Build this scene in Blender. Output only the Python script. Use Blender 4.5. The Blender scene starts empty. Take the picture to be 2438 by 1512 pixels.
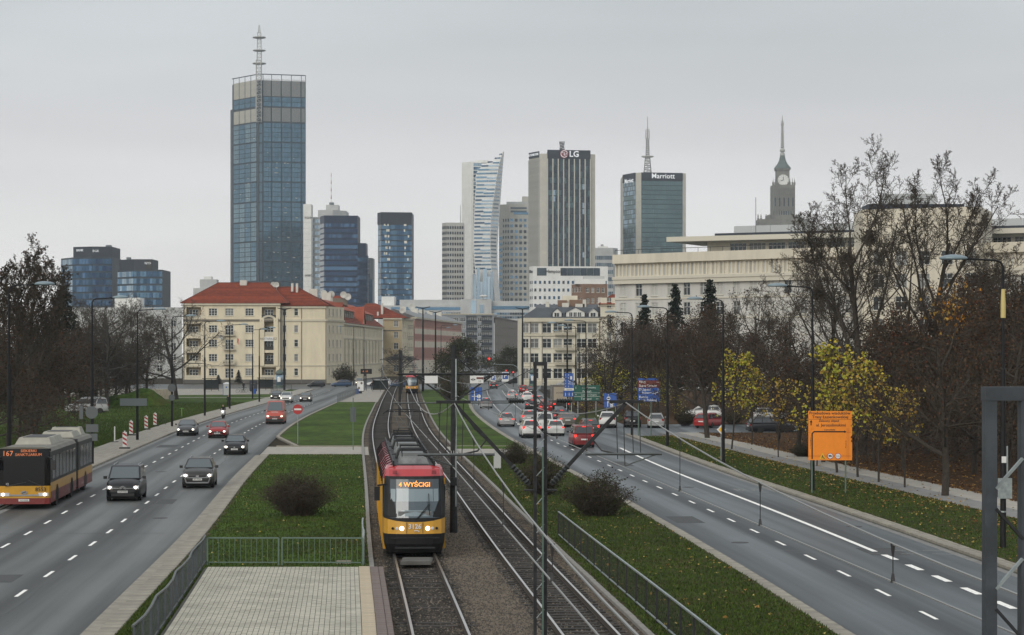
import bpy, math, random
import numpy as np
from mathutils import Vector, Matrix, Euler
sc = bpy.context.scene
C = sc.collection
R = math.radians
# ------------------------------------------------------------------ camera
F, CX, HY, H = 5120.0, 1219.0, 838.0, 7.8      # lens scale and eye height; horizon row
cam_d = bpy.data.cameras.new('camera')
cam = bpy.data.objects.new('camera', cam_d); C.objects.link(cam)
cam.location = (0, 0, H); cam.rotation_euler = (R(90), 0, 0)
cam_d.sensor_width = 36.0; cam_d.lens = 36.0 * F / 2438.0
cam_d.shift_y = (HY - 756.0) / 2438.0
cam_d.clip_start = 0.5; cam_d.clip_end = 20000
sc.camera = cam
# ------------------------------------------------------------------ sky, sun, exposure
SUN_EL, SUN_AZ = R(26), R(205)                  # soft light from behind the camera's left shoulder
w = bpy.data.worlds.new('World'); sc.world = w; w.use_nodes = True
nt = w.node_tree; nt.nodes.clear()
def wn(t, **k):
    n = nt.nodes.new(t)
    for a, b in k.items(): setattr(n, a, b)
    return n
out = wn('ShaderNodeOutputWorld'); bg = wn('ShaderNodeBackground')
sky = wn('ShaderNodeTexSky', sky_type='NISHITA', sun_disc=False)
sky.sun_elevation = SUN_EL; sky.sun_rotation = SUN_AZ; sky.dust_density = 6.0; sky.air_density = 1.0
sks = wn('ShaderNodeVectorMath', operation='SCALE'); sks.inputs['Scale'].default_value = 0.09
nt.links.new(sky.outputs[0], sks.inputs[0])
tc = wn('ShaderNodeTexCoord'); sep = wn('ShaderNodeSeparateXYZ'); nt.links.new(tc.outputs['Generated'], sep.inputs[0])
ramp = wn('ShaderNodeValToRGB'); nt.links.new(sep.outputs['Z'], ramp.inputs[0])
cr = ramp.color_ramp
cr.elements[0].position = 0.0; cr.elements[0].color = (0.92, 0.895, 0.85, 1)
cr.elements[1].position = 1.0; cr.elements[1].color = (0.80, 0.82, 0.85, 1)
for p_, c_ in ((0.055, (0.85, 0.84, 0.825, 1)), (0.10, (0.725, 0.718, 0.73, 1)), (0.145, (0.615, 0.645, 0.66, 1)), (0.20, (0.60, 0.635, 0.65, 1)), (0.5, (0.68, 0.71, 0.74, 1))):
    e = cr.elements.new(p_); e.color = c_
mp = wn('ShaderNodeMapping'); mp.inputs['Scale'].default_value = (2.6, 2.6, 17)
nz = wn('ShaderNodeTexNoise'); nz.inputs['Scale'].default_value = 1.1; nz.inputs['Detail'].default_value = 3; nz.inputs['Roughness'].default_value = .45
nt.links.new(tc.outputs['Generated'], mp.inputs[0]); nt.links.new(mp.outputs[0], nz.inputs['Vector'])
mr = wn('ShaderNodeMapRange'); mr.inputs['From Min'].default_value = .3; mr.inputs['From Max'].default_value = .7
mr.inputs['To Min'].default_value = 0.885; mr.inputs['To Max'].default_value = 1.08
nt.links.new(nz.outputs['Fac'], mr.inputs['Value'])
mul = wn('ShaderNodeVectorMath', operation='SCALE'); nt.links.new(ramp.outputs[0], mul.inputs[0]); nt.links.new(mr.outputs[0], mul.inputs['Scale'])
mix = wn('ShaderNodeMix', data_type='RGBA'); mix.inputs[0].default_value = 0.94
nt.links.new(sks.outputs[0], mix.inputs[6]); nt.links.new(mul.outputs[0], mix.inputs[7])
nt.links.new(mix.outputs[2], bg.inputs[0]); bg.inputs[1].default_value = 1.0
nt.links.new(bg.outputs[0], out.inputs[0])
sl = bpy.data.lights.new('sun', 'SUN'); sl.energy = 1.5; sl.angle = R(40); sl.color = (1.0, 0.95, 0.87)
so = bpy.data.objects.new('sun', sl); C.objects.link(so)
so.rotation_euler = (R(90) - SUN_EL, 0, R(180) - SUN_AZ)
vs = sc.view_settings; vs.view_transform = 'Standard'; vs.look = 'None'; vs.gamma = 1.0; vs.exposure = 0.10; vs.use_curve_mapping = False
sc.cycles.use_denoising = True
sc.cycles.max_bounces = 6; sc.cycles.diffuse_bounces = 3; sc.cycles.glossy_bounces = 3; sc.cycles.transparent_max_bounces = 8
sc.cycles.volume_bounces = 1
# ------------------------------------------------------------------ helpers
def gp(x, y, z=0.0):
    """ground point seen at picture position x, y (picture 2438 wide), on the level z"""
    Y = (H - z) * F / (y - HY)
    return Vector(((x - CX) * Y / F, Y, z))
def at(x, y, Y):
    return Vector(((x - CX) * Y / F, Y, H + (HY - y) * Y / F))
def wx(x, Y): return (x - CX) * Y / F
def wz(y, Y): return H + (HY - y) * Y / F
def curve(tab):
    ys = np.array([t[0] for t in tab], float); xs = np.array([t[1] for t in tab], float)
    m = np.gradient(xs, ys)
    def f(y):
        y = float(y)
        if y <= ys[0]: return float(xs[0] + m[0] * (y - ys[0]))
        if y >= ys[-1]: return float(xs[-1] + m[-1] * (y - ys[-1]))
        i = int(np.searchsorted(ys, y) - 1); h = ys[i + 1] - ys[i]; t = (y - ys[i]) / h
        return float((2*t**3-3*t*t+1)*xs[i] + (t**3-2*t*t+t)*h*m[i] + (-2*t**3+3*t*t)*xs[i+1] + (t**3-t*t)*h*m[i+1])
    return f
# axis of each long line of the avenue: (distance, offset)
AX = curve([(5, 1.95), (30, 0.1), (59.3, -2.03), (81, -3.69), (120, -6.5), (203, -12.4), (291, -17.2), (446, -24.8), (620, -32.5)])   # inbound track
BX = lambda y: AX(y) + 4.0                                                                                                         # outbound track
LR = curve([(20, -8.9), (59, -11.72), (88, -13.65), (135, -17.3), (158, -18.9), (222, -23.2), (322, -26.8), (391, -28.6), (455, -30.8), (620, -38)])
LL = lambda y: LR(y) - 10.2
RL = curve([(20, 11.6), (59.5, 9.26), (72.8, 8.55), (108, 6.3), (150, 3.2), (193, -0.04), (275, -4.6), (350, -6.8), (446, -8.6), (620, -12)])
RR = curve([(20, 20.6), (80, 17.5), (94, 16.7), (112, 15.55), (129, 14.35), (198, 10.85), (275, 8.0), (350, 6.3), (449, 5.2), (620, 2)])
def heading(f, y): return math.atan2(-(f(y + 2) - f(y - 2)), 4.0)      # z rotation of something that points along +Y of that line

class MB:
    """collects geometry for one mesh"""
    def __init__(s): s.v = []; s.f = []; s.mi = []; s.uv = []
    def add(s, vs_, fs, mi=0):
        n = len(s.v); s.v.extend([tuple(p) for p in vs_])
        for f in fs: s.f.append(tuple(i + n for i in f)); s.mi.append(mi)
        return s
    def quad(s, a, b, c, d, mi=0): return s.add((a, b, c, d), ((0, 1, 2, 3),), mi)
    def box(s, x0, x1, y0, y1, z0, z1, mi=0):
        return s.add([(x0,y0,z0),(x1,y0,z0),(x1,y1,z0),(x0,y1,z0),(x0,y0,z1),(x1,y0,z1),(x1,y1,z1),(x0,y1,z1)],
                     [(0,3,2,1),(4,5,6,7),(0,1,5,4),(1,2,6,5),(2,3,7,6),(3,0,4,7)], mi)
    def cbox(s, c, d, mi=0, rot=None):
        x, y, z = d[0]/2, d[1]/2, d[2]/2
        vs_ = [Vector(p) for p in [(-x,-y,-z),(x,-y,-z),(x,y,-z),(-x,y,-z),(-x,-y,z),(x,-y,z),(x,y,z),(-x,y,z)]]
        if rot is not None: vs_ = [rot @ p for p in vs_]
        return s.add([p + Vector(c) for p in vs_], [(0,3,2,1),(4,5,6,7),(0,1,5,4),(1,2,6,5),(2,3,7,6),(3,0,4,7)], mi)
    def bar(s, a, b, wd, ht=None, mi=0):
        """square bar from a to b"""
        a = Vector(a); b = Vector(b); d = (b - a); L = d.length
        if L < 1e-6: return s
        d.normalize(); up = Vector((0,0,1)) if abs(d.z) < .95 else Vector((0,1,0))
        sx = d.cross(up).normalized(); sz = sx.cross(d); ht = ht or wd
        o = [sx*wd/2 + sz*ht/2, -sx*wd/2 + sz*ht/2, -sx*wd/2 - sz*ht/2, sx*wd/2 - sz*ht/2]
        return s.add([a+q for q in o] + [b+q for q in o], [(3,2,1,0),(4,5,6,7),(0,1,5,4),(1,2,6,5),(2,3,7,6),(3,0,4,7)], mi)
    def tube(s, pts, rads, n=6, mi=0, cap=True):
        pts = [Vector(p) for p in pts]
        if not hasattr(rads, '__len__'): rads = [rads]*len(pts)
        base = len(s.v); ref = None
        for i, p in enumerate(pts):
            d = (pts[min(i+1, len(pts)-1)] - pts[max(i-1, 0)]).normalized()
            if ref is None:
                up = Vector((0,0,1)) if abs(d.z) < .9 else Vector((0,1,0)); ref = d.cross(up).normalized()
            else:
                ref = (ref - d*ref.dot(d)).normalized()
            o2 = d.cross(ref)
            for k in range(n):
                a = 2*math.pi*k/n
                s.v.append(tuple(p + (ref*math.cos(a) + o2*math.sin(a))*rads[i]))
        for i in range(len(pts)-1):
            for k in range(n):
                a0 = base+i*n+k; a1 = base+i*n+(k+1)%n
                s.f.append((a0, a1, a1+n, a0+n)); s.mi.append(mi)
        if cap:
            s.f.append(tuple(base+k for k in reversed(range(n)))); s.mi.append(mi)
            s.f.append(tuple(base+(len(pts)-1)*n+k for k in range(n))); s.mi.append(mi)
        return s
    def lathe(s, c, prof, n=12, mi=0, ang=0.0):
        """prof: (radius, z)"""
        base = len(s.v)
        for r, z in prof:
            for k in range(n):
                a = 2*math.pi*k/n + ang
                s.v.append((c[0]+r*math.cos(a), c[1]+r*math.sin(a), c[2]+z))
        for i in range(len(prof)-1):
            for k in range(n):
                a0 = base+i*n+k; a1 = base+i*n+(k+1)%n
                s.f.append((a0, a1, a1+n, a0+n)); s.mi.append(mi)
        s.f.append(tuple(base+k for k in reversed(range(n)))); s.mi.append(mi)
        s.f.append(tuple(base+(len(prof)-1)*n+k for k in range(n))); s.mi.append(mi)
        return s
    def prism(s, poly, z0, z1, mi=0):
        n = len(poly)
        vs_ = [(p[0], p[1], z0) for p in poly] + [(p[0], p[1], z1) for p in poly]
        fs = [tuple(reversed(range(n))), tuple(range(n, 2*n))] + [(i, (i+1)%n, (i+1)%n+n, i+n) for i in range(n)]
        return s.add(vs_, fs, mi)
    def extr(s, poly, axis, a0, a1, mi=0):
        """polygon in the plane across axis ('x': (y,z) pairs, 'y': (x,z) pairs) pulled from a0 to a1"""
        n = len(poly)
        f = (lambda p, a: (a, p[0], p[1])) if axis == 'x' else (lambda p, a: (p[0], a, p[1]))
        vs_ = [f(p, a0) for p in poly] + [f(p, a1) for p in poly]
        return s.add(vs_, [tuple(reversed(range(n))), tuple(range(n, 2*n))] + [(i, (i+1)%n, (i+1)%n+n, i+n) for i in range(n)], mi)
    def mesh(s, name, mats, smooth=False):
        me = bpy.data.meshes.new(name); me.from_pydata(s.v, [], s.f)
        for m in (mats if isinstance(mats, (list, tuple)) else [mats]): me.materials.append(M(m))
        if len(set(s.mi)) > 1: me.polygons.foreach_set('material_index', s.mi)
        if smooth: me.polygons.foreach_set('use_smooth', [True]*len(me.polygons))
        me.update(); return me
    def build(s, name, mats, parent=None, smooth=False, **k):
        return link(name, s.mesh(name, mats, smooth), parent, **k)
def link(name, me, parent=None, loc=None, rz=None, kind=None, label=None):
    o = bpy.data.objects.new(name, me); C.objects.link(o)
    if parent is not None: o.parent = parent
    if loc is not None: o.location = loc
    if rz is not None: o.rotation_euler = (0, 0, rz)
    if kind: o['kind'] = kind
    if label: o['label'] = label
    return o
def thing(name, label, cat, loc=(0, 0, 0), rz=0.0, group=None, scale=None):
    o = bpy.data.objects.new(name, None); C.objects.link(o); o.empty_display_size = .2
    o.location = loc; o.rotation_euler = (0, 0, rz); o['label'] = label; o['category'] = cat
    if group: o['group'] = group
    if scale: o.scale = (scale,)*3 if not hasattr(scale, '__len__') else scale
    return o
def tag(o, label, cat, group=None):
    o['label'] = label; o['category'] = cat
    if group: o['group'] = group
    return o
def dup(root, loc, rz, label=None, group=None, scale=None):
    kids = {}
    for o in [root] + list(root.children_recursive):
        c = o.copy(); C.objects.link(c); kids[o] = c
        if o is not root: c.parent = kids[o.parent]
    r = kids[root]; r.location = loc; r.rotation_euler = (0, 0, rz)
    if scale: r.scale = (scale,)*3 if not hasattr(scale, '__len__') else scale
    if label: r['label'] = label
    if group: r['group'] = group
    return r
def text(name, body, size, mat, parent, loc, rot, width=None, thick=0.0, align='CENTER', bold=0.0, sx=1.0):
    cu = bpy.data.curves.new(name, 'FONT'); cu.body = body; cu.size = size; cu.align_x = align; cu.align_y = 'CENTER'
    cu.extrude = thick; cu.offset = bold; cu.resolution_u = 2; cu.materials.append(M(mat))
    tmp = bpy.data.objects.new(name, cu); me = bpy.data.meshes.new_from_object(tmp); bpy.data.objects.remove(tmp); me.name = name
    if not me.materials: me.materials.append(M(mat))
    o = link(name, me, parent, loc); o.rotation_euler = rot; o.scale = (sx, 1, 1)
    return o
UP = (R(90), 0, 0)         # text that stands upright and faces -Y
# ------------------------------------------------------------------ materials
MATS = {}
def M(m):
    return MATS[m] if isinstance(m, str) else m
def node(t, ty, **k):
    n = t.nodes.new(ty)
    for a, b in k.items():
        if a in n.inputs.keys(): n.inputs[a].default_value = b
        else: setattr(n, a, b)
    return n
def mat(name, col, rough=.6, metal=0.0, var=0.0, scale=3.0, bump=0.0, col2=None, detail=4, coat=0.0, emit=None, est=0.0, spec=.5, stretch=None, lo=.35, hi=.65, objrand=0.0, alpha=None, trans=0.0, bdist=.02):
    m = bpy.data.materials.new(name); m.use_nodes = True; t = m.node_tree
    b = t.nodes['Principled BSDF']
    c = (*col, 1) if len(col) == 3 else col
    b.inputs['Base Color'].default_value = c; b.inputs['Roughness'].default_value = rough; b.inputs['Metallic'].default_value = metal
    b.inputs['Coat Weight'].default_value = coat; b.inputs['Specular IOR Level'].default_value = spec
    if trans: b.inputs['Transmission Weight'].default_value = trans
    if emit: b.inputs['Emission Color'].default_value = (*emit, 1); b.inputs['Emission Strength'].default_value = est
    if var or col2 or bump:
        tcn = node(t, 'ShaderNodeTexCoord'); src = tcn.outputs['Object']
        if stretch:
            mpn = node(t, 'ShaderNodeMapping'); mpn.inputs['Scale'].default_value = stretch; t.links.new(src, mpn.inputs[0]); src = mpn.outputs[0]
        n = node(t, 'ShaderNodeTexNoise'); n.inputs['Scale'].default_value = scale; n.inputs['Detail'].default_value = detail; n.inputs['Roughness'].default_value = .65
        t.links.new(src, n.inputs['Vector'])
        if var or col2:
            rp = node(t, 'ShaderNodeValToRGB'); t.links.new(n.outputs['Fac'], rp.inputs[0])
            ca = tuple(max(0, x*(1-var)) for x in c[:3]) + (1,); cb = ((*col2, 1) if col2 else tuple(min(1, x*(1+var)) for x in c[:3]) + (1,))
            rp.color_ramp.elements[0].position = lo; rp.color_ramp.elements[0].color = ca
            rp.color_ramp.elements[1].position = hi; rp.color_ramp.elements[1].color = cb
            t.links.new(rp.outputs[0], b.inputs['Base Color'])
        if bump:
            bn = node(t, 'ShaderNodeBump'); bn.inputs['Strength'].default_value = bump; bn.inputs['Distance'].default_value = bdist
            t.links.new(n.outputs['Fac'], bn.inputs['Height']); t.links.new(bn.outputs[0], b.inputs['Normal'])
    if objrand:
        oi = node(t, 'ShaderNodeObjectInfo'); hsv = node(t, 'ShaderNodeHueSaturation')
        mrn = node(t, 'ShaderNodeMapRange'); mrn.inputs['To Min'].default_value = 1-objrand; mrn.inputs['To Max'].default_value = 1+objrand
        t.links.new(oi.outputs['Random'], mrn.inputs['Value']); t.links.new(mrn.outputs[0], hsv.inputs['Value'])
        inp = b.inputs['Base Color']
        if inp.is_linked: t.links.new(inp.links[0].from_socket, hsv.inputs['Color'])
        else: hsv.inputs['Color'].default_value = c
        t.links.new(hsv.outputs[0], inp)
    MATS[name] = m; return m
# ground
def patchy(name, a, b, c, s1, s2, s3, t0, t1, bump=.9, bd=.05):
    """two tones at a fine scale, a third in broad worn patches"""
    m = mat(name, a, .95, col2=b, scale=s1, detail=8, bump=bump, spec=.1, bdist=bd); t = m.node_tree; p = t.nodes['Principled BSDF']
    tcn = node(t, 'ShaderNodeTexCoord'); n1 = node(t, 'ShaderNodeTexNoise'); n1.inputs['Scale'].default_value = s2; n1.inputs['Detail'].default_value = 6; n1.inputs['Roughness'].default_value = .6; t.links.new(tcn.outputs['Object'], n1.inputs['Vector'])
    r1 = node(t, 'ShaderNodeMapRange'); r1.inputs['From Min'].default_value = t0; r1.inputs['From Max'].default_value = t1; t.links.new(n1.outputs['Fac'], r1.inputs['Value'])
    n2 = node(t, 'ShaderNodeTexNoise'); n2.inputs['Scale'].default_value = s3; n2.inputs['Detail'].default_value = 5; t.links.new(tcn.outputs['Object'], n2.inputs['Vector'])
    r2 = node(t, 'ShaderNodeMapRange'); r2.inputs['From Min'].default_value = .32; r2.inputs['From Max'].default_value = .68; r2.inputs['To Min'].default_value = .68; r2.inputs['To Max'].default_value = 1.38; t.links.new(n2.outputs['Fac'], r2.inputs['Value'])
    mx = node(t, 'ShaderNodeMix', data_type='RGBA'); t.links.new(r1.outputs[0], mx.inputs[0]); t.links.new(p.inputs['Base Color'].links[0].from_socket, mx.inputs[6]); mx.inputs[7].default_value = (*c, 1)
    v = node(t, 'ShaderNodeVectorMath', operation='SCALE'); t.links.new(mx.outputs[2], v.inputs[0]); t.links.new(r2.outputs[0], v.inputs['Scale']); t.links.new(v.outputs[0], p.inputs['Base Color'])
patchy('grass', (.020, .036, .006), (.068, .122, .016), (.062, .058, .017), .9, .35, .09, .52, .72)
patchy('verge', (.018, .025, .006), (.054, .074, .014), (.055, .042, .018), .9, .40, .10, .48, .68)
patchy('ballast', (.040, .032, .023), (.15, .122, .09), (.035, .031, .026), 7, .5, .2, .5, .66, 1.0, .06)
patchy('ballast_dark', (.016, .014, .012), (.060, .053, .045), (.10, .095, .085), 6, .45, .2, .56, .72, 1.0, .05)
mat('soil', (.020, .016, .010), .95, col2=(.045, .034, .018), scale=.8, detail=8, bump=.8, spec=.1)
mat('litter_floor', (.030, .017, .008), .95, col2=(.085, .045, .018), scale=2.2, detail=9, bump=1.0, spec=.1)
mat('paving', (.29, .27, .225), .8, var=.18, scale=1.3, detail=8, bump=.15, objrand=.10)
mat('paving_far', (.28, .26, .22), .8, var=.2, scale=.8, detail=8, bump=.1)
mat('paver', (.355, .337, .272), .75, var=.24, scale=.8, detail=9, bump=.1, objrand=.14, lo=.25, hi=.6)
mat('joint', (.05, .05, .04), .9, var=.3, scale=2)
mat('tactile', (.43, .36, .25), .7, var=.1, scale=3, bump=.1, objrand=.05)
mat('brown_stone', (.15, .115, .10), .75, var=.15, scale=3, bump=.1, objrand=.06)
mat('kerb', (.25, .23, .187), .8, var=.2, scale=1.6, detail=8, bump=.2, objrand=.12)
mat('kerb_edge', (.12, .115, .09), .85, var=.25, scale=2)
mat('concrete', (.22, .21, .19), .8, var=.2, scale=1.2, detail=8, bump=.15)
mat('concrete_dark', (.09, .088, .08), .8, var=.25, scale=1.5, detail=8, bump=.2)
mat('path_grey', (.20, .20, .19), .8, var=.15, scale=.9, detail=8)
mat('path_pale', (.34, .32, .275), .85, var=.15, scale=.9, detail=8)
mat('stone_a', (.15, .125, .095), .9, var=.3, scale=5); mat('stone_b', (.07, .058, .045), .9, var=.3, scale=5)
mat('sleeper', (.035, .031, .027), .85, var=.35, scale=4, bump=.3, objrand=.3)
mat('rail_top', (.62, .60, .57), .28, metal=1.0); mat('rail_side', (.045, .034, .026), .8)
mat('line_paint', (.66, .65, .61), .6, var=.45, scale=7, detail=8, lo=.30, hi=.46)
mat('line_worn', (.25, .25, .24), .7, var=.35, scale=9, detail=6)
# asphalt: wheel streaks, sky sheen painted into their colour, on the strip's own coordinates
def asphalt(name, a, b, r0, r1, lanes):
    m = bpy.data.materials.new(name); m.use_nodes = True; t = m.node_tree; p = t.nodes['Principled BSDF']
    uv = node(t, 'ShaderNodeUVMap'); uv.uv_map = 'UVMap'
    mp_ = node(t, 'ShaderNodeMapping'); mp_.inputs['Scale'].default_value = (1.0, .018, 1); t.links.new(uv.outputs[0], mp_.inputs[0])
    n1 = node(t, 'ShaderNodeTexNoise'); n1.inputs['Scale'].default_value = .9; n1.inputs['Detail'].default_value = 3; t.links.new(mp_.outputs[0], n1.inputs['Vector'])
    wv = node(t, 'ShaderNodeTexWave', wave_type='BANDS', bands_direction='X'); wv.inputs['Scale'].default_value = 1/ lanes * 3.1416 / 3.1416 * .312; wv.inputs['Distortion'].default_value = 0.6; wv.inputs['Detail'].default_value = 1
    t.links.new(mp_.outputs[0], wv.inputs['Vector'])
    av = node(t, 'ShaderNodeMath', operation='ADD'); t.links.new(n1.outputs['Fac'], av.inputs[0])
    sw = node(t, 'ShaderNodeMath', operation='MULTIPLY'); sw.inputs[1].default_value = .35; t.links.new(wv.outputs['Fac'], sw.inputs[0]); t.links.new(sw.outputs[0], av.inputs[1])
    rp = node(t, 'ShaderNodeValToRGB'); t.links.new(av.outputs[0], rp.inputs[0])
    rp.color_ramp.elements[0].position = .48; rp.color_ramp.elements[0].color = (*a, 1); rp.color_ramp.elements[1].position = .84; rp.color_ramp.elements[1].color = (*b, 1)
    n2 = node(t, 'ShaderNodeTexNoise'); n2.inputs['Scale'].default_value = 14; n2.inputs['Detail'].default_value = 8; n2.inputs['Roughness'].default_value = .7; t.links.new(uv.outputs[0], n2.inputs['Vector'])
    mm = node(t, 'ShaderNodeMapRange'); mm.inputs['From Min'].default_value = .3; mm.inputs['From Max'].default_value = .7; mm.inputs['To Min'].default_value = .86; mm.inputs['To Max'].default_value = 1.14; t.links.new(n2.outputs['Fac'], mm.inputs['Value'])
    n3 = node(t, 'ShaderNodeTexNoise'); n3.inputs['Scale'].default_value = .12; n3.inputs['Detail'].default_value = 5; t.links.new(uv.outputs[0], n3.inputs['Vector'])
    m3 = node(t, 'ShaderNodeMapRange'); m3.inputs['From Min'].default_value = .3; m3.inputs['From Max'].default_value = .7; m3.inputs['To Min'].default_value = .85; m3.inputs['To Max'].default_value = 1.15; t.links.new(n3.outputs['Fac'], m3.inputs['Value'])
    m4 = node(t, 'ShaderNodeMath', operation='MULTIPLY'); t.links.new(mm.outputs[0], m4.inputs[0]); t.links.new(m3.outputs[0], m4.inputs[1])
    sc_ = node(t, 'ShaderNodeVectorMath', operation='SCALE'); t.links.new(rp.outputs[0], sc_.inputs[0]); t.links.new(m4.outputs[0], sc_.inputs['Scale'])
    t.links.new(sc_.outputs[0], p.inputs['Base Color'])
    rr = node(t, 'ShaderNodeMapRange'); rr.inputs['From Min'].default_value = .40; rr.inputs['From Max'].default_value = .88; rr.inputs['To Min'].default_value = r0; rr.inputs['To Max'].default_value = r1; t.links.new(av.outputs[0], rr.inputs['Value'])
    t.links.new(rr.outputs[0], p.inputs['Roughness'])
    bn = node(t, 'ShaderNodeBump'); bn.inputs['Strength'].default_value = .12; bn.inputs['Distance'].default_value = .01; t.links.new(n2.outputs['Fac'], bn.inputs['Height']); t.links.new(bn.outputs[0], p.inputs['Normal'])
    MATS[name] = m
asphalt('asphalt', (.022, .025, .024), (.086, .094, .091), .62, .46, 3.4)
asphalt('asphalt_blue', (.023, .029, .032), (.082, .100, .106), .60, .45, 3.3)
# street furniture, metal, glass
mat('black_metal', (.008, .008, .009), .55, spec=.25); mat('dark_steel', (.020, .021, .023), .6, spec=.3, var=.4, scale=6); mat('mast_grey', (.048, .056, .064), .55, spec=.4, var=.25, scale=5)
mat('galv', (.30, .34, .34), .45, metal=.6, var=.2, scale=5); mat('galv_dark', (.10, .11, .11), .5, metal=.5, var=.2, scale=5)
mat('green_steel', (.10, .15, .12), .5, metal=.2); mat('lamp_dome', (.17, .23, .26), .35, spec=.6)
mat('wire', (.30, .305, .295), .45, metal=.5); mat('wire_dark', (.03, .03, .03), .5)
mat('rubber', (.012, .012, .012), .75); mat('black_plastic', (.016, .016, .017), .5); mat('grey_plastic', (.10, .105, .11), .5)
mat('white_paint', (.72, .72, .70), .45); mat('cream_paint', (.55, .53, .46), .5, var=.1, scale=2); mat('offwhite', (.5, .5, .46), .6)
mat('red_paint', (.42, .03, .035), .4); mat('sign_red', (.36, .02, .02), .45); mat('sign_white', (.66, .66, .64), .5)
mat('sign_blue', (.02, .085, .33), .45); mat('sign_brown', (.13, .028, .025), .5); mat('sign_green', (.01, .085, .06), .45)
mat('sign_orange', (.80, .235, .006), .5, var=.05, scale=2); mat('sign_black', (.012, .010, .008), .5); mat('sign_yellow', (.75, .42, .02), .5)
mat('sign_back', (.085, .095, .10), .5, metal=.3); mat('wood', (.16, .12, .08), .8, var=.3, scale=4)
mat('lamp_white', (1, .9, .75), .3, emit=(1.0, .88, .70), est=2.8); mat('lamp_warm', (1, .6, .3), .3, emit=(1.0, .62, .30), est=4.5)
mat('lamp_red', (.7, .02, .02), .3, emit=(1.0, .05, .03), est=1.1); mat('tail_red', (.25, .012, .012), .25); mat('lens_clear', (.55, .57, .6), .15, spec=.8)
mat('led_amber', (1, .4, .1), .4, emit=(1.0, .34, .06), est=1.1); mat('led_dim', (.5, .15, .05), .4, emit=(1.0, .25, .07), est=.30)
mat('car_glass', (.012, .015, .018), .06, spec=.9, coat=.6); mat('wind_glass', (.055, .075, .085), .07, spec=.9, coat=.6)
mat('plate_white', (.6, .6, .58), .5); mat('alloy', (.32, .33, .34), .35, metal=.8); mat('chrome', (.6, .6, .6), .2, metal=1.0)
# ================================================================== the setting
rng = random.Random(7)
def uvmesh(name, v, f, uv, m):
    me = bpy.data.meshes.new(name); me.from_pydata(v, [], f)
    l = me.uv_layers.new(name='UVMap')
    for p in me.polygons:
        for li in p.loop_indices: l.data[li].uv = uv[me.loops[li].vertex_index]
    me.materials.append(M(m)); me.update(); return me
def strip(name, fl, fr, y0, y1, z, m, step=3.0, thick=0.0, kind='structure', parent=None, nx=1):
    """a long sheet between the lines fl and fr; thick > 0 gives it sides that reach down"""
    n = max(2, int((y1 - y0) / step) + 1); v = []; uv = []; f = []
    for i in range(n):
        y = y0 + (y1 - y0) * i / (n - 1); a, b = fl(y), fr(y)
        for k in range(nx + 1):
            x = a + (b - a) * k / nx
            v.append((x, y, z)); uv.append((x - a, y))
    w_ = nx + 1
    for i in range(n - 1):
        for k in range(nx): f.append((i*w_ + k, i*w_ + k + 1, (i+1)*w_ + k + 1, (i+1)*w_ + k))
    if thick:
        b0 = len(v)
        for i in range(n):
            for k in (0, nx): v.append((v[i*w_ + k][0], v[i*w_ + k][1], z - thick)); uv.append(uv[i*w_ + k])
        for i in range(n - 1):
            f.append((i*w_, (i+1)*w_, b0 + 2*(i+1), b0 + 2*i)); f.append((i*w_ + nx, b0 + 2*i + 1, b0 + 2*(i+1) + 1, (i+1)*w_ + nx))
        f.append((0, b0, b0 + 1, nx)); e = (n-1)*w_; g = b0 + 2*(n-1); f.append((e, e + nx, g + 1, g))
    return link(name, uvmesh(name, v, f, uv, m), parent, kind=kind)
def sheet(name, poly, z, m, thick=.1, kind='structure'):
    mb = MB(); mb.prism(poly, z - thick, z)
    return mb.build(name, m, kind=kind)
# ground to the horizon
mb = MB(); mb.quad((-2400, -250, -.06), (2400, -250, -.06), (2400, 3600, -.06), (-2400, 3600, -.06)); mb.build('ground', 'soil', kind='structure')
# carriageways
strip('road_left', lambda y: LL(y) - .02, lambda y: LR(y) + .1, 20, 462, 0.0, 'asphalt')
strip('road_right', lambda y: RL(y) - .1, lambda y: RR(y) + .1, 20, 462, 0.0, 'asphalt_blue')
mb = MB(); mb.add([(-90, 448, -.012), (70, 448, -.012), (70, 520, -.012), (-90, 520, -.012)], [(0, 1, 2, 3)])
cr_ = link('road_crossing', uvmesh('road_crossing', mb.v, mb.f, [(p[1], p[0]) for p in mb.v], 'asphalt'), kind='structure')
strip('road_far_left', lambda y: LR(y) - 10.5, lambda y: LR(y) + .5, 516, 900, -.008, 'asphalt')
strip('road_far_right', lambda y: RL(y) + 0, lambda y: RR(y) + 4, 516, 1000, -.008, 'asphalt')
# side street that joins from the right
mb = MB(); sp = [gp(1478, 1036), gp(1560, 1046), gp(1800, 1040), gp(1950, 1018), gp(1950, 990), gp(1640, 985), gp(1500, 990), gp(1440, 975), gp(1365, 1022)]
link('road_side', uvmesh('road_side', [(p.x, p.y, .004) for p in sp], [tuple(range(len(sp)))], [(p.x, p.y) for p in sp], 'asphalt_blue'), kind='structure')
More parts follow.
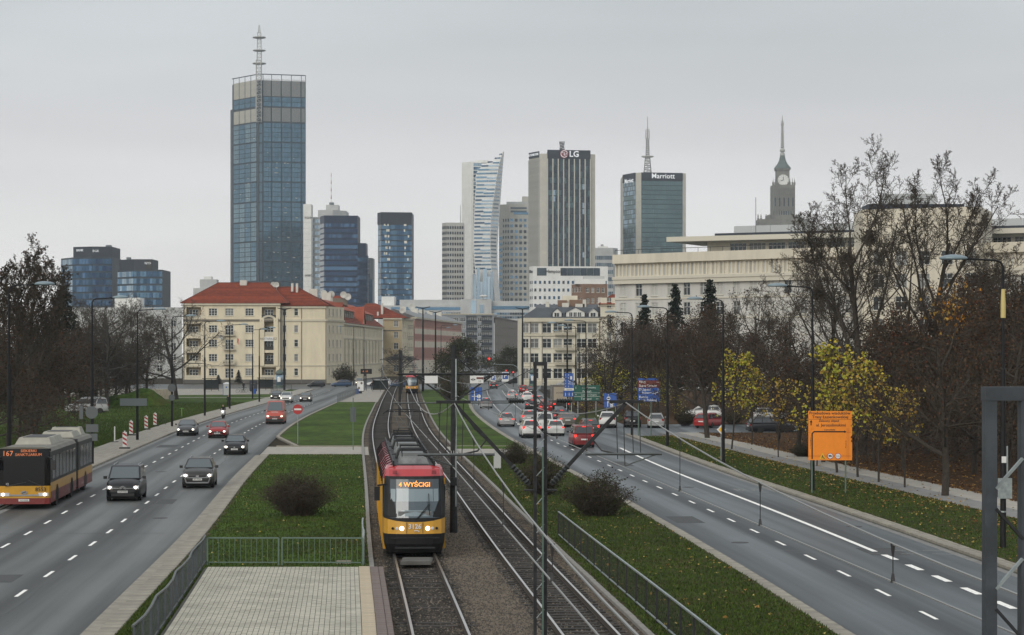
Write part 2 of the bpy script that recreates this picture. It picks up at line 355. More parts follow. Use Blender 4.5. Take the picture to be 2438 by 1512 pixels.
# --- medians, verges (raised lawns)
G = .11
def lawn(name, fl, fr, y0, y1, m='grass'): return strip(name, fl, fr, y0, y1, G, m, step=2.0, thick=.25, nx=2)
PF = 75.4                                                        # far end of the tram platform
lawn('lawn_inner', lambda y: LR(y) + .92, lambda y: AX(y) - 1.68, PF, 161.5)
lawn('lawn_edge', lambda y: LR(y) + .92, lambda y: AX(y) - 7.55, 30, PF)
def isl_l(y):
    return LR(y) + .35 if y > 196 else LR(y) + .35 + (196 - y) * .12
lawn('lawn_island', isl_l, lambda y: AX(y) - 1.68, 176, 330)
strip('platform_far', lambda y: LR(y) + .4, lambda y: AX(y) - 1.4, 330, 446, .16, 'paving_far', thick=.2)
lawn('lawn_right', lambda y: BX(y) + 1.80, lambda y: RL(y) - .45, 20, 161.5, 'verge')
lawn('lawn_right_far', lambda y: BX(y) + 1.80, lambda y: RL(y) - .35, 172, 440, 'grass')
# verge with the leaf litter, between the right carriageway and the footpath
PV = curve([(20, 29.5), (60, 26.5), (85, 24.5), (100, 23.2), (118, 21.6), (150, 18.6), (190, 15.4), (205, 14.0)])     # near edge of the footpath
lawn('verge', lambda y: RR(y) + .62, PV, 20, 196, 'verge')
strip('footpath_asphalt', PV, lambda y: PV(y) + 1.75, 20, 205, .125, 'path_grey', thick=.2)
strip('footpath_slabs', lambda y: PV(y) + 1.75, lambda y: PV(y) + 3.7, 20, 205, .13, 'path_pale', thick=.2)
strip('wood_floor', lambda y: PV(y) + 3.7, lambda y: PV(y) + 60, 20, 205, .12, 'litter_floor', thick=.2)
sheet('island_verge', [gp(x, y).to_2d() for x, y in ((1356, 1018), (1380, 990), (1420, 972), (1470, 976), (1484, 1000), (1440, 1016), (1400, 1024))], .1, 'verge')
sheet('wood_floor_far', [(12, 232), (24, 232), (60, 205), (100, 205), (100, 440), (9, 440), (9, 300)], .05, 'litter_floor')
# left: pavement and the rough grass beyond
strip('pavement_left', lambda y: LL(y) - 3.3, lambda y: LL(y) - .18, 100, 440, .12, 'joint', thick=.2)
strip('lawn_left', lambda y: LL(y) - 60, lambda y: LL(y) - 3.3, 100, 440, .10, 'grass', thick=.2, nx=6)
sheet('pavement_corner', [(-80, 372), (-44, 392), (-46, 448), (-95, 448)], .13, 'paving_far')
# worn soil along the edges of the lawns
mat('soil_pale', (.10, .082, .055), .95, col2=(.045, .042, .018), scale=2.5, detail=8, bump=.6, spec=.1)
def worn(f, s, y0, y1, w_): strip('worn_soil', (lambda y: f(y)) if s > 0 else (lambda y: f(y) - w_*abs(math.sin(y*.37) + .6*math.sin(y*1.3 + 1) + .4*math.sin(y*3.1)) - .03), (lambda y: f(y) + w_*abs(math.sin(y*.41) + .6*math.sin(y*1.2 + 2) + .4*math.sin(y*2.9)) + .03) if s > 0 else (lambda y: f(y)), y0, y1, G + .006, 'soil_pale', step=.4)
worn(lambda y: LR(y) + .93, 1, 40, 161, .14); worn(lambda y: RL(y) - .46, -1, 52, 161, .10); worn(lambda y: RR(y) + .63, 1, 60, 195, .10); worn(lambda y: AX(y) - 1.7, -1, PF, 161, .07); worn(lambda y: BX(y) + 1.81, 1, 52, 161, .12); worn(lambda y: isl_l(y) + .02, 1, 177, 325, .16)
# --- crossing path over the medians
mb = MB()
for a, b, n_ in ((lambda y: LR(y) + .2, lambda y: AX(y) - 1.2, 0), (lambda y: BX(y) + 1.2, lambda y: RL(y) - .1, 1)):
    strip('crossing_path', a, b, 161.8, 175.6, .06, 'path_pale', thick=.1)
for y in (161.3, 175.6):
    for a, b in ((LR(y) + .9, AX(y) - 1.7), (BX(y) + 1.9, RL(y) - .4)):
        mb = MB(); mb.box(a, b, y, y + .22, 0, .15); mb.build('path_kerb', 'kerb', kind='structure')
# --- track bed
strip('ballast', lambda y: AX(y) - 1.56, lambda y: BX(y) + 1.66, 20, 600, .05, 'ballast', step=2.0, thick=.2, nx=4, kind='stuff')
for f_ in (AX, BX):
    strip('gravel', lambda y, f_=f_: f_(y) - 1.12, lambda y, f_=f_: f_(y) + 1.12, 20, 600, .062, 'ballast_dark', step=2.0, kind='stuff')
# edging of the track bed, slab by slab
def stones(base, name, f0, f1, y0, y1, ln, z0, z1, m, gap=.03, jit=.006, lim=300):
    """a row of stones laid along a line; returns how many"""
    cache = {}
    y = y0; k = 0
    while y < y1 and k < lim:
        a0, a1, b0, b1 = f0(y), f1(y), f0(y + ln), f1(y + ln); wd = a1 - a0
        key = round(wd, 2)
        if key not in cache:
            q = MB(); h = ln/2 - gap/2; e = .018
            q.add([(-wd/2, -h, 0), (wd/2, -h, 0), (wd/2, h, 0), (-wd/2, h, 0), (-wd/2, -h, z1-z0-e), (wd/2, -h, z1-z0-e), (wd/2, h, z1-z0-e), (-wd/2, h, z1-z0-e),
                   (-wd/2+e, -h+e, z1-z0), (wd/2-e, -h+e, z1-z0), (wd/2-e, h-e, z1-z0), (-wd/2+e, h-e, z1-z0)],
                  [(0,1,5,4),(1,2,6,5),(2,3,7,6),(3,0,4,7),(4,5,9,8),(5,6,10,9),(6,7,11,10),(7,4,8,11),(8,9,10,11)])
            cache[key] = q.mesh(name, m)
        link(name, cache[key], base, ((a0 + a1 + b0 + b1)/4, y + ln/2, z0 + rng.uniform(-jit, jit)), math.atan2(-((b0 + b1) - (a0 + a1))/2, ln) + rng.uniform(-.006, .006))
        y += ln; k += 1
    return y
e_ = strip('kerb_track_left', lambda y: AX(y) - 1.70, lambda y: AX(y) - 1.56, PF + .2, 440, .10, 'concrete_dark', thick=.2)
stones(e_, 'edging_stone', lambda y: AX(y) - 1.72, lambda y: AX(y) - 1.54, PF + .3, 330, 1.0, .02, .16, 'concrete')
e_ = strip('kerb_track_right', lambda y: BX(y) + 1.66, lambda y: BX(y) + 1.80, 20, 440, .10, 'concrete_dark', thick=.2)
stones(e_, 'edging_stone', lambda y: BX(y) + 1.64, lambda y: BX(y) + 1.82, 52, 340, 1.0, .02, .16, 'concrete')
# kerbs of the carriageways: gutter, then a row of stones
def kerb(name, f0, f1, y0, y1, z, stone_y0, stone_y1, ln=1.0, z1=.13):
    b = strip(name, f0, f1, y0, y1, z, 'kerb_edge', thick=.15)
    return b
k_ = kerb('kerb_left_inner', lambda y: LR(y) + .05, lambda y: LR(y) + .94, 30, 161.5, .05, 0, 0)
strip('gutter_left', lambda y: LR(y) - .12, lambda y: LR(y) + .30, 30, 161.5, .054, 'kerb', thick=.05)
stones(k_, 'kerb_stone', lambda y: LR(y) + .33, lambda y: LR(y) + .90, 40, 161, .8, 0, .14, 'kerb')
k_ = kerb('kerb_island', lambda y: isl_l(y) - .3, lambda y: isl_l(y) + .02, 176, 330, .05, 0, 0)
stones(k_, 'kerb_stone', lambda y: isl_l(y) - .3, lambda y: isl_l(y) + .01, 176.3, 329, 1.0, 0, .14, 'kerb')
k_ = kerb('kerb_left_outer', lambda y: LL(y) - .2, lambda y: LL(y) + .02, 100, 446, .05, 0, 0)
stones(k_, 'kerb_stone', lambda y: LL(y) - .2, lambda y: LL(y) + .02, 140, 400, 1.0, 0, .15, 'kerb')
strip('gutter_left_outer', lambda y: LL(y) + .02, lambda y: LL(y) + .4, 100, 446, .005, 'path_grey')
k_ = kerb('kerb_right_inner', lambda y: RL(y) - .46, lambda y: RL(y) + .04, 20, 440, .05, 0, 0)
stones(k_, 'kerb_stone', lambda y: RL(y) - .45, lambda y: RL(y) + .03, 52, 330, 1.0, 0, .115, 'kerb', gap=.012)
k_ = kerb('kerb_right_outer', lambda y: RR(y), lambda y: RR(y) + .64, 20, 202, .05, 0, 0)
stones(k_, 'kerb_stone', lambda y: RR(y) + .01, lambda y: RR(y) + .40, 60, 201, .8, 0, .15, 'kerb')
stones(k_, 'verge_slab', lambda y: RR(y) + .42, lambda y: RR(y) + .62, 60, 201, .8, 0, .155, 'kerb')
strip('gutter_right', lambda y: RR(y) - .38, lambda y: RR(y) - .02, 20, 202, .005, 'path_grey')
# left pavement slabs
def slabs(base, name, f0, f1, y0, y1, n, ln, z0, th, m, lim, gap=.012, jit=.004, gy=None):
    """paving slabs n across; the first lim as pieces, the others joined"""
    wd = None; cnt = 0; rest = MB(); y = y0; gy = gap if gy is None else gy
    me = {}
    while y < y1:
        a, b = f0(y + ln/2), f1(y + ln/2); s = (b - a)/n; key = round(s, 2); rz = math.atan2(-(f0(y + ln) - f0(y)), ln)
        for k in range(n):
            cx_, cy_ = a + s*(k + .5), y + ln/2; zz = z0 + rng.uniform(-jit, jit)
            if cnt < lim:
                if key not in me:
                    q = MB(); q.box(-s/2 + gap/2, s/2 - gap/2, -ln/2 + gy/2, ln/2 - gy/2, 0, th); me[key] = q.mesh(name, m)
                link(name, me[key], base, (cx_, cy_, zz), rz)
            else:
                sh = math.tan(rz); h = ln/2 - gy/2; g = s/2 - gap/2; t = zz + th
                rest.quad((cx_-g + h*sh, cy_-h, t), (cx_+g + h*sh, cy_-h, t), (cx_+g - h*sh, cy_+h, t), (cx_-g - h*sh, cy_+h, t))
            cnt += 1
        y += ln
    if rest.v: rest.build(name + '_rest', m, base, kind='stuff')
pav = bpy.data.objects['pavement_left']
slabs(pav, 'paving_slab', lambda y: LL(y) - 3.28, lambda y: LL(y) - .2, 126, 290, 6, .5, .115, .02, 'paving', 300)
strip('pavement_left_far', lambda y: LL(y) - 3.28, lambda y: LL(y) - .2, 290, 446, .137, 'paving_far')
# --- tram platform
PZ = .24
plat = strip('platform', lambda y: AX(y) - 7.5, lambda y: AX(y) - 1.27, 30, PF, PZ, 'joint', thick=.3)
slabs(plat, 'paver', lambda y: AX(y) - 7.4, lambda y: AX(y) - 2.12, 55, PF - .1, 36, .2, PZ - .005, .03, 'paver', 300, gap=.013, jit=.003, gy=.004)
stones(plat, 'tactile_tile', lambda y: AX(y) - 2.11, lambda y: AX(y) - 1.72, 50, PF - .1, .4, PZ, PZ + .03, 'tactile', gap=.008)
stones(plat, 'edge_slab', lambda y: AX(y) - 1.71, lambda y: AX(y) - 1.43, 50, PF - .1, .5, PZ, PZ + .03, 'brown_stone', gap=.01)
stones(plat, 'edge_slab', lambda y: AX(y) - 1.42, lambda y: AX(y) - 1.25, 50, PF - .1, .5, PZ, PZ + .03, 'brown_stone', gap=.01)
# --- painted lines
def dash(name, f, off, y0, y1, ln, per, wd, m='line_paint', z=.005, lim=300, skip=()):
    y = y0; k = 0; me = MB(); me.quad((-wd/2, -ln/2, 0), (wd/2, -ln/2, 0), (wd/2, ln/2, 0), (-wd/2, ln/2, 0)); me = me.mesh(name, m)
    while y < y1:
        if not any(a < y < b for a, b in skip):
            link(name, me, bpy.data.objects['road_left' if f is LR else 'road_right'], (f(y) + off, y, z), heading(f, y))
        y += per
dash('lane_marking', LR, -3.45, 57.5, 330, 2, 6, .13); dash('lane_marking', LR, -6.85, 62.6, 440, 2, 6, .13)
dash('lane_marking', RL, 3.30, 51.7, 260, 2, 6, .13); dash('lane_marking', RL, 3.3, 262, 440, 2, 4, .13); dash('lane_marking', RL, 6.4, 240, 440, 2, 4, .13)
dash('lane_marking', RL, 9.6, 262, 440, 2, 4, .13)
dash('lane_marking', RR, -3.05, 58.6, 82, 2.0, 3.85, .26)
strip('bus_lane_line', lambda y: RR(y) - 3.20, lambda y: RR(y) - 2.98, 84, 175, .005, 'line_paint')
mb = MB()
rw = random.Random(3)
for i in range(34):      # worn paint and tyre scratches
    y = rw.uniform(78, 100) if i < 20 else rw.uniform(100, 135); x = rw.uniform(RL(y) + 1, RR(y) - .6); ln = rw.uniform(.5, 2.2); a = rw.uniform(-.06, .06)
    mb.quad((x, y, .004), (x + ln, y + a, .004), (x + ln, y + a + .035, .004), (x, y + .03, .004))
for y in (84.5, 83.0):
    for x in (RR(y) - 2.3, RR(y) - 1.1): mb.quad((x, y, .0045), (x + .9, y - .3, .0045), (x + .9, y - .15, .0045), (x, y + .15, .0045))
mb.build('worn_marking', 'line_worn', kind='structure')
bus_t = text('bus_marking', 'BUS', 1.0, 'line_worn', None, (RR(121) - 1.55, 121.5, .006), (0, 0, .07), sx=.85); bus_t.scale = (.95, 2.6, 1); bus_t['kind'] = 'structure'
# ================================================================== buildings
def glass(name, col, rough=.1, metal=.75, var=.12, scale=.05, rnd=.22): return mat(name, col, rough, metal, var=var, scale=scale, detail=2, spec=.6, objrand=rnd)
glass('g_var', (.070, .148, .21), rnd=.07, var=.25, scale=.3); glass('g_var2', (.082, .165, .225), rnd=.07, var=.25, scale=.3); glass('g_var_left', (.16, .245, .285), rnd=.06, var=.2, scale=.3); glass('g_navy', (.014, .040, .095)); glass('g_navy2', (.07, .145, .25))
glass('g_blue', (.030, .080, .15)); glass('g_blue2', (.10, .20, .30)); glass('g_teal', (.075, .125, .135)); glass('g_teal2', (.12, .185, .19)); glass('g_dark', (.035, .05, .065)); glass('g_slate', (.05, .07, .085))
glass('g_pale', (.30, .40, .48)); glass('g_sky', (.40, .50, .58)); glass('g_win', (.05, .06, .065), rough=.15)
mat('mullion', (.028, .040, .052), .5, metal=.3); mat('mullion_grey', (.11, .13, .14), .5, metal=.3); mat('slab_navy', (.006, .015, .042), .5, spec=.3)
mat('louver', (.36, .365, .35), .6); mat('beige_panel', (.37, .36, .31), .7, var=.06, scale=.3)
mat('white_clad', (.68, .68, .65), .7, var=.06, scale=.2); mat('grey_clad', (.42, .43, .42), .7, var=.08, scale=.2); mat('stone_grey', (.38, .375, .345), .75, var=.10, scale=.15)
mat('stone_beige', (.44, .425, .37), .75, var=.08, scale=.15); mat('band_dark', (.012, .018, .030), .6); mat('sand', (.33, .29, .22), .8, var=.12, scale=.2)
mat('mast_steel', (.36, .365, .34), .6); mat('mast_red', (.30, .07, .05), .6); mat('copper_green', (.085, .112, .10), .7); mat('pkin', (.165, .162, .14), .85, var=.2, scale=.25)
mat('sign_lit', (.75, .76, .78), .5, emit=(.8, .85, .9), est=.25); mat('lit_room', (.55, .52, .44), .5, emit=(1, .9, .72), est=.10)
mat('lg_red', (.14, .015, .025), .5, emit=(.5, .03, .06), est=.06)
rb = random.Random(11)
class Tower:
    def __init__(s, name, label, chain, z1, z0=-.1, wall='mullion', depth=30, group=None, back=None):
        s.o = thing(name, label, 'building', (0, 0, 0), 0, group)
        c = [Vector((p[0], p[1])) for p in chain]; s.c = c; s.z0, s.z1 = z0, z1
        s.o.location = (c[0].x, c[0].y, 0); s.org = c[0].copy()
        bk = back or [(c[-1].x + .01, c[-1].y + depth), (c[0].x, c[0].y + depth)]
        s.poly = [p - s.org for p in c] + [Vector(p) - s.org for p in bk]
        mb = MB(); mb.prism(s.poly, z0, z1); mb.build('wall', wall, s.o)
    def seg(s, i): return s.c[i] - s.org, s.c[i+1] - s.org
    def block(s, name, poly, z0, z1, m):
        mb = MB(); mb.prism([Vector(p) - s.org for p in poly], z0, z1); return mb.build(name, m, s.o)
    def grid(s, i, z0, z1, cols, rows, mats, gu=.3, gv=.3, name='window_pane', lim=300, off=.12, u0=0, u1=None, skip=None, th=.12, pick=None, sub=None, cuts=None):
        p, q = s.seg(i); U = (q - p); W = U.length; U.normalize(); N = Vector((U.y, -U.x)); rz = math.atan2(U.y, U.x)
        u1 = W if u1 is None else u1
        cw = (u1 - u0)/cols; rh = (z1 - z0)/rows; cache = {}; cnt = 0; rest = {}
        for r in range(rows):
            for c in range(cols):
                if skip and skip(c, r): continue
                ua, ub = (u0 + cw*c + gu/2, u0 + cw*(c+1) - gu/2) if cuts is None else (cuts[c] + gu/2, cuts[c+1] - gu/2)
                w_, h_ = ub - ua, rh - gv; z = z0 + rh*r + gv/2
                m = pick(c, r) if pick else rb.choice(mats)
                if cnt < lim:
                    k = (round(w_, 2), m)
                    if k not in cache:
                        mb = MB()
                        if sub:
                            nx, nz = sub; g = .20
                            mb.box(0, w_, .02, th, 0, h_, 1)
                            for a in range(nx):
                                for b in range(nz): mb.box(w_*a/nx + g/2, w_*(a+1)/nx - g/2, -.03, .02, h_*b/nz + g*1.2, h_*(b+1)/nz - g*1.2, 0)
                            cache[k] = mb.mesh(name, [m, 'mullion'])
                        else:
                            mb.box(0, w_, 0, th, 0, h_); cache[k] = mb.mesh(name, m)
                    link(name, cache[k], s.o, (p.x + U.x*ua + N.x*off, p.y + U.y*ua + N.y*off, z), rz)
                else:
                    mb = rest.setdefault(m, MB()); a = p + U*ua + N*off; b = p + U*ub + N*off
                    mb.quad((a.x, a.y, z), (b.x, b.y, z), (b.x, b.y, z + h_), (a.x, a.y, z + h_))
                cnt += 1
        for m, mb in rest.items(): mb.build(name + '_rest', m, s.o, kind='stuff')
    def strips(s, i, us, wd, z0, z1, m, name='mullion', out_=.35):
        p, q = s.seg(i); U = (q - p); W = U.length; U.normalize(); N = Vector((U.y, -U.x)); rz = math.atan2(U.y, U.x)
        mb = MB(); mb.box(-wd/2, wd/2, -out_, .05, 0, z1 - z0); me = mb.mesh(name, m)
        for u in us: a = p + U*u; link(name, me, s.o, (a.x, a.y, z0), rz)
    def band(s, i, z0, z1, m, out_=.2, name='band', u0=0, u1=None):
        p, q = s.seg(i); U = (q - p); W = U.length; U.normalize(); N = Vector((U.y, -U.x)); rz = math.atan2(U.y, U.x); u1 = W if u1 is None else u1
        mb = MB(); mb.box(u0, u1, -out_, .1, 0, z1 - z0); return link(name, mb.mesh(name, m), s.o, (p.x, p.y, z0), rz)
    def write(s, i, u, z, body, size, m='sign_lit', off=.6, sx=1.0, bold=0.0, name='lettering'):
        p, q = s.seg(i); U = (q - p).normalized(); N = Vector((U.y, -U.x)); a = p + U*u + N*off
        return text(name, body, size, m, s.o, (a.x, a.y, z), (R(90), 0, math.atan2(U.y, U.x)), sx=sx, thick=.1, bold=bold)
    def lattice(s, x, y, z0, z1, w0, w1, m='mast_steel', name='mast', n=10, r=.22):
        """square lattice mast in world position"""
        mb = MB(); x -= s.org.x; y -= s.org.y; prev = None
        for k in range(n + 1):
            t = k/n; w_ = (w0 + (w1 - w0)*t)/2; z = z0 + (z1 - z0)*t; ring = [Vector((x + a*w_, y + b*w_, z)) for a, b in ((-1,-1),(1,-1),(1,1),(-1,1))]
            for j in range(4): mb.bar(ring[j], ring[(j+1) % 4], r)
            if prev:
                for j in range(4):
                    mb.bar(prev[j], ring[j], r*1.4); mb.bar(prev[j], ring[(j+1) % 4], r*.8) if k % 2 else mb.bar(prev[(j+1) % 4], ring[j], r*.8)
            prev = ring
        return mb.build(name, m, s.o)
    def pole(s, x, y, z0, z1, r=.3, m='mast_steel', name='antenna'):
        mb = MB(); mb.tube([(x - s.org.x, y - s.org.y, z0), (x - s.org.x, y - s.org.y, z1)], [r, r*.5], 6); return mb.build(name, m, s.o)
    def disc(s, x, y, z, r, h=1.0, m='mast_steel', name='platform'):
        mb = MB(); mb.lathe((x - s.org.x, y - s.org.y, z), [(r*.8, 0), (r, h*.3), (r, h), (r*.7, h*1.2)], 14); return mb.build(name, m, s.o)
    def roofbox(s, x0, x1, y0, y1, z0, z1, m='grey_clad', name='roof_unit'):
        mb = MB(); mb.box(x0 - s.org.x, x1 - s.org.x, y0 - s.org.y, y1 - s.org.y, z0, z1); return mb.build(name, m, s.o)
# --- tall tower; mast cut short where cloud would fade it out
a, b, c = (-231.8, 1782), (-205.8, 1750), (-168.8, 1760)
T = Tower('skyscraper', 'tallest blue glass skyscraper with corner mast cut short instead of fading', [a, b, c], 229, wall='mullion', back=[(-195, 1800), (-222, 1808)])
LW = (Vector(b) - Vector(a)).length
lcut = [2.0 + (LW - 5.5)*k/4 for k in range(5)]
rcut = [3.2, 10.2, 18.3, 26.4, 34.6, 38.2]
zs = [195 - 16.2*k for k in range(13)]
for k in range(12):
    z1_, z0_ = zs[k], max(zs[k+1], .5)
    if z1_ - z0_ < 4: break
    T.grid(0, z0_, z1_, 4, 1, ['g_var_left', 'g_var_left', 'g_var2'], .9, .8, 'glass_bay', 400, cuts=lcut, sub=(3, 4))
    T.grid(1, z0_, z1_, 5, 1, ['g_var', 'g_var', 'g_var2'], .9, .8, 'glass_bay', 400, cuts=rcut, sub=(3, 4), pick=lambda c, r, k=k: 'g_dark' if (k in (8, 9, 10) and c < 2) else rb.choice(['g_var', 'g_var', 'g_var2']))  # dark reflection in two lower bays painted as darker glass
for z0_, z1_ in ((216, 231), (195.4, 207.5)):
    T.grid(0, z0_, z1_ - 1, 4, 1, ['beige_panel'], 1.0, .6, 'beige_bay', 50, cuts=lcut)
    p_, q_ = T.seg(1); U = (q_ - p_).normalized(); N = Vector((U.y, -U.x)); rz = math.atan2(U.y, U.x)
    for c_ in range(5):
        mb = MB(); w_ = rcut[c_+1] - rcut[c_] - 1.0; n_ = max(3, int(w_/.75))
        for j in range(n_): mb.box(w_*j/n_, w_*j/n_ + w_/n_*.42, -.3, .1, 0, z1_ - 1 - z0_)
        o_ = mb.build('louver_bay', 'louver', T.o, loc=(p_.x + U.x*(rcut[c_] + .5), p_.y + U.y*(rcut[c_] + .5), z0_ + .3), rz=rz, kind='stuff')
T.grid(0, 207.5, 216, 4, 1, ['g_var2'], .9, .6, 'glass_bay', 50, cuts=lcut, sub=(3, 2)); T.grid(1, 207.5, 216, 5, 1, ['g_var2'], .9, .6, 'glass_bay', 50, cuts=rcut, sub=(3, 2))
T.block('lower_wing', [(-234.4, 1790), (-231, 1781.5), (-222, 1808), (-228, 1816)], 0, 209, 'mullion')
for i, cuts in ((0, lcut), (1, rcut)):
    T.strips(i, [u for u in cuts], .45, 229, 234, 'mullion', 'parapet_post', .2); T.band(i, 233.6, 234.3, 'mullion', .3, 'parapet_rail')
T.lattice(-205.9, 1749, 195, 245, 4.4, 4.0, 'mast_steel', 'mast_lattice', 16, .3)
T.lattice(-205.9, 1752, 245, 268, 3.6, 2.6, 'mast_steel', 'mast_lattice', 8, .2); T.lattice(-205.9, 1752, 268, 274, 1.8, .8, 'mast_steel', 'mast_tip', 4, .16)
for z_, r_ in ((242.2, 5.6), (252.8, 5.2), (263.4, 5.4)): T.disc(-205.9, 1752, z_, r_, .9)
T.strips(0, [LW - .9], .4, 0, 195, 'mullion_grey', 'corner_column', .8); T.strips(1, [1.5], .4, 0, 195, 'mullion_grey', 'corner_column', .8)
for k in range(24): T.grid(1, 2 + 8*k, 9.6 + 8*k, 1, 1, ['g_var2'], .2, .5, 'corner_pane', u0=.1, u1=2.6)
mb = MB()
for i_ in range(60):      # lit offices
    i = rb.random() < .3; f = rb.randint(0, 40); z_ = 20 + f*4.05; u = rb.choice(lcut[:4] if i else rcut[:4]) + rb.uniform(.8, 5); p_, q_ = T.seg(0 if i else 1); U = (q_ - p_).normalized(); N = Vector((U.y, -U.x))
    a_ = p_ + U*u + N*.22; b_ = a_ + U*rb.uniform(.8, 2.2); h_ = rb.uniform(.2, .45); mb.quad((a_.x, a_.y, z_), (b_.x, b_.y, z_), (b_.x, b_.y, z_ + h_), (a_.x, a_.y, z_ + h_))
mb.build('lit_window', 'lit_room', T.o, kind='stuff')
# --- pale office slab, lattice and blue steps right of it
Y = 1610
T = Tower('office_tower', 'narrow white office slab beside the tallest glass skyscraper', [(wx(722, Y), Y), (wx(741, Y), Y)], wz(486, Y), wall='white_clad', depth=14)
T.write(0, 4.0, wz(656, Y), 'HSBC', 2.2, 'sign_black', .2); T.write(0, 4.0, wz(519, Y), 'KGHM', 2.0, 'sign_black', .2)
for k in range(24): T.band(0, 8 + k*4.4, 8.2 + k*4.4, 'grey_clad', .06, 'panel_joint')
Y = 1625
T = Tower('glass_tower', 'glass tower of white floor slabs and steel braces behind the blue stepped tower', [(wx(741, Y), Y), (wx(765, Y), Y)], wz(517, Y), wall='grey_clad', depth=20)
T.grid(0, 8, wz(519, Y), 3, 22, ['g_sky', 'g_pale', 'g_pale'], .5, 2.0)
Y = 1640
T = Tower('grey_tower', 'grey tower with a cluttered roof and a red and white antenna', [(wx(757, Y), Y), (wx(792, Y), Y), (wx(822, Y), Y + 10)], wz(500, Y), wall='grey_clad', depth=26)
T.roofbox(wx(775, Y), wx(805, Y), Y + 4, Y + 16, wz(500, Y), wz(487, Y)); T.roofbox(wx(783, Y), wx(793, Y), Y + 4, Y + 10, wz(487, Y), wz(481, Y), 'mullion_grey')
for k in range(8):
    z_ = wz(481, Y) + k*2.85; T.pole(wx(787, Y), Y + 6, z_, z_ + 2.86, .42 - .02*k, 'mast_red' if k % 2 else 'white_clad')
Y = 1500
T = Tower('blue_tower', 'dark navy blue glass office tower with stepped right side', [(wx(758, Y), Y + 14), (wx(772, Y), Y), (wx(851, Y), Y + 2)], wz(513, Y), wall='slab_navy', depth=26)
def navy(c, r): return 'g_navy2' if r in (3, 7, 12, 15, 19) else rb.choice(['g_navy', 'g_navy', 'g_navy2'] if r % 2 else ['g_navy'])
T.grid(1, 8, wz(530, Y), 20, 24, None, .12, 1.3, pick=navy, lim=260); T.grid(0, 8, wz(530, Y), 4, 24, ['g_slate'], .1, 1.0, lim=40)
T.block('step_wing', [(wx(851, Y) + .2, Y + 4), (wx(870, Y), Y + 5), (wx(870, Y), Y + 24), (wx(851, Y) + .2, Y + 24)], 0, wz(578, Y), 'slab_navy')
T2 = Tower('blue_tower', 'lower dark blue glass wing stepping down from the navy tower', [(wx(851, Y - 6), Y - 6), (wx(875, Y - 6), Y - 5)], wz(609, Y), wall='slab_navy', depth=9)
T2.grid(0, 8, wz(612, Y), 6, 16, None, .12, 1.3, pick=navy)
Y = 1700
T = Tower('glass_tower', 'slim pale blue tower partly hidden behind the stepped navy tower', [(wx(866, Y), Y), (wx(880, Y), Y), (wx(887, Y), Y + 6)], wz(614, Y), wall='mullion_grey', depth=20)
T.grid(0, 8, wz(618, Y), 3, 20, ['g_blue2', 'g_pale'], .2, .8); T.block('wing', [(wx(879, Y), Y - 2), (wx(888, Y), Y - 2), (wx(888, Y), Y - .5), (wx(879, Y), Y - .5)], 0, wz(665, Y), 'g_blue2')
# --- single blue tower
Y = 1400
T = Tower('blue_tower', 'free standing blue glass tower with plain dark crown and lit floors', [(wx(898, Y), Y + 8), (wx(908, Y), Y), (wx(980, Y), Y + 3)], wz(505, Y), wall='mullion', depth=28)
T.band(1, wz(533, Y), wz(505.5, Y), 'band_dark', .4, 'crown'); T.band(0, wz(533, Y), wz(505.5, Y), 'band_dark', .4, 'crown')
T.grid(1, 6, wz(534, Y), 16, 24, None, .14, .9, pick=lambda c, r: 'g_blue' if 8 <= c <= 11 else rb.choice(['g_blue', 'g_blue2', 'g_blue2']), lim=260); T.grid(0, 6, wz(534, Y), 3, 24, ['g_slate', 'g_blue2'], .5, .4, lim=40)
mb = MB()
p_, q_ = T.seg(1); U = (q_ - p_).normalized(); N = Vector((U.y, -U.x))
for k in range(60):
    f = rb.randint(2, 22) if k > 26 else 22 - k // 4; u = rb.uniform(1.5, 5.5) if k % 3 else rb.uniform(14, 18.5); a_ = p_ + U*u + N*.2; b_ = a_ + U*(.9 if k < 27 else .6); z_ = 6 + f*3.77 + 1.0
    mb.quad((a_.x, a_.y, z_), (b_.x, b_.y, z_), (b_.x, b_.y, z_ + (1.6 if k < 27 else .5)), (a_.x, a_.y, z_ + (1.6 if k < 27 else .5)))
mb.build('lit_window', 'lit_room', T.o, kind='stuff')
# --- pair on the far left
Y = 1290
T = Tower('office_block', 'taller of two dark blue glass blocks, white letters under its roof, behind bare trees', [(wx(132, Y), Y + 16), (wx(173, Y), Y), (wx(224, Y), Y - 6), (wx(270, Y), Y - 4)], wz(613, Y), wall='mullion', depth=30)
for i, n_, ms in ((0, 6, ['g_pale', 'g_blue2']), (1, 6, ['g_blue', 'g_navy2']), (2, 6, ['g_navy', 'g_blue'])): T.grid(i, 6, wz(615, Y), n_, 14, ms, .2, 1.0, lim=110)
T.block('crown', [(wx(174, Y), Y + .5), (wx(224, Y), Y - 5.5), (wx(269.5, Y), Y - 3.5), (wx(269, Y), Y + 24), (wx(176, Y), Y + 24)], wz(612.5, Y), wz(588, Y), 'band_dark')
T.write(1, 6, wz(597, Y), 'BANK', 1.9, 'sign_lit', 1.0); T.write(2, 2.2, wz(599, Y), 'BGK', 2.0, 'sign_lit', 1.0)
T.roofbox(wx(250, Y), wx(262, Y), Y + 2, Y + 6, wz(588, Y), wz(583, Y), 'mullion_grey')
Y = 1250
T = Tower('office_block', 'lower of two dark blue glass blocks with square hotel sign behind bare trees', [(wx(271, Y), Y + 12), (wx(318, Y), Y), (wx(386, Y), Y + 1)], wz(642, Y), wall='mullion', depth=30)
for i, n_, ms in ((0, 7, ['g_pale', 'g_blue2']), (1, 9, ['g_blue2', 'g_blue', 'g_blue2'])): T.grid(i, 6, wz(644, Y), n_, 12, ms, .2, 1.1, lim=140)
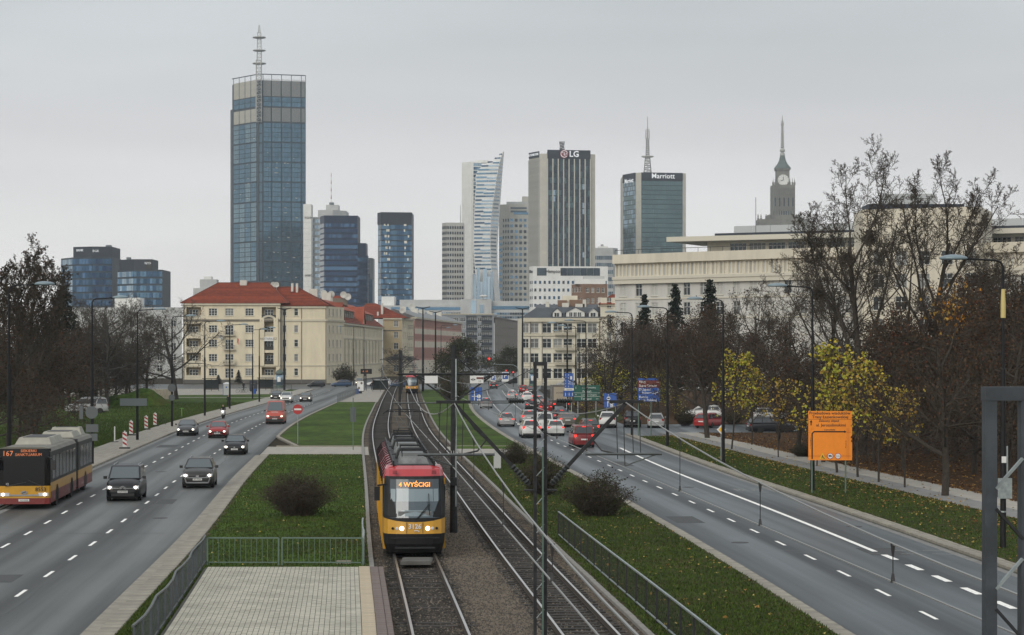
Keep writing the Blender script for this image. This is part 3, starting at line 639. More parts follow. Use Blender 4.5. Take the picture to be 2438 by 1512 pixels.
T.block('crown', [(wx(276, Y), Y + 11), (wx(318, Y), Y + .5), (wx(362, Y), Y + 1), (wx(362, Y), Y + 22), (wx(278, Y), Y + 24)], wz(642, Y), wz(617, Y), 'band_dark')
T.block('sign_board', [(wx(345, Y), Y + .2), (wx(361, Y), Y + .2), (wx(361, Y), Y + .45), (wx(345, Y), Y + .45)], wz(640, Y), wz(620, Y), 'sign_black')
T.write(1, 8.4, wz(627, Y), 'NYX', 1.9, 'sign_lit', .3)
T.roofbox(wx(295, Y), wx(304, Y), Y + 8, Y + 12, wz(617, Y), wz(611, Y), 'mullion_grey')
Y = 1150
T = Tower('concrete_block', 'stepped grey concrete rooftop rising behind the red tiled roof', [(wx(460, Y), Y), (wx(515, Y), Y)], wz(686, Y), wall='grey_clad', depth=12)
T.roofbox(wx(475, Y), wx(515, Y), Y + 1, Y + 9, wz(686, Y), wz(665, Y)); T.roofbox(wx(484, Y), wx(502, Y), Y + 2, Y + 8, wz(665, Y), wz(658, Y), 'white_clad')
# --- centre: windowed tower, winged tower, hotel, letters tower
Y = 1720
T = Tower('stone_tower', 'grey stone tower with rows of small square windows left of winged tower', [(wx(1052, Y), Y + 6), (wx(1064, Y), Y), (wx(1104, Y), Y + 2)], wz(530, Y), wall='stone_grey', depth=22)
T.grid(1, 4, wz(535, Y), 7, 24, ['g_slate', 'g_dark'], .75, 2.2, lim=180); T.grid(0, 4, wz(535, Y), 4, 24, ['g_slate'], .6, 2.0, lim=96); T.pole(wx(1096, Y), Y + 6, wz(530, Y), wz(487, Y), .4)
Y = 1950
T = Tower('winged_tower', 'white residential tower whose curved wing ends in a sharp point', [(wx(1099, Y), Y + 8), (wx(1122, Y), Y), (wx(1146, Y), Y + 2)], wz(385, Y), wall='white_clad', depth=20)
T.grid(1, 6, wz(387, Y), 4, 50, ['g_blue2', 'g_blue', 'g_pale'], .1, .8, lim=200, u0=2)
# the wing: a slab that bulges in the middle and rises to a point
wl = curve([(362, 1198.5), (385, 1170), (395, 1150), (405, 1140), (450, 1133), (520, 1129), (600, 1128), (640, 1131), (720, 1140)])
wm = curve([(362, 1199.3), (385, 1191.5), (420, 1184), (460, 1178), (520, 1170), (560, 1168), (600, 1168), (640, 1170), (720, 1180)])
wr = curve([(362, 1200), (400, 1197), (450, 1193.5), (500, 1190), (560, 1186), (600, 1184.5), (650, 1186), (720, 1192)])
mb = MB(); org = T.org
rows = [362, 370, 378, 385, 395] + list(range(405, 721, 9))
for k in range(len(rows) - 1):
    y0_, y1_ = rows[k], rows[k+1]
    for f0, f1, d0, d1 in ((wl, wm, 0, -4), (wm, wr, -4, 6)):
        P_ = [Vector((wx(f0(y0_), Y) - org.x, Y - 8 + d0 - org.y, wz(y0_, Y))), Vector((wx(f1(y0_), Y) - org.x, Y - 8 + d1 - org.y, wz(y0_, Y))),
              Vector((wx(f1(y1_), Y) - org.x, Y - 8 + d1 - org.y, wz(y1_, Y))), Vector((wx(f0(y1_), Y) - org.x, Y - 8 + d0 - org.y, wz(y1_, Y)))]
        mb.quad(P_[3], P_[2], P_[1], P_[0])
    for f0, d0, bk in ((wl, 0, 6), (wr, 6, 9)):
        P_ = [Vector((wx(f0(y_), Y) - org.x, Y - 8 + d - org.y, wz(y_, Y))) for y_, d in ((y0_, d0), (y1_, d0), (y1_, bk), (y0_, bk))]; mb.quad(*P_)
mb.build('wing', 'white_clad', T.o)
def wingwin(y, xa, xb, f0, f1, d0, d1, m, h=3.0):
    ta = (xa - f0(y))/(f1(y) - f0(y) + 1e-6); tb = (xb - f0(y))/(f1(y) - f0(y) + 1e-6)
    A_ = Vector((wx(xa, Y) - org.x, Y - 8.35 + d0 + (d1 - d0)*ta - org.y, wz(y, Y))); B_ = Vector((wx(xb, Y) - org.x, Y - 8.35 + d0 + (d1 - d0)*tb - org.y, wz(y, Y)))
    q = MB(); q.add([A_, B_, B_ + Vector((0, 0, h)), A_ + Vector((0, 0, h)), A_ + Vector((0, .3, 0)), B_ + Vector((0, .3, 0)), B_ + Vector((0, .3, h)), A_ + Vector((0, .3, h))],
                    [(0,1,2,3),(1,5,6,2),(4,0,3,7),(3,2,6,7),(0,4,5,1)]); q.build('window_band', m, T.o)
for k, y_ in enumerate(range(372, 648, 9)):
    a_, b_ = wl(y_) + 1.5, wm(y_) - .8
    if b_ - a_ < 3: continue
    cut = a_ + (b_ - a_)*rb.uniform(.35, .65)
    wingwin(y_, a_, cut - .3, wl, wm, 0, -4, rb.choice(['g_blue', 'g_blue2']), 1.45); wingwin(y_ + rb.choice((0, 2)), cut + .3, b_, wl, wm, 0, -4, rb.choice(['g_blue2', 'g_pale']), 1.45)
    wingwin(y_, wm(y_) + .8, wr(y_) - rb.uniform(1, 4), wm, wr, -4, 6, 'g_pale', 1.3)
T.roofbox(wx(1130, Y), wx(1165, Y), Y + 6, Y + 14, wz(385, Y) - .5, wz(380, Y), 'white_clad')
for k, (xa, xb, ya, yb) in enumerate(((1126, 1135, 655, 735), (1136, 1143, 640, 735), (1144, 1150, 672, 735), (1151, 1160, 642, 735), (1161, 1167, 660, 735), (1168, 1174, 648, 735))):
    mb = MB(); mb.box(wx(xa, Y) - org.x, wx(xb, Y) - org.x, -26, -24, 0, wz(ya, Y)); mb.build('podium_glass', 'g_pale' if k % 2 else 'g_sky', T.o)
Y = 2000
T = Tower('hotel_tower', 'pale greenish hotel tower with small paired windows left of the letters tower', [(wx(1188, Y), Y + 3), (wx(1196, Y), Y), (wx(1213, Y), Y - 4), (wx(1266, Y), Y - 2)], wz(487, Y), wall='stone_beige', depth=24)
T.grid(2, 6, wz(518, Y), 5, 24, ['g_blue2', 'g_slate'], 1.6, 2.6, lim=130); T.grid(1, 6, wz(518, Y), 3, 24, ['g_slate'], 1.2, 2.6, lim=80); T.grid(0, 6, wz(560, Y), 1, 20, ['g_blue2'], .4, 2.6)
for y_ in (494, 502): T.band(2, wz(y_ + 4, Y), wz(y_, Y), 'g_slate', .3, 'window_band', 1.0, 16)
T.band(2, wz(511, Y), wz(506, Y), 'g_blue2', .3, 'window_band', 4, 20); T.roofbox(wx(1206, Y), wx(1262, Y), Y + 2, Y + 14, wz(487, Y), wz(480, Y), 'grey_clad'); T.roofbox(wx(1243, Y), wx(1266, Y), Y + 4, Y + 16, wz(480, Y), wz(467, Y), 'stone_beige')
Y = 1470
T = Tower('dark_tower', 'dark gridded office tower with pale stone corners and round red logo on its crown', [(wx(1261, Y), Y + 14), (wx(1284, Y), Y), (wx(1303, Y), Y - 1), (wx(1406, Y), Y + 4), (wx(1418, Y), Y + 6)], wz(366, Y), wall='stone_beige', depth=36)
ztop = wz(378, Y)
T.band(3 - 1, 8, ztop, 'mullion', .05, 'window_wall'); T.band(0, 8, ztop, 'mullion', .05, 'window_wall')
W_ = (T.c[3] - T.c[2]).length
T.grid(2, 30, ztop, 16, 26, None, .18, .55, pick=lambda c, r: 'g_pale' if c in (2, 13) and rb.random() < .25 else rb.choice(['g_slate', 'g_dark', 'g_slate', 'g_teal']), lim=280, off=.18)
T.strips(2, [W_*k/8 for k in range(9)], .75, 8, ztop, 'stone_beige', 'pilaster', .9)
W0 = (T.c[1] - T.c[0]).length; T.grid(0, 30, ztop, 10, 26, ['g_dark', 'g_slate'], .5, .5, lim=20, off=.15); T.strips(0, [W0*k/10 for k in range(11)], .5, 8, ztop, 'stone_grey', 'pilaster', .8)
T.band(2, ztop, wz(357, Y), 'band_dark', .6, 'crown_sign'); T.band(0, wz(374, Y), wz(360, Y), 'band_dark', .6, 'crown_sign')
o_ = T.write(2, W_*.615, wz(367, Y), 'LG', 5.6, 'sign_lit', 1.1, bold=.12)
mb = MB(); mb.lathe((0, 0, 0), [(2.9, 0), (2.9, .4)], 24); lo_ = mb.build('logo_disc', 'lg_red', T.o, loc=(T.seg(2)[0].x + W_*.385, T.seg(2)[0].y - .0, wz(367, Y))); lo_.rotation_euler = (R(90), 0, 0)
mb = MB()
for k in range(20):      # ring of the logo, its nose and its eye
    a0, a1 = R(20 + 16*k), R(20 + 16*(k+1))
    if k > 18: break
    mb.bar((2.25*math.cos(a0), 2.25*math.sin(a0), .5), (2.25*math.cos(a1), 2.25*math.sin(a1), .5), .34)
mb.bar((0, 1.1, .5), (0, -.8, .5), .34); mb.bar((0, -.8, .5), (.9, -.8, .5), .34); mb.bar((.9, 0, .5), (2.2, 0, .5), .34); mb.cbox((-1.0, .9, .5), (.5, .5, .3)); mb.build('logo_mark', 'sign_lit', lo_)
T.write(0, W0*.55, wz(367, Y), 'LG FUTURE IS HERE', 2.2, 'sign_lit', 1.0, sx=.8)
T.roofbox(wx(1303, Y), wx(1406, Y), Y + 8, Y + 26, wz(366, Y), wz(359, Y), 'band_dark'); T.lattice(wx(1339, Y), Y + 12, wz(359, Y), wz(345, Y), 3.6, 2.6, 'dark_steel', 'antenna_rack', 4, .25); T.lattice(wx(1339, Y), Y + 12, wz(345, Y), wz(334, Y), 2.4, 3.4, 'dark_steel', 'antenna_rack', 3, .25)
Y = 1200
T = Tower('white_hotel', 'white hotel with square windows and dark strip under the roof below the dark tower', [(wx(1261, Y), Y + 6), (wx(1269, Y), Y), (wx(1448, Y), Y + 3)], wz(634, Y), wall='white_clad', depth=18)
W_ = (T.c[2] - T.c[1]).length
T.grid(1, 6, wz(663, Y), 16, 10, ['g_slate', 'g_blue'], 1.45, 2.6, lim=170); T.grid(0, 6, wz(663, Y), 2, 10, ['g_slate'], 1.4, 2.6)
T.grid(1, wz(657, Y), wz(637, Y), 1, 1, ['g_slate'], .1, .4, 'roof_screen', u0=2.2, u1=7.6); T.grid(1, wz(657, Y), wz(637, Y), 6, 1, ['g_slate', 'g_dark'], .08, .4, 'roof_screen', u0=15.4, u1=37.6)
T.write(1, 11.5, wz(646, Y), 'Hampton', 2.7, 'sign_black', .3, sx=.85); T.write(0, 3.2, wz(646, Y), 'Hilton', 2.4, 'sign_black', .3)
Y = 1720
T = Tower('office_block', 'pale office block with blue window rows between the white hotel and glass hotel tower', [(wx(1416, Y), Y), (wx(1460, Y), Y + 2), (wx(1472, Y), Y + 8)], wz(590, Y), wall='grey_clad', depth=20)
T.grid(0, 6, wz(605, Y), 9, 14, ['g_blue2', 'g_pale'], .4, 2.6, lim=130); T.roofbox(wx(1424, Y), wx(1448, Y), Y + 3, Y + 10, wz(590, Y), wz(586, Y), 'white_clad'); T.disc(wx(1434, Y), Y + 4, wz(586, Y), 1.2, 1.4)
Y = 1590
T = Tower('hotel_tower', 'blue-green glass hotel tower with stone corners, dark lettered crown and lattice mast', [(wx(1487.3, Y), Y + 22), (wx(1513.9, Y), Y + 2), (wx(1526.8, Y), Y), (wx(1626.8, Y), Y + 6), (wx(1634.8, Y), Y + 7)], wz(411, Y), wall='stone_beige', depth=40)
W_ = (T.c[3] - T.c[2]).length; W0 = (T.c[1] - T.c[0]).length; zb = wz(430, Y)
T.band(2, 8, zb, 'mullion', .04, 'window_wall'); T.band(0, 8, zb, 'mullion', .04, 'window_wall')
T.grid(2, 44, zb, 22, 26, ['g_teal', 'g_teal', 'g_teal2'], .16, .4, lim=290, off=.15); T.grid(0, 44, zb, 14, 26, ['g_teal2', 'g_pale', 'g_teal2'], .3, .4, lim=5, off=.15)
T.band(2, zb, wz(410.5, Y), 'band_dark', .5, 'crown_sign'); T.band(0, zb, wz(410.5, Y), 'band_dark', .5, 'crown_sign')
T.write(2, W_*.52, wz(419, Y), 'Marriott', 5.2, 'sign_lit', .9, bold=.05); T.write(0, W0*.55, wz(425, Y) - 1, 'Marriott', 4.4, 'sign_lit', .9, bold=.05)
mat('mast_dark', (.14, .145, .14), .6); mx = wx(1545, Y); T.lattice(mx, Y + 16, wz(411, Y), wz(368, Y), 5.6, 3.2, 'mast_dark', 'mast_lattice', 8, .28); T.disc(mx, Y + 16, wz(370, Y), 4.6, .9); T.lattice(mx, Y + 16, wz(368, Y), wz(325, Y), 2.4, 1.9, 'mast_dark', 'mast_lattice', 9, .28); T.lattice(mx, Y + 16, wz(325, Y), wz(303, Y), 3.2, 2.6, 'mast_steel', 'mast_lattice', 5, .16)
T.pole(mx, Y + 16, wz(325, Y), wz(272, Y), .45)
# --- stone high-rise with clocks and spire
Y = 2050
X0, X1 = wx(1840, Y), wx(1893, Y); xc = wx(1866, Y)
T = Tower('stone_high_rise', 'old stone high-rise with clock, pinnacles and tall needle spire behind bare trees', [(X0, Y), (X1, Y)], wz(440, Y), wall='pkin', depth=21)
T.strips(0, [1.2 + 2.1*k for k in range(10)], .7, 60, wz(445, Y), 'pkin', 'pilaster', .8)
T.grid(0, wz(492, Y), wz(470, Y), 5, 1, ['g_dark'], 2.2, .5); T.grid(0, 60, wz(500, Y), 9, 10, ['g_slate'], 1.2, 2.0)
T.roofbox(wx(1851, Y), wx(1881, Y), Y + 4, Y + 17, wz(442, Y), wz(404, Y), 'pkin', 'clock_tower'); T.roofbox(wx(1849, Y), wx(1883, Y), Y + 3, Y + 18, wz(404, Y), wz(400, Y), 'pkin', 'cornice')
ck = MB(); ck.lathe((0, 0, 0), [(5.3, 0), (5.3, .4)], 24); ck_ = ck.build('clock_face', 'white_clad', T.o, loc=(xc - T.org.x, 3.6, wz(428, Y))); ck_.rotation_euler = (R(90), 0, 0)
hd = MB(); hd.bar((0, 0, .6), (0, 3.4, .6), .4); hd.bar((0, 0, .6), (-2.4, -.6, .6), .5)
for k in range(12): hd.bar((4.2*math.cos(R(30*k)), 4.2*math.sin(R(30*k)), .5), (4.9*math.cos(R(30*k)), 4.9*math.sin(R(30*k)), .5), .3)
hd.build('clock_hand', 'band_dark', ck_)
mb = MB(); mb.lathe((xc - T.org.x, 10.5, 0), [(8.6, wz(400, Y)), (8.0, wz(397, Y)), (5.0, wz(388, Y)), (3.4, wz(380, Y)), (2.8, wz(374, Y)), (2.4, wz(368, Y))], 8, ang=R(22.5)); mb.build('roof', 'copper_green', T.o)
mb = MB(); mb.lathe((xc - T.org.x, 10.5, 0), [(2.4, wz(368, Y)), (2.2, wz(362, Y)), (1.2, wz(361, Y)), (2.4, wz(358, Y)), (2.6, wz(355, Y)), (1.5, wz(351, Y)), (1.0, wz(349.5, Y)), (2.1, wz(348, Y)), (1.3, wz(346, Y)), (1.2, wz(320, Y)), (.9, wz(300, Y)), (1.6, wz(292, Y)), (.7, wz(288, Y)), (.15, wz(271, Y))], 8); mb.build('spire', 'mast_steel', T.o)
rd = MB()
for k in range(18): rd.lathe((xc - T.org.x, 10.5, wz(346, Y) + 1.4*k), [(2.0 - .03*k, 0), (2.0 - .03*k, .25)], 6)
rd.build('spire_ring', 'mast_steel', T.o, kind='stuff')
for k, (xa, ya, r_) in enumerate(((1841, 440, 1.0), (1846, 440, .8), (1851, 440, .8), (1881, 440, .8), (1887, 440, .8), (1892, 440, 1.0))):
    mb = MB(); mb.lathe((wx(xa, Y) - T.org.x, 1.0, wz(ya, Y)), [(r_, 0), (r_, 2.2), (r_*.4, 3), (.1, 6.5)], 6); mb.build('pinnacle', 'pkin', T.o)
T.block('shoulder', [(wx(1806, Y), Y - 4), (wx(1925, Y), Y - 4), (wx(1925, Y), Y + 24), (wx(1806, Y), Y + 24)], 0, wz(522, Y), 'pkin'); T.block('shoulder', [(wx(1828, Y), Y - 2), (wx(1906, Y), Y - 2), (wx(1906, Y), Y + 22), (wx(1828, Y), Y + 22)], 0, wz(512, Y), 'pkin')
for xa in (1804, 1811, 1823, 1831, 1838, 1900, 1908):
    mb = MB(); mb.lathe((wx(xa, Y) - T.org.x, -3, wz(522, Y)), [(.9, -3), (.9, 1.0), (.4, 1.5), (.7, 2.5), (.1, 5)], 6); mb.build('pinnacle', 'pkin', T.o)
# --- long low grey building in front of the towers
Y = 1330
T = Tower('shopping_centre', 'long low grey building with glass strips crossing below the distant towers', [(wx(900, Y), Y), (wx(1270, Y), Y + 6)], wz(757, Y), wall='grey_clad', depth=40)
W_ = (T.c[1] - T.c[0]).length; k_ = F/Y
def ux(x): return (x - 900)/k_
T.grid(0, wz(760, Y), wz(742, Y), 60, 2, ['g_blue2', 'g_slate', 'g_pale'], .15, 1.0, lim=120, u0=.5, u1=W_ - .5)
def blk(n_, xa, xb, ya, yb, d, m): T.block(n_, [(wx(xa, Y), Y + d), (wx(xb, Y), Y + d), (wx(xb, Y), Y + 30), (wx(xa, Y), Y + 30)], wz(yb, Y), wz(ya, Y), m)
blk('upper_block', 905, 1100, 727, 757, 4, 'grey_clad'); blk('upper_block', 950, 1096, 713, 727, 7, 'grey_clad'); blk('roof_block', 906, 937, 705, 727, 9, 'white_clad'); blk('upper_block', 1096, 1170, 712, 757, 2, 'grey_clad'); blk('upper_block', 1170, 1262, 716, 757, 8, 'grey_clad')
T.o.location.y -= 0
for xa, xb, ya, yb, d in ((930, 1098, 731, 738, 3.8), (1172, 1262, 728, 736, 7.8), (1121, 1134, 715, 757, 1.8), (1142, 1152, 725, 757, 1.8)):
    q = MB(); q.box(wx(xa, Y) - T.org.x, wx(xb, Y) - T.org.x, d - .1, d + .2, wz(yb, Y), wz(ya, Y)); q.build('glass_strip', 'g_blue2' if yb < 740 else 'g_pale', T.o)
for xa, r_ in ((1148, 1.6), (1155, 1.3)):
    q = MB(); q.lathe((wx(xa, Y) - T.org.x, 1, wz(712, Y)), [(.2, 0), (.2, 1), (r_, 1.6), (r_, 2.2), (.3, 2.6)], 10); q.build('satellite_dish', 'white_clad', T.o)
# ------------------------------------------------------------------ nearer buildings: walls with real openings
mat('plaster_yellow', (.64, .57, .42), .85, var=.10, scale=.5, detail=8, stretch=(1, 1, .2)); mat('plaster_cream', (.62, .585, .475), .85, var=.10, scale=.5, detail=8, stretch=(1, 1, .2)); mat('plaster_ochre', (.42, .34, .21), .85, var=.07, scale=.3)
mat('trim', (.50, .46, .36), .8, var=.08, scale=.5); mat('trim_dark', (.16, .14, .11), .8); mat('plinth', (.10, .095, .085), .85)
mat('plaster_pink', (.50, .27, .22), .85, var=.06, scale=.3); mat('plaster_pale', (.60, .54, .43), .85, var=.06, scale=.3); mat('plaster_blue', (.22, .235, .25), .85, var=.08, scale=.2); mat('plaster_brown', (.20, .175, .145), .85, var=.1, scale=.2)
mat('plaster_gus', (.50, .495, .46), .85, var=.10, scale=.4, detail=8, stretch=(1, 1, .15)); mat('gus_cream', (.58, .535, .43), .85, var=.10, scale=.4, detail=8, stretch=(1, 1, .2)); mat('gus_pale', (.55, .52, .43), .8)
mat('roof_red', (.235, .050, .022), .8, var=.22, scale=.8, detail=8, bump=.4, objrand=.2); mat('roof_dark', (.045, .055, .065), .6, var=.2, scale=.5); mat('roof_ridge', (.15, .040, .022), .8); mat('roof_grey', (.20, .21, .21), .7, var=.15, scale=.4)
mat('brick_brown', (.20, .125, .085), .85, var=.1, scale=.4); mat('screen_grey', (.42, .44, .44), .5, metal=.2); mat('curtain', (.16, .165, .16), .5, objrand=.4); mat('blind', (.40, .40, .37), .7, objrand=.2)
mat('frame_white', (.62, .62, .58), .6); mat('iron', (.02, .02, .02), .6); mat('chimney', (.55, .53, .47), .85, var=.1, scale=.6)
WIN = {}
def window_meshes(w_, h_, nx, nz, fm, gm):
    k = (round(w_, 2), round(h_, 2), nx, nz, fm, gm)
    if k not in WIN:
        mb = MB(); t = .09; d0, d1 = .10, .20
        mb.box(0, t, d0, d1, 0, h_); mb.box(w_ - t, w_, d0, d1, 0, h_); mb.box(t, w_ - t, d0, d1, 0, t); mb.box(t, w_ - t, d0, d1, h_ - t, h_)
        for i in range(1, nx): x = w_*i/nx; mb.box(x - .045, x + .045, d0 + .01, d1 - .01, t, h_ - t)
        for j in range(1, nz): z = h_*(.62 if nz == 2 else j/nz); mb.box(t, w_ - t, d0 + .02, d1 - .02, z - .035, z + .035)
        p = MB(); p.quad((t*.5, .21, t*.5), (w_ - t*.5, .21, t*.5), (w_ - t*.5, .21, h_ - t*.5), (t*.5, .21, h_ - t*.5))
        s_ = MB(); s_.box(-.12, w_ + .12, -.16, .12, -.12, 0)
        WIN[k] = (mb.mesh('window', fm), p.mesh('pane', gm), s_.mesh('sill', 'trim'))
    return WIN[k]
class House:
    """walls described face by face; every face is pierced by its windows"""
    def __init__(s, name, label, org, cat='building', group=None):
        s.o = thing(name, label, cat, (org[0], org[1], 0), 0, group); s.org = Vector(org); s.wall = {}
    def face(s, p, q, z0, z1, m, opens=(), nx=2, nz=2, fm='frame_white', gm=('g_win', 'g_win', 'curtain'), sill=True, dep=.24, win='window', holes=()):
        p = Vector(p) - s.org; q = Vector(q) - s.org; U = (q - p); W = U.length; U.normalize(); N = Vector((U.y, -U.x)); rz = math.atan2(U.y, U.x)
        mb = s.wall.setdefault(m, MB())
        def P_(u, z, d=0.0): a = p + U*u - N*d; return (a.x, a.y, z)
        op = sorted([tuple(o) for o in list(opens) + list(holes)], key=lambda o: o[2])
        zs = sorted({z0, z1} | {o[2] for o in op} | {o[3] for o in op})
        for za, zb in zip(zs, zs[1:]):
            row = sorted([(o[0], o[1]) for o in op if o[2] <= za + 1e-6 and o[3] >= zb - 1e-6]); u = 0
            for a, b in row:
                if a > u + 1e-4: mb.quad(P_(u, za), P_(a, za), P_(a, zb), P_(u, zb))
                u = b
            if u < W - 1e-4: mb.quad(P_(u, za), P_(W, za), P_(W, zb), P_(u, zb))
        for o in op:
            a, b, c, d = o[:4]
            mb.quad(P_(a, c), P_(a, c, dep), P_(a, d, dep), P_(a, d)); mb.quad(P_(b, c), P_(b, d), P_(b, d, dep), P_(b, c, dep))
            mb.quad(P_(a, d), P_(a, d, dep), P_(b, d, dep), P_(b, d)); mb.quad(P_(a, c), P_(b, c), P_(b, c, dep), P_(a, c, dep))
        for o in opens:
            a, b, c, d = o[:4]; n_ = o[4] if len(o) > 4 else nx; g_ = rb.choice(gm)
            wm_, pm_, sm_ = window_meshes(b - a, d - c, n_, nz, fm, g_); L_ = P_(a, c)
            w_ = link(win, wm_, s.o, L_, rz); link('pane', pm_, w_)
            if sill: link('sill', sm_, w_)
        return (p, U, N, rz, W)
    def done(s):
        for m, mb in s.wall.items(): mb.build('wall', m, s.o)
    def band(s, p, q, z0, z1, m='trim', out_=.15, name='cornice', u0=0, u1=None):
        p = Vector(p) - s.org; q = Vector(q) - s.org; U = (q - p); W = U.length; U.normalize(); rz = math.atan2(U.y, U.x); u1 = W if u1 is None else u1
        mb = MB(); mb.box(u0, u1, -out_, .1, 0, z1 - z0); return mb.build(name, m, s.o, loc=(p.x, p.y, z0), rz=rz)
    def poly(s, name, m, faces):
        mb = MB()
        for f in faces: mb.add([(a[0] - s.org.x, a[1] - s.org.y, a[2]) for a in f], [tuple(range(len(f)))])
        return mb.build(name, m, s.o)
    def tiles(s, a, b, c, d, course=.75, m='roof_red', name='tile_course'):
        """courses of roof tiles on the quad a (eave left), b (eave right), c (ridge right), d (ridge left)"""
        a, b, c, d = [Vector(q) - Vector((s.org.x, s.org.y, 0)) for q in (a, b, c, d)]
        L = max((d - a).length, (c - b).length); n_ = max(2, int(L/course)); nrm = (b - a).cross(d - a).normalized()
        if nrm.z < 0: nrm = -nrm
        for k in range(n_):
            t0, t1 = k/n_, (k + 1)/n_
            p0, p1, p2, p3 = a.lerp(d, t0), b.lerp(c, t0), b.lerp(c, t1), a.lerp(d, t1)
            mb = MB(); up = nrm*.17
            mb.add([p0 + up, p1 + up, p2, p3, p0, p1], [(0, 1, 2, 3), (4, 5, 1, 0)]); mb.build(name, m, s.o)
    def box(s, name, m, x0, x1, y0, y1, z0, z1):
        mb = MB(); mb.box(x0 - s.org.x, x1 - s.org.x, y0 - s.org.y, y1 - s.org.y, z0, z1); return mb.build(name, m, s.o)
    def dish(s, x, y, z, r=.6):
        mb = MB(); mb.tube([(x - s.org.x, y - s.org.y, z - 1.2), (x - s.org.x, y - s.org.y, z)], .06, 5); mb.lathe((0, 0, 0), [(.1, 0), (r*.7, .12), (r, .3), (r*.95, .34), (.05, .1)], 12)
        for i in range(len(mb.v) - 60, len(mb.v)): q = mb.v[i]; mb.v[i] = (x - s.org.x + q[0], y - s.org.y - q[2], z + q[1])
        return mb.build('satellite_dish', 'offwhite', s.o)
    def balcony(s, x0, x1, y, z, d=1.0, m='iron', h=1.0):
        mb = MB(); X0, X1, Y1 = x0 - s.org.x, x1 - s.org.x, y - s.org.y
        mb.box(X0, X1, Y1 - d, Y1 + .1, z - .18, z); b = mb.build('balcony', 'trim', s.o)
        r = MB(); r.bar((X0, Y1 - d, z + h), (X1, Y1 - d, z + h), .07); r.bar((X0, Y1 - d, z + h), (X0, Y1, z + h), .07); r.bar((X1, Y1 - d, z + h), (X1, Y1, z + h), .07)
        n_ = int((x1 - x0)/.22)
        for i in range(n_ + 1): xx = X0 + (X1 - X0)*i/n_; r.bar((xx, Y1 - d, z), (xx, Y1 - d, z + h), .05 if m == 'iron' else .12)
        r.build('railing', m, b)
def hip(s, x0, x1, y0, y1, ze, zr, r0, r1, ry, ov=.6, m='roof_red', course=.75, sides=True):
    """hipped roof; r0..r1 ridge ends, ry ridge depth"""
    A_, B_, C_, D_ = (x0 - ov, y0 - ov, ze), (x1 + ov, y0 - ov, ze), (x1 + ov, y1 + ov, ze), (x0 - ov, y1 + ov, ze); P_, Q_ = (r0, ry, zr), (r1, ry, zr)
    s.poly('roof', m, [(A_, B_, Q_, P_), (B_, C_, Q_), (C_, D_, P_, Q_), (D_, A_, P_), (A_, D_, C_, B_)])
    if course:
        s.tiles(A_, B_, Q_, P_, course, m)
        if sides: s.tiles(B_, C_, Q_, Q_, course, m)
        for e0, e1 in ((A_, P_), (B_, Q_), (P_, Q_)):
            mb = MB(); mb.tube([(e0[0] - s.org.x, e0[1] - s.org.y, e0[2] + .08), (e1[0] - s.org.x, e1[1] - s.org.y, e1[2] + .08)], .16, 5); mb.build('ridge_tile', 'roof_ridge', s.o)
# --- corner apartment block with the red roof
Y = 530.0
X = lambda x: wx(x, Y); Z = lambda y: wz(y, Y)
h = House('apartment_house', 'cream corner apartment house with large red hipped roof and arched loggia', (X(436), Y))
xa, xb, xc_ = X(436), X(668), X(776); ze = Z(722); zr = Z(671)
rows = [(Z(884), Z(862)), (Z(830), Z(804)), (Z(776), Z(749)), (Z(776) + 5.6, Z(749) + 5.6)]
fl = [(892, 866), (846, 818), (790, 762)]
def zz(k): return (.95 + 3.55*k + (0 if k < 4 else .6), 2.75 + 3.55*k + (0 if k < 4 else .6))
ops = []; W_ = xb - xa
for k in range(5):
    a_, b_ = zz(k); a_ += 1.0; b_ += 1.0
    for xm in (507, 546, 594): ops.append((X(xm) - xa - 1.05, X(xm) - xa + 1.05, a_ - (.6 if xm == 546 and k < 4 else 0), b_, 3))
loj = []
for k in range(5):
    a_, b_ = zz(k); loj.append((X(640) - xa - 1.75, X(640) - xa + 1.75, a_ + .3, b_ + 1.3 if k != 3 else b_ + 1.9)); 
lo2 = [(X(461) - xa - 1.8, X(461) - xa + 1.8, zz(k)[0] + .3, zz(k)[1] + 1.3) for k in range(5)]
p_, U_, N_, rz_, Wf = h.face((xa, Y), (xb, Y), 0, ze, 'plaster_yellow', ops, nz=3, holes=loj + lo2, dep=.28)
for k, o_ in enumerate(loj + lo2):      # loggias: deep recess with door windows and a parapet
    x0_, x1_ = xa + o_[0], xa + o_[1]; z0_, z1_ = o_[2], o_[3]
    mb = MB(); ox, oy = h.org
    for q in (((x0_, Y + .28), (x0_, Y + 1.8)), ((x1_, Y + .28), (x1_, Y + 1.8)), ((x0_, Y + 1.8), (x1_, Y + 1.8))):
        mb.quad((q[0][0] - ox, q[0][1] - oy, z0_), (q[1][0] - ox, q[1][1] - oy, z0_), (q[1][0] - ox, q[1][1] - oy, z1_), (q[0][0] - ox, q[0][1] - oy, z1_))
    mb.quad((x0_ - ox, .28, z1_), (x1_ - ox, .28, z1_), (x1_ - ox, 1.8, z1_), (x0_ - ox, 1.8, z1_)); mb.quad((x0_ - ox, .28, z0_), (x1_ - ox, .28, z0_), (x1_ - ox, 1.8, z0_), (x0_ - ox, 1.8, z0_))
    lg = mb.build('loggia', 'plaster_ochre', h.o)
    wm_, pm_, sm_ = window_meshes(2.2, 2.2, 3, 2, 'frame_white', 'g_win')
    for sx_ in (0.55,): w_ = link('window', wm_, h.o, (x0_ + sx_ - ox, 1.45, z0_ + .05)); link('pane', pm_, w_)
    r = MB(); r.box(x0_ - ox, x1_ - ox, -.05, .08, z0_ - .05, z0_ + .85); r.build('parapet', 'iron' if k in (1, 2, 4) else 'trim', lg)
mb = MB()      # arch over the tall bay
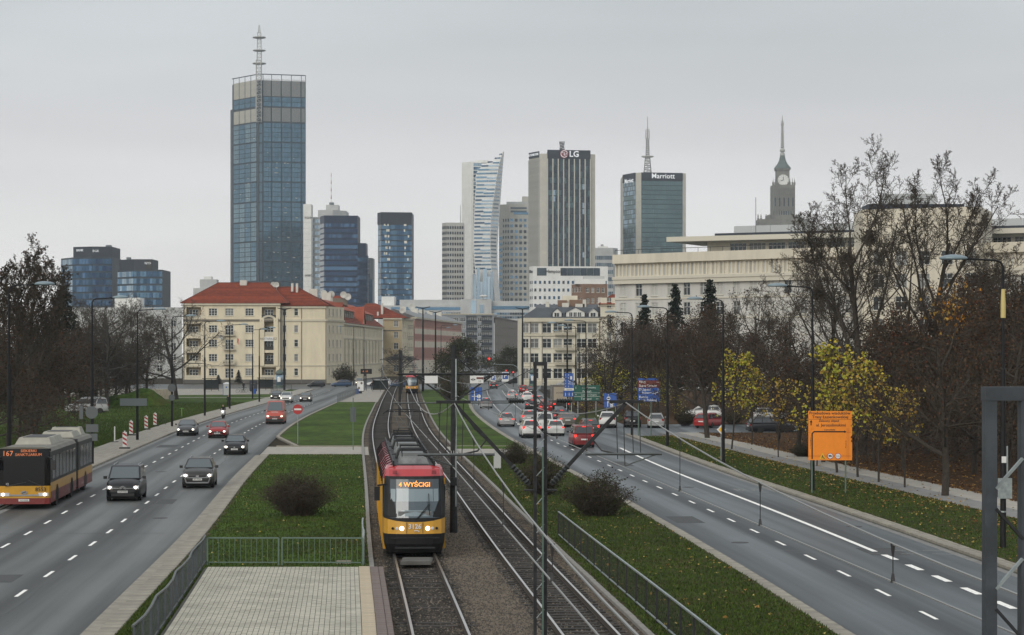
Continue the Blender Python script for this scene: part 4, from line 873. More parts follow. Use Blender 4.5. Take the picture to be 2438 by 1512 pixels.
ar = [(X(640) - xa + 1.75*math.cos(R(t)), 15.75 - .4 + 1.3*math.sin(R(t))) for t in range(0, 181, 15)]
for (a0, z0_), (a1, z1_) in zip(ar, ar[1:]): mb.bar((a0, -.12, z0_), (a1, -.12, z1_), .35, .5)
mb.build('arch', 'trim', h.o)
for xm in (624, 657):
    mb = MB(); mb.box(X(xm) - xa - .55, X(xm) - xa + .55, -.35, .02, 4.4, 16.2); mb.build('pilaster', 'plaster_yellow', h.o)
for k in range(1, 4):
    a_, b_ = zz(k); h.balcony(X(546) - 1.45, X(546) + 1.45, Y, a_ + .35, 1.0, 'iron' if k > 1 else 'trim')
yb = Y + 4
ops2 = [(X(x_) - xb - .5, X(x_) - xb + .5, zz(k)[0] + 1.0, zz(k)[1] + 1.0, 1) for k in range(5) for x_ in (676, 704)]
h.face((xb, Y + 1.2), (xc_, Y + 1.2), 0, Z(729), 'plaster_yellow', ops2, nz=2)
xd, yd = X(776) + 3.2, Y + 16.0
h.face((xc_, Y + 1.2), (xd, yd), 0, Z(729), 'plaster_yellow', [(u, u + 1.1, zz(k)[0] + 1, zz(k)[1] + 1, 2) for k in range(5) for u in (2.0, 5.2, 8.6, 11.6)])
h.face((xa - 1, Y + 20), (xa, Y), 0, ze, 'plaster_yellow', [])
h.band((xa, Y), (xb, Y), Z(796) + 3.2, Z(796) + 3.7, 'trim_dark', .2); h.band((xb, Y + 1.2), (xc_, Y + 1.2), Z(796) + 3.2, Z(796) + 3.7, 'trim', .25); h.band((xc_, Y + 1.2), (xd, yd), Z(796) + 3.2, Z(796) + 3.7, 'trim', .25)
for zq in (4.3,): h.band((xa, Y), (xb, Y), zq, zq + .3, 'trim', .15); h.band((xb, Y + 1.2), (xc_, Y + 1.2), zq, zq + .3, 'trim', .15); h.band((xc_, Y + 1.2), (xd, yd), zq, zq + .3, 'trim', .15)
h.band((xa, Y), (xb, Y), 0, 1.0, 'plinth', .12, 'plinth'); h.band((xb, Y + 1.2), (xc_, Y + 1.2), 0, 1.0, 'plinth', .12, 'plinth')
h.band((xa, Y), (xb, Y), ze - .5, ze - .02, 'trim', .45); h.band((xb, Y + 1.2), (xc_, Y + 1.2), Z(729) - .45, Z(729) - .02, 'trim', .4)
hip(h, xa, xb + 1.5, Y, Y + 22, ze, zr, X(505), X(628), Y + 11)
hip(h, xb - 4, xc_, Y + 1.2, Y + 26, Z(728), Z(681), X(640), X(697), Y + 12)
h.box('chimney', 'chimney', X(560), X(576), Y + 9, Y + 11, zr - .6, zr + .7); h.box('chimney', 'chimney', X(685), X(690), Y + 8, Y + 9.5, Z(692), Z(672)); h.box('chimney', 'chimney', X(696), X(701), Y + 8.4, Y + 9.6, Z(694), Z(672))
for x_, y_ in ((640, 675), (648, 675)): h.dish(X(x_), Y + 10, Z(y_), .7)
h.dish(X(527), Y - .6, Z(803), .6)
for x_ in (437, 667): h.box('downpipe', 'trim_dark', X(x_), X(x_) + .16, Y - .2, Y - .04, 0, ze - .5)
for x_ in (716, 774): h.box('downpipe', 'trim_dark', X(x_), X(x_) + .14, Y + 1.0, Y + 1.16, 0, Z(730))
nb = h.box('notice_board', 'sign_white', X(629), X(651), Y - .35, Y - .2, Z(812), Z(802)); text('lettering', 'NOTARIUSZ', .75, 'sign_black', nb, ((X(629) + X(651))/2 - xa, -.37, Z(807)), UP)
mb = MB(); mb.tube([(X(563) - xa, -.1, Z(815)), (X(568) - xa, -1.4, Z(803))], .04, 5); fp = mb.build('flag_pole', 'white_paint', h.o); mb = MB(); mb.add([(X(567) - xa, -1.3, Z(804)), (X(570) - xa, -1.3, Z(808)), (X(569) - xa, -1.2, Z(822)), (X(566.5) - xa, -1.2, Z(815))], [(0, 1, 2, 3)]); mb.build('flag', 'red_paint', fp)
h.done()
# --- the long wing with dormers behind it
h = House('apartment_house', 'long cream terrace with steep red roof, dormers and gables beside the avenue', (-46.0, 548))
P0, P1 = (-45.8, 548), (-41.3, 684); L_ = math.dist(P0, P1); ze = 15.6
ops = []
for k, (a_, b_) in enumerate(((1.2, 3.0), (4.9, 7.3), (8.4, 10.6), (12.2, 14.1))):
    for j in range(28):
        u = 2.2 + j*4.75; ops.append((u, u + 1.35, a_, b_, 2))
h.face(P0, P1, 0, ze, 'plaster_yellow', ops, sill=False, gm=('g_win', 'g_win', 'curtain', 'curtain'))
h.band(P0, P1, ze - .5, ze, 'trim', .55); h.band(P0, P1, 4.0, 4.35, 'trim', .2); h.band(P0, P1, 11.3, 11.6, 'trim', .15)
for j in range(1, 14): h.band(P0, P1, 4.4, 11.2, 'trim', .22, 'pilaster', j*9.5 - .4, j*9.5 + .3)
for j in (3, 4, 10, 11, 16, 17, 23, 24):
    mb = MB(); u = 2.2 + j*4.75 + .67; t = u/L_; mb.extr([(-.95, 10.7), (-.7, 11.4), (0, 11.75), (.7, 11.4), (.95, 10.7), (.75, 10.7), (.5, 11.2), (0, 11.5), (-.5, 11.2), (-.75, 10.7)], 'y', -.2, .02); mb.build('window_hood', 'trim', h.o, loc=(P0[0] + (P1[0] - P0[0])*t - h.org.x, P0[1] + (P1[1] - P0[1])*t - h.org.y, 0), rz=math.atan2(P1[1] - P0[1], P1[0] - P0[0]))
R0, R1 = (-52.5, 550, 21.6), (-48.2, 684, 21.6); e0, e1 = (P0[0] + .6, P0[1], ze), (P1[0] + .6, P1[1], ze)
h.poly('roof', 'roof_red', [(e0, e1, R1, R0), (R0, R1, (-58, 684, ze), (-60, 550, ze)), (e0, R0, (-60, 550, ze)), (e1, (-58, 684, ze), R1)]); h.tiles(e0, e1, R1, R0, .8)
def dormer(u0, u1, n_):
    t0, t1 = u0/L_, u1/L_
    q0 = Vector((P0[0] + (P1[0] - P0[0])*t0, P0[1] + (P1[1] - P0[1])*t0)); q1 = Vector((P0[0] + (P1[0] - P0[0])*t1, P0[1] + (P1[1] - P0[1])*t1)); off = Vector((-1.2, .04)); q0 += off; q1 += off
    h.face(q0, q1, 16.4, 19.2, 'trim_dark', [((u1 - u0)*(i + .15)/n_, (u1 - u0)*(i + .85)/n_, 16.9, 18.9, 2) for i in range(n_)], sill=False)
    h.poly('dormer_roof', 'roof_red', [((q0.x + .5, q0.y - .3, 19.2), (q1.x + .5, q1.y + .3, 19.2), (q1.x - 6.2, q1.y + .3, 22.2), (q0.x - 6.2, q0.y - .3, 22.2)), ((q0.x, q0.y, 16.4), (q0.x, q0.y, 19.2), (q0.x - 4.5, q0.y, 21.4))])
dormer(26, 64, 8); dormer(84, 118, 7)
for u in (20, 76):
    t = u/L_; x_, y_ = P0[0] + (P1[0] - P0[0])*t, P0[1] + (P1[1] - P0[1])*t
    h.poly('gable', 'plaster_yellow', [((x_ + .2, y_ - 5, ze), (x_ + .2, y_ + 5, ze), (x_ + .1, y_, 20.4))]); h.poly('gable_roof', 'roof_red', [((x_ + .6, y_ - 5.6, ze - .2), (x_ + .5, y_, 20.9), (x_ - 6, y_, 20.9), (x_ - 1, y_ - 5.6, ze)), ((x_ + .6, y_ + 5.6, ze - .2), (x_ - 1, y_ + 5.6, ze), (x_ - 6, y_, 20.9), (x_ + .5, y_, 20.9))])
for y_, w_ in ((572, 2.2), (610, 2.6), (622, 2.0), (650, 2.4), (668, 2.0)): h.box('chimney', 'chimney', -54, -54 + w_, y_, y_ + 2, 20.5, 24.6)
h.box('roof_hut', 'roof_red', -56, -50, 634, 640, 21, 24.4); h.box('roof_hut', 'trim_dark', -55, -48.5, 633, 634, 21, 23.6)
for x_, y_, z_ in ((-53.5, 612, 24.4), (-51.5, 613, 24.2), (-49.5, 632, 24.6), (-48.2, 632, 24.0)): h.dish(x_, y_, z_, 1.0)
h.done()
# --- taller end block of the terrace
Y = 686.0
h = House('apartment_house', 'ochre end block of the terrace with pyramid red roof beside pink house', (wx(912, Y), Y))
xa, xb = wx(912, Y), wx(957, Y); zt = wz(757, Y)
h.face((xa, Y), (xb, Y), 0, zt, 'plaster_ochre', [(3.4, 4.9, 1.6 + 3.55*k, 3.6 + 3.55*k, 2) for k in range(5)])
h.face((xb, Y), (xb + 2.6, Y + 24), 0, zt, 'plaster_yellow', [(u, u + 1.3, 1.6 + 3.55*k, 3.6 + 3.55*k, 2) for k in range(5) for u in (3, 7, 11, 15, 19)])
for k in range(1, 5): h.balcony(xb + 1.4, xb + 3.0, Y + 13, 1.2 + 3.55*k, 1.0)
h.band((xa, Y), (xb, Y), zt - .5, zt - .05, 'trim', .5); h.band((xb, Y), (xb + 2.6, Y + 24), zt - .5, zt - .05, 'trim', .5); h.band((xa, Y), (xb, Y), zt - 4.1, zt - 3.8, 'trim_dark', .2)
hip(h, xa - 10, xb + 1, Y, Y + 24, zt, wz(722, Y), xa - 6, xa - 3, Y + 11, course=.9)
h.box('chimney', 'chimney', wx(906, Y), wx(911, Y), Y + 2, Y + 4, wz(752, Y), wz(722, Y)); h.box('chimney', 'chimney', wx(897, Y), wx(901, Y), Y + 1, Y + 2, wz(752, Y), wz(742, Y)); h.dish(wx(952, Y), Y + 14, wz(738, Y), .9)
h.done()
# --- pink house
h = House('terrace_house', 'pink and cream banded terrace with grey roof beyond the cream terrace', (-35.2, 712))
P0, P1, P2 = (-35.4, 716), (-32.2, 712), (-19.8, 850); zt = 18.9
L_ = math.dist(P1, P2)
h.face(P0, P1, 0, zt, 'plaster_pink', [(1.7, 3.1, 2 + 4.6*k, 4.6 + 4.6*k, 2) for k in range(4)])
for z0_, z1_, m_ in ((0, 5, 'plaster_pale'), (5, 9.4, 'plaster_pink'), (9.4, 11.4, 'plaster_pale'), (11.4, 13.9, 'plaster_pink'), (13.9, 15.6, 'plaster_pale'), (15.6, zt, 'plaster_pink')):
    ops = [(1.6 + j*2.75, 2.9 + j*2.75, z0_ + .5, z1_ - .25, 1) for j in range(49)] if m_ == 'plaster_pink' else []
    h.face(P1, P2, z0_, z1_, m_, ops, sill=False, gm=('g_win', 'curtain', 'g_win'), fm='trim_dark')
h.band(P1, P2, zt - .1, zt + .5, 'trim', .5); h.band(P0, P1, zt - .1, zt + .5, 'trim', .5)
h.poly('roof', 'roof_grey', [((P1[0] + .5, P1[1], zt + .5), (P2[0] + .5, P2[1], zt + .5), (P2[0] - 7, P2[1], zt + 3.2), (P1[0] - 7, P1[1], zt + 3.2)), ((P0[0] - 12, P0[1] - .2, zt + .5), (P1[0] + .5, P1[1], zt + .5), (P1[0] - 7, P1[1], zt + 3.2)), ])
for t, w_ in ((.1, 2), (.3, 2.4), (.45, 2), (.62, 2), (.8, 2.4)): h.box('chimney', 'chimney', -39 + 12*t, -39 + 12*t + w_, 712 + 138*t, 714 + 138*t, zt + 1, zt + 4.2)
h.dish(-34, 730, zt + 4.2, 1.2); h.done()
# --- blue-grey block, brown block behind
Y = 882.0
h = House('apartment_block', 'blue-grey apartment block with stacked dark balconies at the end of the avenue', (wx(1050, Y), Y))
xa, xb = wx(1050, Y), wx(1176, Y); zt = wz(749, Y)
ops = []; hol = []
for k in range(7):
    z_ = 1.6 + 3.05*k
    for x_ in (1085, 1102, 1144): ops.append((wx(x_, Y) - xa - 1.1, wx(x_, Y) - xa + 1.1, z_ + .4, z_ + 2.0, 3))
    for x_ in (1123, 1159): hol.append((wx(x_, Y) - xa - 2.2, wx(x_, Y) - xa + 2.2, z_, z_ + 2.75))
h.face((xa, Y), (xb, Y), 0, zt, 'plaster_blue', ops, holes=hol, sill=False, dep=1.3)
wm_, pm_, sm_ = window_meshes(2.4, 1.9, 3, 2, 'frame_white', 'g_win')
mb = MB()
for o_ in hol:
    mb.quad((o_[0], 1.3, o_[2]), (o_[1], 1.3, o_[2]), (o_[1], 1.3, o_[3]), (o_[0], 1.3, o_[3])); w_ = link('window', wm_, h.o, (o_[0] + 1.0, 1.05, o_[2] + .3)); link('pane', pm_, w_)
    r = MB(); r.box(o_[0], o_[1], -.12, .05, o_[2] - .1, o_[2] + .95); r.build('balcony', 'band_dark', h.o)
mb.build('recess_wall', 'plaster_blue', h.o)
h.band((xa, Y), (xb, Y), zt, zt + .4, 'trim', .3); h.poly('roof', 'roof_grey', [((xa, Y, zt + .2), (xb, Y, zt + .2), (xb, Y + 14, zt + .2), (xa, Y + 14, zt + .2))]); h.done()
P1, P2 = (wx(1178, Y) , Y + 1), (wx(1243, 1035.0), 1035.0)
h = House('office_block', 'brown grey panel block with gridded blank side beyond the blue-grey block', P1)
zt = wz(757, Y); h.face(P1, P2, 0, zt, 'plaster_brown', [])
L_ = math.dist(P1, P2)
U_ = (Vector(P2) - Vector(P1)).normalized(); rz_ = math.atan2(U_.y, U_.x)
for j in range(12):
    for k in range(6):
        mb = MB(); mb.box(.3, L_/12 - .3, -.16, .02, .3, zt/6 - .25); mb.build('wall_panel', 'plaster_brown', h.o, loc=(U_.x*L_*j/12, U_.y*L_*j/12, zt*k/6), rz=rz_)
h.band(P1, P2, zt, zt + .6, 'trim_dark', .4); h.poly('roof', 'roof_grey', [((P1[0], P1[1], zt), (P2[0], P2[1], zt), (P2[0] - 20, P2[1], zt), (P1[0] - 4, P1[1] + 12, zt))]); h.done()
# --- cream house with dark mansard right of the tracks
Y = 500.0
X = lambda x: wx(x, Y); Z = lambda y: wz(y, Y)
h = House('tenement_house', 'cream tenement house with dark mansard roof, white dormers and stacked balconies', (X(1245), Y))
xa, xb, zt = X(1245), X(1428), Z(757)
ops = []
for k, (yt, yb_) in enumerate(((897, 864), (846, 816), (790, 762 + 25), (0, 0))): pass
rowz = [(Z(916) + 1.7, Z(895) + 1.9), (Z(868) , Z(850) + .8), (Z(832), Z(811)), (Z(797), Z(776))]
rowz = [(1.6, 4.0), (5.3, 7.5), (8.7, 10.9), (12.2, 14.5)]
for a_, b_ in rowz:
    for x_, w_ in ((1252, .7), (1272, 1.05), (1302, 1.05), (1328, 1.05), (1352, 1.05), (1384, 1.1), (1410, 1.1)): ops.append((X(x_) - xa - w_, X(x_) - xa + w_, a_, b_, 2))
h.face((xa, Y), (xb, Y), 0, zt, 'plaster_cream', ops, nz=2)
h.face((xa - 1.2, Y + 14), (xa, Y), 0, zt, 'plaster_cream', [])
for zq in (11.5,): h.band((xa, Y), (xb, Y), zq, zq + .45, 'trim', .3, u1=9.5); h.band((xa, Y), (xb, Y), zq, zq + .45, 'trim', .3, u0=16)
h.band((xa, Y), (xb, Y), zt - .9, zt, 'trim', .6); h.band((xa, Y), (xb, Y), 4.4, 4.6, 'trim', .12); h.band((xa, Y), (xb, Y), 0, 1.0, 'trim', .15, 'plinth')
for x_ in (1262, 1290, 1426): h.box('downpipe', 'trim_dark', X(x_), X(x_) + .13, Y - .18, Y - .04, 0, zt - .9)
for k in (1, 2, 3): h.balcony(X(1321), X(1372), Y, rowz[k][0] - .35, 1.2, 'trim', 1.0)
zm = Z(732)
h.poly('roof', 'roof_dark', [((xa - .4, Y - .5, zt), (xb + .2, Y - .5, zt), (xb + .2, Y + 5, zm), (xa + 3, Y + 5, zm)), ((xa - .4, Y - .5, zt), (xa + 3, Y + 5, zm), (xa - .4, Y + 14, zt)), ((xa + 3, Y + 5, zm), (xb, Y + 5, zm), (xb, Y + 14, zm + 1), (xa + 3, Y + 14, zm + 1))])
def wdormer(xl, xr, zb_, zp, n_):
    xm = (xl + xr)/2; zh = zb_ + (zp - zb_)*.55
    h.poly('dormer', 'frame_white', [((xl, Y + .2, zb_), (xr, Y + .2, zb_), (xr, Y + .2, zh), (xm, Y + .2, zp), (xl, Y + .2, zh))])
    h.poly('dormer_roof', 'frame_white', [((xl - .3, Y - .1, zh - .15), (xm, Y - .1, zp + .15), (xm, Y + 4.6, zp + .15), (xl - .3, Y + 4.6, zh - .15)), ((xr + .3, Y - .1, zh - .15), (xm, Y - .1, zp + .15), (xm, Y + 4.6, zp + .15), (xr + .3, Y + 4.6, zh - .15))])
    wm_, pm_, sm_ = window_meshes((xr - xl)*.7/n_*.86, (zh - zb_)*.95, 2, 1, 'frame_white', 'g_win')
    for i in range(n_): w_ = link('window', wm_, h.o, (xl + (xr - xl)*(.15 + .7*i/n_) - h.org.x, -.02, zb_ + .1)); link('pane', pm_, w_)
wdormer(X(1316), X(1337), zt + .1, Z(738) + .3, 1); wdormer(X(1348), X(1392), zt + .1, Z(737) + .4, 3); wdormer(X(1402), X(1424), zt + .1, Z(738) + .3, 1)
for x_, w_, hh in ((1300, .9, 1.5), (1340, 1.6, 1.2), (1372, 2.2, 1.0), (1390, .8, 2.0)): h.box('chimney', 'chimney', X(x_), X(x_) + w_, Y + 7, Y + 8.2, zm - .4, zm + hh)
h.box('roof_hut', 'brick_brown', X(1330), X(1352), Y + 9, Y + 12, zm, zm + 1.9); h.box('roof_hut', 'brick_brown', X(1358), X(1400), Y + 9, Y + 12, zm, zm + 2.0); h.box('roof_hut', 'plaster_cream', X(1342), X(1378), Y + 10, Y + 13, zm, zm + 3.0)
h.done()
h = House('tenement_house', 'narrow cream house with red brown roof against the grey institute', (X(1429), Y))
h.face((X(1429), Y - 1), (X(1466), Y - 1), 0, Z(727), 'plaster_cream', [(1.5, 2.6, 2 + 4*k, 4.4 + 4*k, 2) for k in range(5)]); h.band((X(1429), Y - 1), (X(1466), Y - 1), Z(757), Z(754), 'trim_dark', .3); h.band((X(1429), Y - 1), (X(1466), Y - 1), Z(728), Z(725), 'trim', .4)
hip(h, X(1431), X(1480), Y - 1, Y + 9, Z(725), Z(702), X(1458), X(1470), Y + 4, course=.8); h.box('chimney', 'chimney', X(1425), X(1434), Y + 1, Y + 3, Z(730), Z(708)); h.done()
# --- brown brick block
Y = 800.0
h = House('office_block', 'brown block with pale attic storey in front of the white hotel', (wx(1362, Y), Y + 8))
p0, p1, p2 = (wx(1362, Y), Y + 8), (wx(1388, Y), Y), (wx(1447, Y), Y + 2); zt = wz(676, Y)
h.face(p0, p1, 0, zt, 'brick_brown', [(.6 + 1.25*j, 1.5 + 1.25*j, zt - 3 - 3.9*k, zt - 1.2 - 3.9*k, 1) for j in range(6) for k in range(3)], sill=False); h.face(p1, p2, 0, zt, 'brick_brown', [(1.2 + 2.0*j, 2.3 + 2.0*j, zt - 3.2 - 3.9*k, zt - 1.4 - 3.9*k, 2) for j in range(4) for k in range(3)])
h.box('attic', 'white_clad', wx(1366, Y) + .5, wx(1446, Y) - .6, Y + 1.5, Y + 12, zt, wz(664, Y)); h.box('roof_unit', 'grey_clad', wx(1390, Y), wx(1440, Y), Y + 3, Y + 9, wz(664, Y), wz(657, Y)); h.done()
# --- the large institute on the right
h = House('institute', 'long grey institute with cream attic, roof terrace and flat canopy behind the trees', (wx(1464, 452), 452))
G0, G1, G2 = Vector((wx(1464, 452), 452)), Vector((56, 424)), Vector((104, 392))
zp = 28.0
for (p, q), n_ in (((G0, G1), 11), ((G1, G2), 18)):
    L_ = (q - p).length; st = L_/n_
    ops = [(st*j + st*.32, st*j + st*.74, 3.2 + 4.05*k, 5.9 + 4.05*k, 2) for j in range(n_) for k in range(5)]
    h.face(p, q, 0, 22.6, 'plaster_gus', ops, gm=('blind', 'blind', 'curtain', 'blind', 'g_win'))
    h.face(p, q, 22.6, zp, 'gus_cream', [(st*j/1.0 + st*(.06 + .24*i), st*j + st*(.22 + .24*i), 23.6, 26.1, 1) for j in range(n_) for i in range(4)], sill=False, gm=('blind', 'gus_pale', 'blind'), fm='gus_cream')
    h.band(p, q, 22.0, 23.2, 'gus_pale', .8); h.band(p, q, 22.9, 23.5, 'gus_pale', 1.0); h.band(p, q, 26.3, 28.2, 'gus_cream', .9); h.band(p, q, 18.7, 19.0, 'gus_pale', .2); h.band(p, q, 14.6, 14.9, 'gus_pale', .2)
    r = MB(); U_ = (q - p).normalized(); a = p - h.org
    for j in range(int(L_/3) + 1): t = a + U_*3*j; r.bar((t.x, t.y - .6, 28.2), (t.x, t.y - .6, 29.1), .08)
    b = a + U_*L_; r.bar((a.x, a.y - .6, 29.1), (b.x, b.y - .6, 29.1), .1); r.build('railing', 'iron', h.o)
h.face(G0 + Vector((4, 26)), G0, 0, zp, 'plaster_gus', [])
h.poly('roof', 'roof_grey', [((G0.x, G0.y, zp), (G1.x, G1.y, zp), (G2.x, G2.y, zp), (G2.x + 10, G2.y + 40, zp), (G0.x + 4, G0.y + 26, zp))])
P0, P1 = Vector((40.5, 446)), Vector((108, 412)); L_ = (P1 - P0).length
h.face(P0, P1, 28, 31, 'gus_cream', [(5 + 4.2*j, 8.6 + 4.2*j, 28.5, 30.2, 4) for j in range(16)], sill=False, gm=('g_win', 'curtain'))
h.face(P0 + Vector((2, 18)), P0, 28, 31, 'gus_cream', [])
def slab(name, m, z0_, z1_, f, a, b):
    U_ = (b - a).normalized(); N_ = Vector((U_.y, -U_.x)); q = [a + N_*f, b + N_*f, b - N_*16, a - N_*16]
    mb = MB(); mb.prism([t - h.org for t in q], z0_, z1_); return mb.build(name, m, h.o)
slab('canopy', 'gus_pale', 30.6, 31.6, 4.5, P0 - Vector((6.5, -3.2)), P1); slab('roof_band', 'band_dark', 31.6, 32.25, 1.5, P0 + Vector((2, -1)), P1); 
sc0, sc1 = P0 + Vector((5.6, 1)), P1 + Vector((0, 4)); U_ = (sc1 - sc0).normalized(); rz_ = math.atan2(U_.y, U_.x)
mb = MB(); mb.box(0.04, 3.96, 0, .15, 0, 1.45); sm_ = mb.mesh('screen_panel', 'screen_grey')
for j in range(18): t = sc0 + U_*4*j - h.org; link('screen_panel', sm_, h.o, (t.x, t.y, 32.5), rz_)
for j in range(24):
    t = sc0 + U_*3*j - h.org; mb = MB(); mb.box(-.1, .1, -.1, .1, 32.2, 32.5); mb.build('screen_post', 'iron', h.o, loc=(t.x, t.y, 0))
for k, (xq, yq, zq) in enumerate(((50, 441, 39.5), (76, 430, 40.5))):
    mb = MB(); mb.tube([(xq - h.org.x, yq - h.org.y, 32), (xq - h.org.x, yq - h.org.y, zq)], .06, 5); mb.build('antenna', 'iron', h.o)
h.done()
h = House('institute', 'tan central block of the institute rising with dark roof band behind bare trees', (68, 402))
h.face((66, 405), (86, 396), 0, 34.6, 'gus_cream', [(2 + 4.3*j, 4.2 + 4.3*j, 3 + 4.2*k, 5.6 + 4.2*k, 2) for j in range(5) for k in range(6)]); h.face((86, 396), (92, 412), 0, 34.6, 'gus_cream', []); h.face((66.5, 418), (66, 405), 0, 34.6, 'gus_cream', [])
h.box('roof_band', 'band_dark', 67, 85, 404, 412, 34.6, 35.6); h.box('roof_unit', 'screen_grey', 70, 80, 405, 410, 35.6, 37.6); h.poly('roof', 'roof_grey', [((66, 405, 34.6), (86, 396, 34.6), (92, 412, 34.6), (66.5, 418, 34.6))]); h.done()
# --- pale wall block hidden in the trees on the left
h = House('apartment_block', 'pale low block with roof terrace seen through bare trees on the left', (wx(150, 640), 640))
h.face((wx(120, 640), 640), (wx(438, 640), 636), 0, 21, 'grey_clad', [(3 + 4.2*j, 4.6 + 4.2*j, 2 + 3.3*k, 3.9 + 3.3*k, 2) for j in range(9) for k in range(5)]); h.box('attic', 'white_clad', wx(270, 640), wx(330, 640), 642, 650, 21, 24)
h.poly('roof', 'roof_grey', [((wx(120, 640), 640, 21), (wx(438, 640), 636, 21), (wx(438, 640), 655, 21), (wx(120, 640), 655, 21))]); h.done()
# ================================================================== tram tracks, catenary, tram
mat('tram_yellow', (.52, .265, .012), .35, coat=.4, var=.06, scale=1.5); mat('tram_red', (.40, .035, .042), .35, coat=.4, var=.06, scale=1.5); mat('tram_black', (.010, .010, .011), .55, spec=.3); mat('tram_glass', (.035, .043, .048), .08, spec=.8, coat=.5)
mat('screen_low', (.05, .075, .092), .08, spec=.8, coat=.5); mat('screen_blind', (.18, .235, .26), .12, spec=.7, coat=.4); mat('display_dark', (.055, .07, .08), .15, spec=.6); mat('roof_box', (.17, .18, .18), .6, metal=.3, var=.3, scale=2); mat('insulator', (.022, .026, .026), .4)
def track(f, label, ys0, ys1):
    t = thing('tram_track', label, 'track', (0, 0, 0), 0, 'tram tracks')
    for s in (-1, 1):
        v = []; ff = []; n_ = 0
        ys = list(np.arange(20, 600, 3.0)); top = MB(); web = MB()
        for a, b in zip(ys, ys[1:]):
            x0, x1 = f(a) + s*.7535, f(b) + s*.7535
            top.quad((x0 - .036, a, .262), (x0 + .036, a, .262), (x1 + .036, b, .262), (x1 - .036, b, .262))
            web.quad((x0 - .04, a, .10), (x0 - .04, a, .258), (x1 - .04, b, .258), (x1 - .04, b, .10)); web.quad((x0 + .04, a, .10), (x1 + .04, b, .10), (x1 + .04, b, .258), (x0 + .04, a, .258)); web.quad((x0 - .07, a, .13), (x0 + .07, a, .13), (x1 + .07, b, .13), (x1 - .07, b, .13))
            web.quad((x0 - .045, a, .258), (x0 + .045, a, .258), (x1 + .045, b, .258), (x1 - .045, b, .258))
        r = web.build('rail', 'rail_side', t); top.build('rail_head', 'rail_top', r)
    mb = MB(); mb.box(-1.15, 1.15, -.12, .12, 0, .10)
    for s in (-1, 1): mb.box(s*.7535 - .16, s*.7535 + .16, -.07, .07, .10, .125)
    me = mb.mesh('sleeper', 'sleeper'); y = ys0
    while y < ys1: link('sleeper', me, t, (f(y), y, (rng.choice((-.055, -.05, -.045, -.02)) if f is AX else -.012) + rng.uniform(-.012, .012)), heading(f, y) + rng.uniform(-.01, .01)); y += .65
    return t
track(AX, 'inbound tram track on which the red and yellow tram stands', 45, 150); track(BX, 'outbound tram track right of the near tram, rails shining', 45, 200)
mb = MB(); mb.box(-.55, .55, -.85, .85, 0, .10); mb.box(-.5, .5, -.8, .8, .10, .12); o_ = mb.build('track_cover', 'concrete_dark'); o_.location = (wx(992, 77.5), 77.6, .20); tag(o_, 'grey cover slab between the rails before the tram', 'cover')
